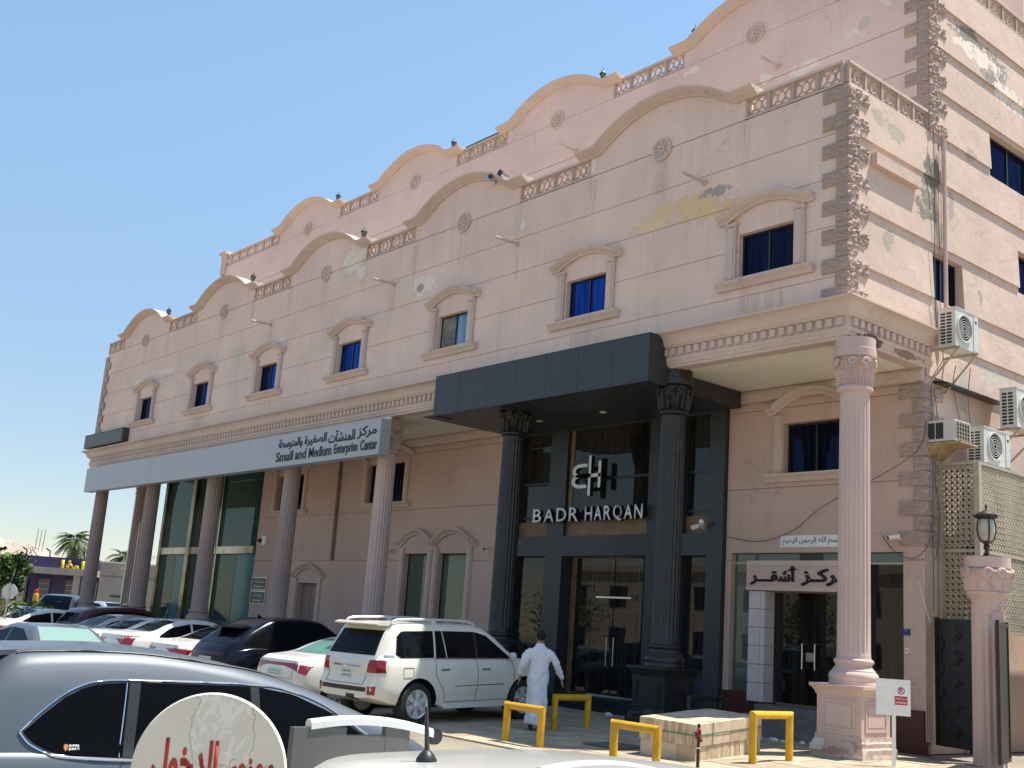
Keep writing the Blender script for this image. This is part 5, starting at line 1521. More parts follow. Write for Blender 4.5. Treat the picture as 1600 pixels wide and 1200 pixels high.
obj('pole', MB().tube([(0, 0, 0), (0, 0, 9)], [.1, .06], 8), M['steel'], o); obj('arm', MB().tube([(0, 0, 9), (.5, 0, 9.4), (1.4, 0, 9.6)], .04, 6), M['steel'], o); obj('lamp_head', MB().box(1.2, -.15, 9.55, 1.9, .15, 9.68), M['steel'], o)
# ================================================================== cars
def pchip(P):
    xs = np.array([p[0] for p in P], float); ys = np.array([p[1] for p in P], float)
    h = np.diff(xs); d = np.diff(ys) / h; n = len(xs); m = np.zeros(n)
    m[0], m[-1] = d[0], d[-1]
    for i in range(1, n - 1):
        if d[i - 1] * d[i] > 0:
            w1 = 2 * h[i] + h[i - 1]; w2 = h[i] + 2 * h[i - 1]
            m[i] = (w1 + w2) / (w1 / d[i - 1] + w2 / d[i])
    def f(x):
        x = min(max(x, xs[0]), xs[-1]); i = min(int(np.searchsorted(xs, x, 'right')) - 1, n - 2)
        t = (x - xs[i]) / h[i]
        return float(ys[i] * (2*t**3 - 3*t**2 + 1) + m[i] * h[i] * (t**3 - 2*t**2 + t) + ys[i + 1] * (-2*t**3 + 3*t**2) + m[i + 1] * h[i] * (t**3 - t**2))
    return f

def car_paint(name, col, rough=.28, metal=0.0, coat=.6, dull=None):
    if dull is None: dull = .16 if max(col) > .3 else .04
    m, nt, b = newmat(name)
    tc = nd(nt, 'ShaderNodeTexCoord').outputs['Object']
    sep = nd(nt, 'ShaderNodeSeparateXYZ'); nt.links.new(tc, sep.inputs[0])
    dust = math_n(nt, 'MULTIPLY', noise(nt, tc, 3.0, 5, .65), dull)
    c = mixc(nt, dust, col, (.36, .31, .24))
    nt.links.new(c, b.inputs['Base Color'])
    b.inputs['Metallic'].default_value = metal; b.inputs['Roughness'].default_value = rough
    b.inputs['Coat Weight'].default_value = coat; b.inputs['Coat Roughness'].default_value = .06
    return m
CW = car_paint('white_car_paint', (.74, .73, .69)); CW2 = car_paint('cream_white_car_paint', (.74, .71, .62))
CB = car_paint('black_car_paint', (.004, .005, .010), .18, 0, .0, .006); CB.node_tree.nodes['Principled BSDF'].inputs['Specular IOR Level'].default_value = .3; CG = car_paint('steel_grey_car_paint', (.075, .092, .115), .45, .15, .15)
CS = car_paint('silver_car_paint', (.36, .36, .36), .3, .5); CDG = car_paint('graphite_car_paint', (.13, .135, .14), .3, .5)
CR = car_paint('maroon_car_paint', (.045, .007, .011), .3, .1, .3, .02); CBE = car_paint('beige_car_paint', (.45, .40, .31), .35, .2)
CWD = car_paint('dusty_white_car_paint', (.60, .585, .54)); CBL = car_paint('pale_blue_car_paint', (.42, .50, .58), .3, .3)
TL = simple('tail_lamp_red', (.28, .006, .010), .12, var=.15, nscale=12, world_pos=False, coat=.5); TC = simple('lamp_clear', (.62, .58, .58), .1, var=.1, world_pos=False)
BT = simple('black_trim', (.014, .014, .014), .45, var=.1, world_pos=False); CHR = simple('chrome', (.75, .75, .75), .08, 1.0, var=0)
PLT = simple('plate_white', (.62, .60, .54), .5, var=.05, world_pos=False); GAP = simple('panel_gap', (.015, .015, .015), .8, var=0)
ALLOY = simple('alloy_wheel', (.72, .71, .69), .35, .35, var=.05, world_pos=False)
SUNSH = glass_mat('sunshade_glass', (.22, .33, .30), (.5, .55, .55), .03); GREENG = glass_mat('green_tint_glass', (.13, .27, .24), (.5, .6, .58), .08)  # GREENG: greenish sun reflection on a rear window, put into the glass colour

BT2 = simple('grey_trim', (.10, .095, .09), .5, var=.1, world_pos=False)
class Car:
    def __init__(s, name, spec, paint, loc, heading, pitch, label, group=None, cat='car'):
        s.sp = spec; s.paint = paint
        s.build_mesh()
        s.o = thing(name, label, cat, loc, (0, 0, heading), group)
        s.o.rotation_mode = 'XYZ'; s.o.rotation_euler = (0, -pitch, heading)
        bo = obj('body', s.body_mb, [paint, BT], s.o, 35)
        if spec.get('wells', True): s.cut_wells(bo)
        me = bo.data
        s.bvh = BVHTree.FromPolygons([v.co.copy() for v in me.vertices], [tuple(p.vertices) for p in me.polygons])
        s.bodyo = bo
        s.features()
    def build_mesh(s):
        c = s.sp
        top = pchip(c['top']); belt = pchip(c['belt']); wid = pchip(c['wid']); rk0 = pchip(c['rear']); rk1 = pchip(c['front'])
        bot = pchip(c.get('bot', [(-9, .22), (9, .22)]))
        x0, x1 = c['x0'], c['x1']; tum = c.get('tumble', .34)
        xs = []
        N = 64
        for i in range(N + 1):
            t = i / N; xs.append(x0 + (x1 - x0) * t)
        xs += [x0 + .02, x0 + .05, x1 - .02, x1 - .05]; xs = sorted(set(round(x, 4) for x in xs))
        rings = []
        for x in xs:
            e = min(1, (x - x0) / .22); e2 = min(1, (x1 - x) / .30)
            rf = 1 - .13 * (1 - math.sin(e * math.pi / 2)) - .16 * (1 - math.sin(e2 * math.pi / 2))
            w = wid(x) * rf; zt = top(x); zb = bot(x)
            bl = min(belt(x), zt - .03); h = zt - bl
            g = min(1, h / .40)
            rr = c.get('rr', .085)
            zre = zt - rr * g; wr = w * .93 - (zre - bl) * tum
            half = [(0, zb), (.72 * w, zb), (.93 * w, zb + .03), (.975 * w, zb + .11), (.995 * w, zb + (bl - zb) * .38), (1.0 * w, zb + (bl - zb) * .62), (.988 * w, zb + (bl - zb) * .84), (.965 * w, bl - .025), (.945 * w, bl)]
            gl = (.93 * w, bl + .012 * g)
            half += [gl]
            for t in (.33, .66): half.append((gl[0] + (wr - gl[0]) * t + .012 * math.sin(t * math.pi) * g, gl[1] + (zre - gl[1]) * t))
            half += [(wr, zre), (wr - .035 * g - .02, zre + rr * .55 * g), (wr * .86 - .02 * g, zre + rr * .82 * g), (wr * .55, zt - .012 * g), (wr * .25, zt - .002), (0, zt)]
            rings.append((x, half))
        mb = MB(); m = len(rings[0][1]); full = 2 * m - 2
        def P(x, y, z):
            s0 = min(1, max(0, 1 - (x - x0) / .75)); s1 = min(1, max(0, 1 - (x1 - x) / .75))
            bul = c.get('bulge', .10); k = (y / .9) ** 2
            return (x + (rk0(z) + bul * k) * s0 * s0 * (3 - 2 * s0) - (rk1(z) + bul * 1.3 * k) * s1 * s1 * (3 - 2 * s1), y, z)
        for x, half in rings:
            ring = [P(x, y, z) for y, z in half] + [P(x, -y, z) for y, z in half[-2:0:-1]]
            mb.v += ring
        nr = len(rings)
        for i in range(nr - 1):
            for k in range(full):
                k2 = (k + 1) % full
                mb.f.append((i * full + k, (i + 1) * full + k, (i + 1) * full + k2, i * full + k2)); mb.m.append(0)
        # end caps as gridded faces
        for end, i in ((0, 0), (1, nr - 1)):
            x, half = rings[i]; K = 8
            prev = None
            for j in range(m):
                y, z = half[j]
                idx = []
                for q in range(K + 1):
                    t = 1 - 2 * q / K
                    if q == 0: idx.append(i * full + j)
                    elif q == K: idx.append(i * full + (full - j) % full)
                    elif j in (0, m - 1): idx.append(i * full + j)
                    else:
                        mb.v.append(P(x, y * t, z)); idx.append(len(mb.v) - 1)
                if prev:
                    for q in range(K):
                        f = [prev[q], prev[q + 1], idx[q + 1], idx[q]]
                        f2 = []
                        for a in f:
                            if a not in f2: f2.append(a)
                        if len(f2) > 2: mb.f.append(tuple(f2)); mb.m.append(0)
                prev = idx
        s.body_mb = mb
    def cut_wells(s, bo):
        c = s.sp; mb = MB(); W = c['hw']
        r = c['wr'] + c.get('wgap', .07)
        for x in (c['xr'], c['xf']):
            for sg in (-1, 1):
                mb.lathe([(r, 0), (r, .34)], c=(x, (W - .30) if sg > 0 else -(W + .04), c['wr'] - .0), n=28, axis='y', mi=1)
        me = mb.mesh('cut'); me.materials.append(s.paint); me.materials.append(BT)
        co = bpy.data.objects.new('cut', me); COL.objects.link(co); co.matrix_world = bo.matrix_world
        co.parent = s.o
        md = bo.modifiers.new('b', 'BOOLEAN'); md.operation = 'DIFFERENCE'; md.object = co; md.solver = 'EXACT'
        dg = bpy.context.evaluated_depsgraph_get()
        nm = bpy.data.meshes.new_from_object(bo.evaluated_get(dg))
        bo.modifiers.remove(md); bo.data = nm; nm.name = 'body'
        bpy.data.objects.remove(co)
        nm.polygons.foreach_set('use_smooth', [True] * len(nm.polygons)); nm.set_sharp_from_angle(angle=R(35))
    # --- panels laid on the body: rows of (u, v0, v1)
    def hit(s, axis, u, v):
        if axis == 'L': o, d = Vector((u, 3, v)), Vector((0, -1, 0))
        elif axis == 'R': o, d = Vector((u, -3, v)), Vector((0, 1, 0))
        elif axis == 'B': o, d = Vector((-6, u, v)), Vector((1, 0, 0))
        elif axis == 'F': o, d = Vector((6, u, v)), Vector((-1, 0, 0))
        else: o, d = Vector((u, v, 5)), Vector((0, 0, -1))
        loc, n, i, t = s.bvh.ray_cast(o, d)
        if loc is None:
            loc, n, i, t = s.bvh.find_nearest(o + d * (3 if axis in 'LR' else 4))
        if n.dot(d) > 0: n = -n
        return loc, n
    def patch(s, name, axis, bot, top, mat, off=.006, parent=None, nu=14, nv=6, smooth=40):
        """bot/top: [(u, v)] curves; a shell hugging the body with rims turned in"""
        def samp(C, n):
            L = [0]
            for a, c in zip(C[:-1], C[1:]): L.append(L[-1] + math.hypot(c[0] - a[0], c[1] - a[1]))
            out = []
            for i in range(n + 1):
                d = L[-1] * i / n; k = 0
                while k < len(L) - 2 and d > L[k + 1]: k += 1
                t = (d - L[k]) / max(L[k + 1] - L[k], 1e-9)
                out.append((C[k][0] + (C[k + 1][0] - C[k][0]) * t, C[k][1] + (C[k + 1][1] - C[k][1]) * t))
            return out
        b = samp(bot, nu); t_ = samp(top, nu); vs = []
        for j in range(nv + 1):
            for i in range(nu + 1):
                u = b[i][0] + (t_[i][0] - b[i][0]) * j / nv; v = b[i][1] + (t_[i][1] - b[i][1]) * j / nv
                p, n = s.hit(axis, u, v); vs.append((p + n * off, n))
        mb = MB(); w = nu + 1
        mb.add([p for p, n in vs], [(j * w + i, j * w + i + 1, (j + 1) * w + i + 1, (j + 1) * w + i) for j in range(nv) for i in range(nu)])
        rim = [i for i in range(nu)] + [j * w + nu for j in range(nv)] + [nv * w + i for i in range(nu, 0, -1)] + [j * w for j in range(nv, 0, -1)]
        base = len(mb.v); mb.v += [tuple(vs[i][0] - vs[i][1] * (off + .01)) for i in rim]
        for k in range(len(rim)):
            k2 = (k + 1) % len(rim); mb.f.append((rim[k], base + k, base + k2, rim[k2])); mb.m.append(0)
        return obj(name, mb, mat, parent or s.o, smooth)
    def line(s, name, axis, pts, w, mat, off=.004, parent=None, r=None):
        P = []
        for (u0, v0), (u1, v1) in zip(pts[:-1], pts[1:]):
            n = max(2, int(math.hypot(u1 - u0, v1 - v0) / .06))
            for i in range(n): P.append((u0 + (u1 - u0) * i / n, v0 + (v1 - v0) * i / n))
        P.append(pts[-1])
        L = []
        for u, v in P:
            p, n = s.hit(axis, u, v); L.append(p + n * off)
        return obj(name, MB().tube(L, w, 6), mat, parent or s.o, 60)
    def wheels(s):
        c = s.sp; r = c['wr']; W = c['hw']; tw = c.get('tw', .25)
        tyre = MB().lathe([(r * .66, -tw/2), (r * .9, -tw/2), (r * .97, -tw/2 + .02), (r, -tw/2 + .06), (r, tw/2 - .06), (r * .97, tw/2 - .02), (r * .9, tw/2), (r * .66, tw/2), (r * .66, -tw/2)], n=36, axis='y').mesh('tyre')
        ns = c.get('spokes', 6)
        rim = MB().lathe([(r * .60, -tw/2 + .10), (r * .60, -tw/2 + .02), (r * .67, -tw/2 - .005), (r * .68, -tw/2 + .03), (r * .68, tw/2 - .03), (r * .60, tw/2 - .05)], n=36, axis='y')
        rim.lathe([(0, -tw/2 - .01), (r * .10, -tw/2 - .012), (r * .16, -tw/2 + .01), (r * .17, -tw/2 + .05), (0, -tw/2 + .05)], n=20, axis='y')
        for k in range(ns):
            a0 = 2 * math.pi * k / ns
            for dv in ((-.13, .13) if c.get('twin') else (0,)):
                a = a0 + dv; c_, s_ = math.cos(a), math.sin(a); w0, w1 = r * (.05 if c.get('twin') else .085), r * (.055 if c.get('twin') else .11)
                rim.prism([(r * .12, -w0), (r * .62, -w1), (r * .62, w1), (r * .12, w0)], lambda u, v, w: (u * c_ - v * s_, w, u * s_ + v * c_), -tw/2 + .0, -tw/2 + .035)
        rm_ = rim.mesh('rim')
        back = MB().lathe([(0, -tw/2 + .11), (r * .64, -tw/2 + .11), (r * .64, -tw/2 + .13), (0, -tw/2 + .13)], n=24, axis='y').mesh('brake_disc')
        for x in (c['xr'], c['xf']):
            for sg in (-1, 1):
                wv = link('wheel', tyre, M['rubber'], s.o, 35, loc=(x, sg * (W - tw/2 - .03), r), rot=(0, 0.3 * x, 0 if sg < 0 else math.pi))
                link('rim', rm_, ALLOY, wv, 30); link('brake_disc', back, BT, wv)
    def plate_marks(s, u0, u1, v0, v1):
        r = random.Random(4); mb = MB()
        for row in range(2):
            for k in range(5):
                u = u0 + (u1 - u0) * (k + .5) / 5; v = v0 + (v1 - v0) * (row + .5) / 2
                p, n = s.hit('B', u, v); w = (u1 - u0) * .05; h = (v1 - v0) * .15
                mb.box(p.x - .012, u - w, v - h, p.x - .0085, u - w * .3, v + h * r.uniform(.3, 1)); mb.box(p.x - .012, u - w, v - h, p.x - .0085, u + w, v - h * .6)
        obj('plate_marks', mb, M['text_dark'], s.o)['kind'] = 'stuff'
    def mirror(s, x, z, mat, y=None):
        for ax, sg in (('L', 1), ('R', -1)):
            p, n = s.hit(ax, x, z)
            mb = MB(); vs = []
            yy = p.y + sg * .02
            secs = []
            for t, w_, h_, dx in ((0, .03, .03, .06), (.05, .035, .035, .05), (.07, .06, .075, .01), (.15, .07, .085, -.01), (.20, .06, .075, -.02), (.215, .04, .05, -.02)):
                secs.append([(x + dx + w_ * math.cos(a), yy + sg * t, z + .05 + h_ * math.sin(a)) for a in [2 * math.pi * k / 10 for k in range(10)]])
            obj('mirror', mb.sweep(secs), mat, s.o, 50)
    def features(s):
        c = s.sp
        g = c.get('glass', M['car_glass'])
        for nm, ax, bot, top, mat in c.get('patches', []):
            m = {'glass': g, 'paint': s.paint}.get(mat, mat) if isinstance(mat, str) else mat
            for a in (('L', 'R') if ax == 'S' else (ax,)):
                s.patch(nm, a, bot, top, m, nu=10 if ax in 'BF' else 14, nv=5)
        for nm, ax, pts, w, mat in c.get('lines', []):
            for a in (('L', 'R') if ax == 'S' else (ax,)): s.line(nm, a, pts, w, mat)
        for nm, ax, bot, top_, mat in c.get('patches', []):
            if nm == 'rear_plate': s.plate_marks(bot[0][0] + .03, bot[-1][0] - .03, bot[0][1] + .02, top_[0][1] - .02)
        if c.get('wells', True): s.wheels()
        if 'mirror' in c: s.mirror(*c['mirror'], s.paint if not c.get('black_mirror') else BT)

def mir(pts): return [(-u, v) for u, v in reversed(pts)]

def sedan_spec(lamp='wide', glass=None, rearglass=None, wsglass=None, h=1.45):
    k = h / 1.45
    sp = dict(x0=-2.34, x1=2.34, hw=.90, wr=.33, xr=-1.36, xf=1.36, tumble=.42, rr=.075,
        top=[(-2.34, .985), (-2.15, 1.05), (-1.75, 1.08), (-1.45, 1.12), (-.95, 1.32 * k), (-.45, 1.44 * k), (.0, 1.45 * k), (.4, 1.41 * k), (.85, 1.22 * k), (1.25, 1.0), (1.7, .92), (2.1, .80), (2.34, .66)],
        belt=[(-2.34, .94), (-1.5, .98), (0, .95), (1.2, .92), (2.34, .60)],
        wid=[(-2.34, .84), (-1.9, .89), (-1, .905), (0, .90), (1.4, .90), (2.0, .85), (2.34, .76)],
        rear=[(.2, .10), (.45, 0), (.7, .0), (1.0, .06), (1.5, .1)], front=[(.2, .08), (.4, 0), (.6, 0), (.9, .15), (1.5, .2)],
        bot=[(-2.34, .34), (-1.8, .22), (1.8, .20), (2.34, .28)], mirror=(.85, .95))
    if lamp == 'block': sp['top'][:4] = [(-2.34, 1.06), (-2.15, 1.12), (-1.75, 1.14), (-1.45, 1.17)]; sp['belt'][:2] = [(-2.34, 1.02), (-1.5, 1.0)]
    T = lambda x: pchip(sp['top'])(x)
    sp['patches'] = [
        ('side_window', 'S', [(-1.32, 1.02), (-.95, 1.0), (-.35, .985)], [(-1.30, 1.06), (-.98, 1.22 * k), (-.35, 1.335 * k)], 'glass'),
        ('side_window', 'S', [(-.28, .985), (.30, .97), (.98, .965)], [(-.28, 1.335 * k), (.25, 1.315 * k), (.93, 1.05)], 'glass'),
        ('rear_window', 'T', [(-1.50, -.60), (-1.53, 0), (-1.50, .60)], [(-.72, -.50), (-.68, 0), (-.72, .50)], rearglass or 'glass'),
        ('windscreen', 'T', [(1.20, -.66), (1.27, 0), (1.20, .66)], [(.47, -.52), (.50, 0), (.47, .52)], wsglass or 'glass'),
        ('rear_plate', 'B', [(-.26, .66), (.26, .66)], [(-.26, .80), (.26, .80)], PLT),
        ('rear_bumper_trim', 'B', [(-.62, .34), (.62, .34)], [(-.58, .48), (.58, .48)], BT),
        ('grille', 'F', [(-.5, .40), (.5, .40)], [(-.55, .62), (.55, .62)], BT)]
    if lamp == 'wide':
        sp['patches'] += [('tail_lamp', 'B', [(-.84, .70), (-.62, .80), (-.30, .865)], [(-.86, .88), (-.55, .93), (-.30, .93)], TL), ('tail_lamp', 'B', [(.30, .865), (.62, .80), (.84, .70)], [(.30, .93), (.55, .93), (.86, .88)], TL),
                          ('lamp_bar', 'B', [(-.29, .865), (.29, .865)], [(-.29, .925), (.29, .925)], TL)]
    elif lamp == 'slant':
        sp['patches'] += [('tail_lamp', 'B', [(-.86, .66), (-.62, .68), (-.36, .84)], [(-.87, .88), (-.6, .90), (-.36, .88)], TL), ('tail_lamp', 'B', [(.36, .84), (.62, .68), (.86, .66)], [(.36, .88), (.6, .90), (.87, .88)], TL),
                          ('side_tail_lamp', 'S', [(-2.30, .68), (-1.98, .82)], [(-2.30, .88), (-1.98, .87)], TL)]
    else:
        sp['patches'] += [('tail_lamp', 'B', [(-.84, .66), (-.64, .66)], [(-.84, 1.03), (-.66, 1.04)], TL), ('tail_lamp', 'B', [(.64, .66), (.84, .66)], [(.66, 1.04), (.84, 1.03)], TL),
                          ('side_tail_lamp', 'S', [(-2.29, .64), (-2.12, .66)], [(-2.28, .95), (-2.10, .93)], TL), ('chrome_strip', 'B', [(-.55, .88), (.55, .88)], [(-.55, .91), (.55, .91)], CHR)]
    sp['patches'] += [('headlamp', 'F', [(-.74, .60), (-.48, .62)], [(-.78, .72), (-.48, .70)], TC), ('headlamp', 'F', [(.48, .62), (.74, .60)], [(.48, .70), (.78, .72)], TC)]
    sp['lines'] = [('door_gap', 'S', [(-.32, 1.0), (-.33, .6), (-.33, .3)], .004, GAP), ('door_gap', 'S', [(.95, .93), (1.0, .6), (.95, .3)], .004, GAP), ('handle', 'S', [(-.98, .86), (-.80, .865)], .016, CHR), ('handle', 'S', [(.0, .85), (.18, .855)], .016, CHR),
                   ('trunk_gap', 'B', [(-.60, .96), (-.58, .62), (.58, .62), (.60, .96)], .003, GAP)]
    return sp

def suv_spec(h=1.68, coupe=False, L=2.30, wells=True):
    k = h
    roof = [(-L, .98 if not coupe else 1.02), (-L + .08, 1.15), (-L + .30, k - .20 if not coupe else 1.27), (-1.55, k - .075 if not coupe else 1.50), (-.9, k - .015), (-.2, k), (.35, k - .05), (.8, k - .28), (1.3, 1.08), (1.75, 1.0), (L - .15, .86), (L, .72)]
    sp = dict(x0=-L, x1=L, hw=.93, wr=.36, xr=-1.34, xf=1.38, tumble=.30, rr=.10,
        top=roof, belt=[(-L, .98), (-1.5, 1.06), (0, 1.0), (1.2, .98), (L, .66)],
        wid=[(-L, .84), (-1.9, .92), (-1, .94), (0, .93), (1.5, .93), (L - .3, .86), (L, .76)],
        rear=[(.25, .10), (.55, 0), (.8, .0), (1.05, .06), (1.7, .30)], front=[(.25, .08), (.5, 0), (.7, 0), (1.0, .12), (1.6, .2)],
        bot=[(-L, .40), (-1.8, .26), (1.8, .24), (L, .32)], mirror=(.92, 1.02), wells=wells)
    sp['patches'] = [
        ('side_window', 'S', [(-1.78, 1.13), (-1.25, 1.08), (-1.1, 1.075)], [(-1.74, 1.18), (-1.35, k - .24 if not coupe else 1.36), (-1.06, k - .17 if not coupe else 1.44)], 'glass'),
        ('side_window', 'S', [(-1.02, 1.07), (-.15, 1.05)], [(-1.0, k - .17), (-.15, k - .145)], 'glass'),
        ('side_window', 'S', [(-.08, 1.045), (.95, 1.04)], [(-.08, k - .145), (.30, k - .19), (.92, 1.10)], 'glass'),
        ('windscreen', 'T', [(1.22, -.68), (1.30, 0), (1.22, .68)], [(.42, -.55), (.46, 0), (.42, .55)], 'glass'),
        ('rear_window', 'B', [(-.62, 1.12), (.62, 1.12)], [(-.52, k - .24), (.52, k - .24)], 'glass') if not coupe else ('rear_window', 'T', [(-2.10, -.62), (-2.13, 0), (-2.10, .62)], [(-1.42, -.50), (-1.39, 0), (-1.42, .50)], 'glass'),
        ('rear_plate', 'B', [(-.26, .72), (.26, .72)], [(-.26, .85), (.26, .85)], PLT),
        ('rear_bumper_trim', 'B', [(-.75, .42), (.75, .42)], [(-.70, .60), (.70, .60)], BT)]
    if coupe:
        sp['patches'] += [('lamp_bar', 'B', [(-.82, .90), (.82, .90)], [(-.82, .975), (.82, .975)], simple('dark_lamp_bar', (.05, .006, .008), .1, var=0)), ('badge', 'B', [(-.2, .64), (.2, .64)], [(-.2, .68), (.2, .68)], CHR)]
    else:
        sp['patches'] += [('tail_lamp', 'B', [(-.84, .86), (-.5, .90)], [(-.84, 1.04), (-.5, 1.0)], TL), ('tail_lamp', 'B', [(.5, .90), (.84, .86)], [(.5, 1.0), (.84, 1.04)], TL)]
    sp['lines'] = [('door_gap', 'S', [(-.12, 1.03), (-.13, .65), (-.12, .35)], .004, GAP), ('door_gap', 'S', [(1.0, .97), (1.05, .6), (1.0, .35)], .004, GAP), ('handle', 'S', [(-.9, .93), (-.70, .935)], .018, CHR), ('handle', 'S', [(.1, .92), (.3, .925)], .018, CHR)]
    return sp

HD = math.atan2(.997, -.083)
def slot(name, spec, paint, x, y_rear, label, h=HD, **kw):
    L = -spec['x0']; d = Vector((math.cos(h), math.sin(h)))
    cx = x + d.x * L; cy = y_rear + d.y * L
    return Car(name, spec, paint, (cx, cy, gz(cy) + .0), h, math.atan(.03), label, kw.get('group', 'cars parked nose-in before the building'))

# --- big white estate nearest the shop
LCP = dict(x0=-2.45, x1=2.45, hw=.98, wr=.395, wgap=.085, xr=-1.42, xf=1.43, tumble=.235, rr=.075, spokes=6, twin=True, tw=.28, bulge=.06,
    top=[(-2.45, 1.12), (-2.40, 1.45), (-2.33, 1.80), (-2.1, 1.855), (-1.2, 1.885), (-.2, 1.885), (.25, 1.86), (.60, 1.72), (1.08, 1.34), (1.25, 1.235), (1.8, 1.19), (2.2, 1.12), (2.45, .98)],
    belt=[(-2.45, 1.20), (-1.4, 1.20), (0, 1.185), (1.2, 1.17), (2.45, .92)],
    wid=[(-2.45, .90), (-2.2, .96), (-1.4, .985), (0, .97), (1.4, .985), (2.1, .92), (2.45, .84)],
    rear=[(.30, .18), (.42, 0), (.72, -.02), (.78, .055), (1.15, .06), (1.25, .09), (1.9, .38)], front=[(.3, .1), (.5, 0), (.8, 0), (1.2, .15)],
    bot=[(-2.45, .50), (-1.9, .36), (-1.0, .34), (1.0, .34), (2.0, .36), (2.45, .42)], mirror=(.98, 1.22))
LCP['patches'] = [
    ('side_window', 'S', [(-1.95, 1.30), (-1.84, 1.235), (-1.02, 1.235)], [(-1.90, 1.62), (-1.78, 1.72), (-1.0, 1.735)], 'glass'),
    ('side_window', 'S', [(-.97, 1.235), (-.70, 1.235)], [(-.95, 1.735), (-.78, 1.738)], 'glass'),
    ('side_window', 'S', [(-.67, 1.235), (.08, 1.23)], [(-.75, 1.738), (.06, 1.73)], 'glass'),
    ('side_window', 'S', [(.16, 1.23), (1.03, 1.225)], [(.14, 1.725), (.42, 1.66), (.99, 1.27)], 'glass'),
    ('window_pillar', 'S', [(.085, 1.23), (.155, 1.23)], [(.065, 1.73), (.135, 1.725)], BT),
    ('windscreen', 'T', [(1.12, -.72), (1.20, 0), (1.12, .72)], [(.42, -.63), (.46, 0), (.42, .63)], 'glass'),
    ('rear_window', 'B', [(-.70, 1.27), (.70, 1.27)], [(-.62, 1.72), (.62, 1.72)], 'glass'),
    ('tail_lamp', 'B', [(-.93, .96), (-.58, .96)], [(-.90, 1.19), (-.62, 1.19)], TL), ('tail_lamp', 'B', [(.58, .96), (.93, .96)], [(.62, 1.19), (.90, 1.19)], TL),
    ('lamp_lens', 'B', [(-.93, .90), (-.56, .90)], [(-.93, .957), (-.58, .957)], TC), ('lamp_lens', 'B', [(.56, .90), (.93, .90)], [(.58, .957), (.93, .957)], TC),
    ('side_tail_lamp', 'S', [(-2.36, .96), (-2.20, .97)], [(-2.33, 1.18), (-2.22, 1.17)], TL), ('side_lamp_lens', 'S', [(-2.37, .90), (-2.19, .91)], [(-2.36, .957), (-2.20, .967)], TC),
    ('rear_plate', 'B', [(-.17, .83), (.17, .83)], [(-.17, 1.02), (.17, 1.02)], PLT), ('chrome_bar', 'B', [(-.42, 1.04), (.42, 1.04)], [(-.42, 1.075), (.42, 1.075)], CHR),
    ('badge', 'B', [(-.05, 1.13), (.05, 1.13)], [(-.05, 1.21), (.05, 1.21)], CHR),
    ('bumper_step', 'B', [(-.66, .62), (.66, .62)], [(-.66, .70), (.66, .70)], BT),
    ('reflector', 'B', [(-.83, .57), (-.70, .57)], [(-.83, .72), (-.70, .72)], TL), ('reflector', 'B', [(.70, .57), (.83, .57)], [(.70, .72), (.83, .72)], TL),
    ('tow_cover', 'B', [(-.36, .46), (-.12, .46)], [(-.36, .56), (-.12, .56)], BT),
    ('emblem', 'S', [(-2.18, 1.255), (-1.99, 1.255)], [(-2.18, 1.285), (-1.99, 1.285)], CHR),
    ('side_moulding', 'S', [(-.62, .60), (.06, .62)], [(-.52, .68), (.06, .70)], 'paint'), ('side_moulding', 'S', [(.10, .62), (.90, .64)], [(.10, .70), (.86, .71)], 'paint'),
    ('moulding_strip', 'S', [(-.50, .695), (.06, .71)], [(-.50, .712), (.06, .727)], CHR), ('moulding_strip', 'S', [(.10, .71), (.84, .72)], [(.10, .727), (.84, .737)], CHR),
    ('mud_flap', 'S', [(-1.90, .30), (-1.84, .30)], [(-1.90, .44), (-1.84, .50)], BT)]
LCP['lines'] = [('door_gap', 'S', [(-1.0, 1.22), (-1.0, .92), (-.92, .80), (-.78, .62), (-.74, .42)], .004, GAP), ('door_gap', 'S', [(.08, 1.22), (.12, .95), (.06, .42)], .004, GAP), ('door_gap', 'S', [(1.06, 1.22), (1.12, .9), (1.08, .45)], .004, GAP),
    ('door_gap', 'S', [(-.74, .42), (1.06, .44)], .004, GAP), ('handle', 'S', [(-.88, 1.02), (-.66, 1.02)], .02, CHR), ('handle', 'S', [(.22, 1.02), (.44, 1.02)], .02, CHR), ('fuel_flap_gap', 'S', [(-1.80, .88), (-1.80, 1.06), (-1.56, 1.06), (-1.56, .88), (-1.80, .88)], .003, GAP),
    ('tailgate_gap', 'B', [(-.76, 1.22), (-.56, .93), (-.56, .74), (.56, .74), (.56, .93), (.76, 1.22)], .004, GAP), ('belt_strip', 'S', [(-1.0, 1.225), (1.04, 1.212)], .007, BT),
    ('side_lamp', 'S', [(1.60, .98), (1.68, .98)], .014, TL)]
lc_h = math.atan2(.98, -.082)
lcd = Vector((math.cos(lc_h), math.sin(lc_h))); lcr = Vector((lcd.y, -lcd.x))
RW = Vector((-6.24, -4.45))                                       # contact point of its right rear wheel
RW = RW + Vector((-.06, -.08)); cc = RW - lcr * .84 + lcd * 1.42
LC = Car('estate_car', LCP, CW2, (cc.x, cc.y, -.115), lc_h, math.atan(.036), 'big white estate car with roof rails, half in sun, beside the walking man', 'cars parked nose-in before the building')
o = LC.o
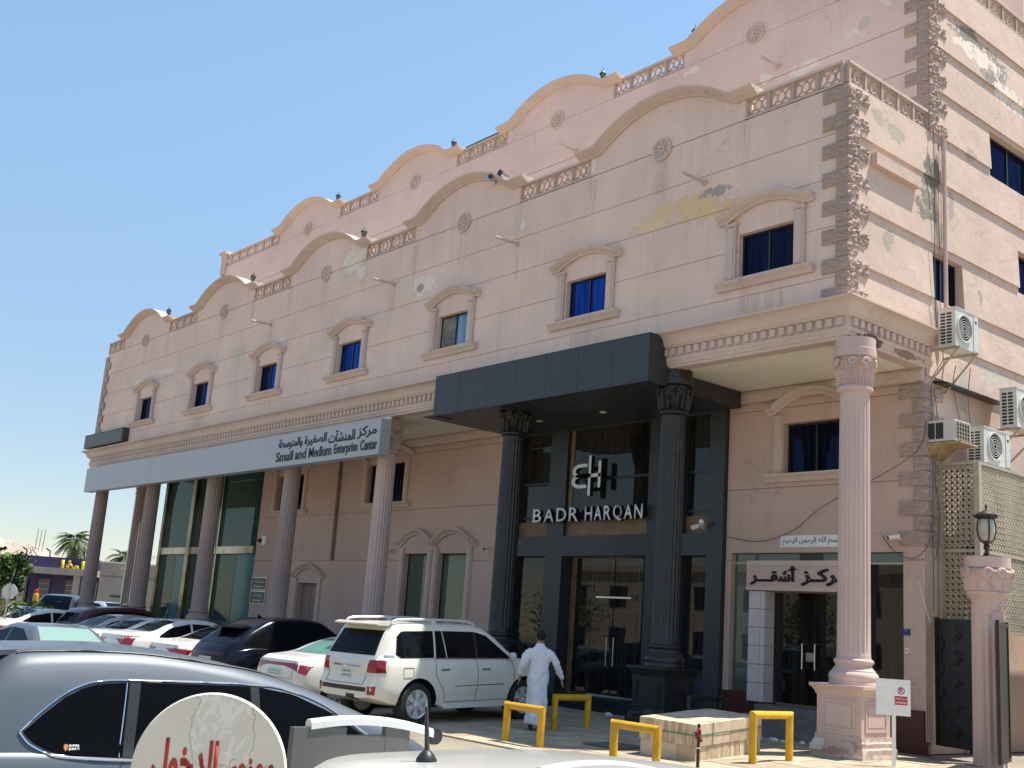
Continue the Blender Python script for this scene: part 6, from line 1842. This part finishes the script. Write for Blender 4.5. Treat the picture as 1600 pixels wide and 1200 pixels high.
for sg in (-1, 1):
    obj('roof_rail', MB().tube(smooth_path([(-1.95, sg * .70, 1.84), (-1.80, sg * .69, 1.925), (-.9, sg * .68, 1.945), (-.05, sg * .68, 1.93), (.20, sg * .68, 1.86)], 5), .024, 8), ALLOY, o, 50)
    obj('rail_foot', MB().box(-.92, sg * .68 - .02, 1.85, -.84, sg * .68 + .02, 1.94), ALLOY, o)
    obj('running_board', MB().prism([(-.80, .30), (.95, .31), (1.02, .36), (.95, .41), (-.75, .40), (-.86, .35)], XZ, sg * .86, sg * 1.02), CW2, o)
obj('spoiler', MB().sweep([[(-2.20 - dx, y, 1.83 + dz) for dx, dz in ((-.3, .03), (-.05, .045), (.06, .012), (.055, -.012), (-.02, -.02), (-.3, -.02))] for y in (-.66, -.4, 0, .4, .66)]), CW2, o, 50)
LC.line('wiper', 'B', [(.05, 1.28), (-.42, 1.31)], .012, BT, .02)

slot('sedan', sedan_spec('wide', rearglass=GREENG), CW, -9.95, -5.5, 'white sedan with a full-width red tail lamp, left of the big white estate')
bk = slot('fastback_car', suv_spec(1.76, True), CB, -13.05, -5.6, 'glossy black fastback SUV with rear spoiler among white sedans')
obj('spoiler', MB().sweep([[(-1.60 - dx, y, 1.485 + dz) for dx, dz in ((-.15, .04), (.02, .05), (.22, .03), (.20, .0), (0, .01), (-.15, .0))] for y in (-.58, -.3, 0, .3, .58)]), CB, bk.o, 50)
obj('antenna', MB().prism([(-1.0, 1.70), (-.80, 1.70), (-.98, 1.82)], XZ, -.02, .02), CB, bk.o)
slot('sedan', sedan_spec('slant'), CW, -15.75, -5.5, 'white sedan with slanted red tail lamps, left of the black fastback')
slot('sedan', sedan_spec('block', h=1.50), CW, -19.1, -5.5, 'white sedan with upright red tail lamps, third white one from the big estate')
slot('sedan', sedan_spec('slant', h=1.44), CW, -21.75, -5.2, 'white sedan whose roof shows behind the one with upright lamps')
slot('sedan', sedan_spec('slant', h=1.46), CS, -24.1, -5.2, 'silver grey sedan parked between a white sedan and a maroon SUV')
slot('suv', suv_spec(1.66), CR, -26.6, -4.3, 'dark maroon SUV parked before the left columns')
slot('sedan', sedan_spec('slant', h=1.45), CW, -29.4, -5.9, 'white sedan with its red lamp at the left edge of the photo')
slot('sedan', sedan_spec('slant', h=1.47), CW, -32.2, -5.6, 'white sedan farthest left in the parked row')
slot('sedan', sedan_spec('slant', h=1.46), CDG, -35.2, -5.6, 'graphite sedan at the far left end of the parked row')
Car('sedan', sedan_spec('slant', wsglass=SUNSH, h=1.44), CDG, (-12.4, -9.3, -.25), R(3), 0, 'grey sedan facing the camera with a pale sunshade in its windscreen', 'cars standing in the aisle')
Car('suv', suv_spec(1.75), CBE, (-38.2, -.4, .12), R(-35), 0, 'beige SUV far behind the parked row at the left', 'cars on the far side of the lot')
Car('sedan', sedan_spec('wide'), CBL, (-44.0, 3.9, .25), R(10), 0, 'pale blue car far off between the left columns', 'cars on the far side of the lot')

def smooth2(P):
    return [(v.x, v.y) for v in smooth_path([(a, c, 0) for a, c in P], 5)]
# --- grey SUV close to the camera
GSP = suv_spec(1.69, False, 2.36)
GSP.update(x0=-2.08, x1=2.42)
GSP['top'] = [(-2.08, 1.0), (-1.99, 1.22), (-1.84, 1.43), (-1.66, 1.575), (-1.4, 1.655), (-.67, 1.69), (.14, 1.61), (.5, 1.535), (.87, 1.43), (1.26, 1.285), (1.73, 1.10), (2.1, .97), (2.42, .76)]
GSP['belt'] = [(-2.08, .98), (-1.5, .98), (0, .95), (1.3, .98), (2.42, .68)]
GSP['wid'] = [(-2.08, .84), (-1.7, .92), (-1, .94), (0, .93), (1.5, .93), (2.1, .86), (2.42, .76)]
GSP['bot'] = [(-2.08, .40), (-1.7, .26), (1.8, .24), (2.42, .32)]
GSP['tumble'] = .27; GSP['rr'] = .12; GSP['glass'] = M['privacy_glass']
GSP['patches'] = [
    ('side_window', 'S', [(-1.38, 1.118), (-1.32, 1.055), (-1.20, .995), (-1.10, .975), (-.715, .955)], [(-1.38, 1.122), (-1.27, 1.225), (-1.12, 1.345), (-1.0, 1.405), (-.90, 1.43), (-.68, 1.447)], 'glass'),
    ('side_window', 'S', [(-.63, .952), (.28, .94)], [(-.59, 1.449), (.26, 1.442)], 'glass'),
    ('side_window', 'S', [(.36, .94), (1.42, .96)], [(.34, 1.438), (.62, 1.395), (.95, 1.27), (1.40, 1.0)], 'glass'),
    ('window_pillar', 'S', [(-.71, .955), (-.635, .952)], [(-.675, 1.447), (-.595, 1.449)], BT), ('window_pillar', 'S', [(.285, .94), (.355, .94)], [(.265, 1.442), (.335, 1.438)], BT),
    ('windscreen', 'T', [(1.58, -.70), (1.66, 0), (1.58, .70)], [(.55, -.55), (.60, 0), (.55, .55)], 'glass'),
    ('rear_window', 'B', [(-.66, 1.12), (.66, 1.12)], [(-.56, 1.46), (.56, 1.46)], 'glass'),
    ('tail_lamp', 'B', [(-.84, .86), (-.3, .92)], [(-.84, 1.0), (-.3, .98)], TL), ('tail_lamp', 'B', [(.3, .92), (.84, .86)], [(.3, .98), (.84, 1.0)], TL)]
GSP['lines'] = [('window_chrome', 'S', smooth2([(-1.405, 1.12), (-1.29, 1.235), (-1.13, 1.362), (-1.0, 1.425), (-.90, 1.448), (-.66, 1.463), (.26, 1.457), (.63, 1.41), (.97, 1.285), (1.42, 1.01)]), .0095, CHR),
    ('window_chrome', 'S', smooth2([(-1.405, 1.118), (-1.34, 1.045), (-1.21, .98), (-1.10, .958), (-.68, .936), (.26, .924), (1.44, .945)]), .0085, CHR), ('window_strip', 'S', [(-.735, .955), (-.695, 1.446)], .005, CHR),
    ('roof_gutter', 'T', [(-1.44, -.615), (-1.0, -.63), (-.2, -.635), (.5, -.60)], .010, BT), ('roof_gutter', 'T', [(-1.44, .615), (-1.0, .63), (-.2, .635), (.5, .60)], .010, BT),
    ('door_gap', 'S', [(.20, .93), (.18, .6), (.2, .4)], .004, GAP), ('door_gap', 'S', [(-.70, .94), (-.8, .75), (-.95, .6)], .004, GAP), ('handle', 'S', [(-.55, .86), (-.33, .865)], .018, CG)]
GSP['black_mirror'] = True; GSP['mirror'] = (1.30, .96)
GS = Car('suv', GSP, CG, (2.72, -13.38, -.30), R(88), 0, 'large steel grey SUV filling the lower left corner, seen from its right side', 'cars nearest the camera')
obj('rear_spoiler', MB().sweep([[(-1.62 - dx, y, 1.58 + dz) for dx, dz in ((-.18, .06), (-.02, .045), (.24, .0), (.25, -.03), (.02, .0), (-.18, .03))] for y in (-.60, -.3, 0, .3, .60)]), CG, GS.o, 50)
GSx = GS
def on_side(x, z, off=.012):
    p, n = GSx.hit('R', x, z); return p + n * off, n
p0, n0 = on_side(-1.08, 1.0); 
up_ = (Vector((0, 0, 1)) - n0 * n0.z).normalized(); rt_ = up_.cross(n0)
stk = simple('sticker_white', (.75, .73, .70), .5, var=0); org = simple('sticker_orange', (.55, .20, .03), .5, var=0)
text('sticker_lettering', 'SUPER', p0 + up_ * .022, rt_, up_, .072, .018, .0008, stk, GS.o, bold=.03)
text('sticker_lettering', 'SHIELD', p0, rt_, up_, .072, .018, .0008, stk, GS.o, bold=.03)
sh = [(-.034, .038), (-.019, .045), (-.004, .038), (-.006, .014), (-.019, -.002), (-.032, .014)]
obj('sticker_shield', MB().prism(sh, lambda u, v, w: p0 + rt_ * u + up_ * v + n0 * w, -.002, .0012), org, GS.o)

# --- white hatchback just below the camera
WHP = suv_spec(1.47, False, 1.95)
WHP.update(x0=-1.95, x1=1.95, hw=.86, xr=-1.2, xf=1.22, wr=.31)
WHP['top'] = [(-1.95, 1.0), (-1.89, 1.18), (-1.78, 1.42), (-1.62, 1.56), (-1.3, 1.585), (-.83, 1.592), (-.4, 1.582), (.1, 1.52), (.5, 1.36), (1.0, 1.1), (1.5, 1.0), (1.85, .86), (1.95, .74)]
WHP['belt'] = [(-1.95, .95), (0, .97), (1.0, .97), (1.95, .66)]; WHP['wid'] = [(-1.95, .80), (-1.5, .86), (0, .87), (1.2, .87), (1.95, .74)]
WHP['bot'] = [(-1.95, .38), (-1.4, .25), (1.4, .25), (1.95, .33)]; WHP['tumble'] = .30
WHP['patches'] = [('side_window', 'S', [(-1.4, 1.05), (-.55, 1.02)], [(-1.3, 1.30), (-.55, 1.39)], 'glass'), ('side_window', 'S', [(-.48, 1.02), (.75, 1.01)], [(-.48, 1.39), (.15, 1.34), (.72, 1.08)], 'glass'),
    ('windscreen', 'T', [(.92, -.62), (.98, 0), (.92, .62)], [(.25, -.50), (.29, 0), (.25, .50)], 'glass'), ('rear_window', 'B', [(-.58, 1.08), (.58, 1.08)], [(-.48, 1.37), (.48, 1.37)], 'glass'),
    ('tail_lamp', 'B', [(-.78, .82), (-.5, .84)], [(-.76, 1.0), (-.55, .99)], TL), ('tail_lamp', 'B', [(.5, .84), (.78, .82)], [(.55, .99), (.76, 1.0)], TL)]
WHP['lines'] = []; WHP['mirror'] = (.72, 1.0)
WH = Car('hatchback', WHP, CWD, (8.72, -13.9, -.30), R(90), 0, 'white hatchback just below the camera with silver roof rail and rod antenna', 'cars nearest the camera')
for sg in (1, -1):
    rp = smooth_path([(-1.50, 0, 1.664), (-1.38, 0, 1.676), (-1.25, 0, 1.676), (-1.12, 0, 1.662), (-1.0, 0, 1.636)], 4)
    obj('roof_rail', MB().sweep([[(p.x, sg * .57 + dy, p.z + dz) for dy, dz in ((-.020, -.022), (.020, -.022), (.020, .0), (.012, .008), (-.012, .008), (-.020, .0))] for p in rp]), ALLOY, WH.o, 40)
    for x0, x1 in ((-1.56, -1.36), (-1.20, -1.10)):
        obj('rail_foot', MB().box(x0, sg * .57 - .014, 1.50, x1, sg * .57 + .014, 1.648), BT2, WH.o)
    obj('rail_skirt', MB().box(-1.36, sg * .57 - .013, 1.50, -1.20, sg * .57 + .013, 1.622), BT2, WH.o)
    obj('rail_end', MB().lathe([(0, -.02), (.028, -.015), (.03, .0), (.028, .015), (0, .02)], c=(-.985, sg * .57, 1.617), n=14, axis='y'), BT, WH.o, 60)
pa_, na_ = WH.hit('T', -1.27, .22)
obj('antenna_base', MB().lathe([(.035, -.01), (.033, .008), (.022, .024), (.012, .034), (0, .037)], c=tuple(pa_), n=16), BT, WH.o, 50)
obj('antenna', MB().tube([pa_ + Vector((0, 0, .028)), pa_ + Vector((.0, .022, .165))], [.0085, .0055], 8), M['ac_dark'], WH.o, 50)

# ================================================================== walking man in white robe
PX = Vector((-4.80, -2.78, 0)); ph = math.atan2(.70, -.71)
skin = simple('skin', (.33, .19, .12), .55, var=.08, nscale=12, world_pos=False); hairm = simple('black_hair', (.005, .0045, .004), .85, var=.3, nscale=60, world_pos=False)
def cloth_mat():
    m, nt, b = newmat('white_cotton'); b.inputs['Base Color'].default_value = (.66, .66, .71, 1); b.inputs['Roughness'].default_value = .9
    tc = nd(nt, 'ShaderNodeTexCoord').outputs['Object']
    w = noise(nt, vscale(nt, tc, (9, 9, 2.2)), 1.3, 4, .55, .8); w2 = noise(nt, tc, 14, 3)
    bump(nt, b, w2, .2, .01, bump(nt, b, w, .55, .03)); return m
PM_ = thing('person', 'man in a long white robe walking away towards the black shopfront', 'person', (PX.x, PX.y, pz(PX.y) + .005), (0, 0, ph))
# local frame: x forward, y left, z up
def skinned(name, V, E, Rr, mat, parent, sub=2, root=0):
    me = bpy.data.meshes.new(name); me.from_pydata([Vector(v) for v in V], E, [])
    o = bpy.data.objects.new(name, me); COL.objects.link(o)
    sk = o.modifiers.new('s', 'SKIN'); 
    for i, r in enumerate(Rr):
        d = me.skin_vertices[0].data[i]; d.radius = (r, r) if not isinstance(r, tuple) else r; d.use_root = (i == root)
    ss = o.modifiers.new('d', 'SUBSURF'); ss.levels = sub; ss.render_levels = sub
    dg = bpy.context.evaluated_depsgraph_get()
    m2 = bpy.data.meshes.new_from_object(o.evaluated_get(dg)); bpy.data.objects.remove(o); bpy.data.meshes.remove(me)
    m2.name = name
    return link(name, m2, mat, parent, 180)
# joints
hipz = .93
LHand = (.02, .36, .98); RHand = (.20, -.46, .90)
V = [(0, 0, .95), (0, 0, 1.12), (.02, 0, 1.32), (.03, 0, 1.46), (.035, 0, 1.54), (.05, 0, 1.60), (.065, -.006, 1.68), (.06, -.01, 1.755),
     (.0, .15, 1.40), (-.12, .27, 1.20), (.0, .33, 1.02), (.02, .35, .96),
     (.0, -.15, 1.40), (.03, -.335, 1.19), (.16, -.42, .98), (.19, -.445, .93),
     (.0, .10, .90), (.10, .10, .50), (-.02, .09, .10), (.02, .09, .05), (.16, .10, .03),
     (.0, -.10, .90), (.02, -.10, .50), (-.28, -.10, .16), (-.29, -.10, .10), (-.17, -.11, .035)]
Ed = [(0, 1), (1, 2), (2, 3), (3, 4), (4, 5), (5, 6), (6, 7), (3, 8), (8, 9), (9, 10), (10, 11), (3, 12), (12, 13), (13, 14), (14, 15), (0, 16), (16, 17), (17, 18), (18, 19), (19, 20), (0, 21), (21, 22), (22, 23), (23, 24), (24, 25)]
Rr = [.14, .13, .14, .10, .055, .065, .092, .07, .045, .036, .03, .027, .045, .036, .03, .027, .09, .06, .042, .045, .03, .09, .06, .042, .045, .03]
body = skinned('body', V, Ed, Rr, skin, PM_)
for (hx, sg, fw) in ((V[11], 1, (.15, .05, -.98)), (V[15], -1, (.45, -.15, -.88))):
    f = Vector(fw).normalized(); side = Vector((f.z, 0, -f.x)).normalized(); pn = f.cross(side)
    hp = Vector(hx)
    P = [hp, hp + f * .05, hp + f * .09]
    hv = [P[0], P[1], P[2]]; he = [(0, 1), (1, 2)]; hr = [.024, (.034, .018), (.036, .017)]
    for k, l in enumerate((.065, .08, .075, .055)):
        b0 = P[2] + side * (.027 - .018 * k); i0 = len(hv)
        hv += [b0 + f * .02, b0 + f * l * .6 + pn * .008 * sg, b0 + f * l + pn * .022 * sg]; he += [(2, i0), (i0, i0 + 1), (i0 + 1, i0 + 2)]; hr += [.0095, .009, .0075]
    i0 = len(hv); hv += [P[0] + f * .03 + side * .032, P[0] + f * .07 + side * .05, P[0] + f * .10 + side * .052]; he += [(0, i0), (i0, i0 + 1), (i0 + 1, i0 + 2)]; hr += [.011, .010, .008]
    skinned('hand', hv, he, hr, skin, PM_)
# head details
for sg in (-1, 1): obj('ear', MB().lathe([(0, -.012), (.03, -.008), (.034, .004), (.02, .012), (0, .012)], c=(.045, sg * .082, 1.68), n=12, axis='y'), skin, PM_, 60)
obj('nose', MB().add([(.145, 0, 1.705), (.175, -.0, 1.665), (.15, -.018, 1.66), (.15, .018, 1.66)], [(0, 1, 2), (0, 3, 1), (1, 3, 2), (0, 2, 3)]), skin, PM_)
for sg in (-1, 1): obj('eye', MB().lathe([(0, -.008), (.012, 0), (0, .008)], c=(.145, sg * .034, 1.705), n=8, axis='x'), M['white'], PM_)
obj('mouth', MB().box(.142, -.025, 1.628, .152, .025, 1.638), simple('lips', (.25, .10, .08), .5, var=0), PM_)
bm = bmesh.new(); bmesh.ops.create_uvsphere(bm, u_segments=24, v_segments=16, radius=1)
for v in bm.verts:
    x, y, z = v.co
    k = 1 + .05 * mnoise.noise(Vector((x, y, z)) * 6)
    v.co = Vector((.042 + x * .112 * k, -.008 + y * .096 * k, 1.722 + z * .110 * k))
bmesh.ops.delete(bm, geom=[v for v in bm.verts if (v.co.x > .09 and v.co.z < 1.745) or (v.co.z < 1.69 and v.co.x > .045)], context='VERTS')
hm = bpy.data.meshes.new('hair'); bm.to_mesh(hm); bm.free(); link('hair', hm, hairm, PM_, 180)
# robe: skirt and torso loft with folds, sleeves, welded by remeshing
mb = MB(); secs = []
rsd = random.Random(2)
def robe_ring(z, ax, ay, cx, cy, fold, ph0, n=48):
    out = []
    for k in range(n):
        t = 2 * math.pi * k / n
        f = 1 + fold * (math.sin(7 * t + ph0) * .5 + math.sin(11 * t - 1.7 * ph0 + z * 3) * .35 + math.sin(4 * t + z * 5) * .4)
        out.append((cx + ax * f * math.cos(t), cy + ay * f * math.sin(t), z + .01 * math.sin(3 * t)))
    return out
for z, ax, ay, cx, cy, fo in ((.11, .265, .185, -.05, 0, .10), (.13, .27, .188, -.05, 0, .10), (.30, .245, .182, -.035, 0, .09), (.50, .205, .185, -.01, 0, .07), (.70, .175, .192, .0, 0, .05), (.90, .165, .198, .0, 0, .03), (1.02, .150, .19, .0, 0, .025), (1.12, .14, .182, .0, 0, .03), (1.25, .145, .195, .01, 0, .02), (1.36, .14, .205, .01, 0, .01), (1.43, .125, .20, .012, 0, .0), (1.475, .108, .165, .012, 0, .0), (1.51, .09, .115, .02, 0, 0), (1.545, .078, .085, .03, 0, 0), (1.585, .070, .074, .035, -.002, 0)):
    secs.append(robe_ring(z, ax, ay, cx, cy, fo, z * 4))
mb.sweep(secs)
def sleeve(P, Rs):
    P2 = smooth_path(P, 6); n = len(P2)
    rr_ = [Rs[0] + (Rs[1] - Rs[0]) * i / (n - 1) + .006 * math.sin(i * 1.9) for i in range(n)]
    mb.tube(P2, rr_, 20)
sleeve([(.01, .14, 1.42), (-.03, .24, 1.34), (-.12, .285, 1.20), (-.03, .33, 1.08), (.02, .352, .985)], (.085, .052))
sleeve([(.01, -.14, 1.42), (.01, -.25, 1.34), (.03, -.34, 1.19), (.12, -.40, 1.05), (.185, -.445, .955)], (.085, .052))
rb = obj('robe', mb, cloth_mat(), PM_)
md = rb.modifiers.new('r', 'REMESH'); md.mode = 'VOXEL'; md.voxel_size = .013
ms = rb.modifiers.new('s', 'SMOOTH'); ms.factor = .5; ms.iterations = 6
dg = bpy.context.evaluated_depsgraph_get(); nm = bpy.data.meshes.new_from_object(rb.evaluated_get(dg))
rb.modifiers.clear(); rb.data = nm
for v in nm.vertices:
    q = v.co
    f = mnoise.fractal(Vector((q.x * 7 + q.z * 3, q.y * 7, q.z * 2.6)), .6, 2, 3) * .024 + mnoise.noise(Vector((q.x * 5, q.y * 16 + q.z * 6, q.z * 5))) * .013
    v.co = q + Vector((q.x, q.y, 0)).normalized() * f * (1 if q.z < 1.45 else .2)
nm.polygons.foreach_set('use_smooth', [True] * len(nm.polygons))
for sg, (fx, fz, tl) in ((1, (.06, .0, 0)), (-1, (-.24, .015, -.35))):
    s_ = obj('shoe', MB().sweep([[(fx - .11 + .27 * t, sg * .095 + w * math.cos(a), fz + .045 * h + max(-.04, .05 * h * math.sin(a)) + (-tl * .10 * (1 - t))) for a in [2 * math.pi * k / 12 for k in range(12)]] for t, w, h in ((0, .025, .7), (.08, .036, 1.0), (.4, .036, 1.0), (.7, .046, .8), (.93, .036, .6), (1, .015, .4))]), BT, PM_, 60)
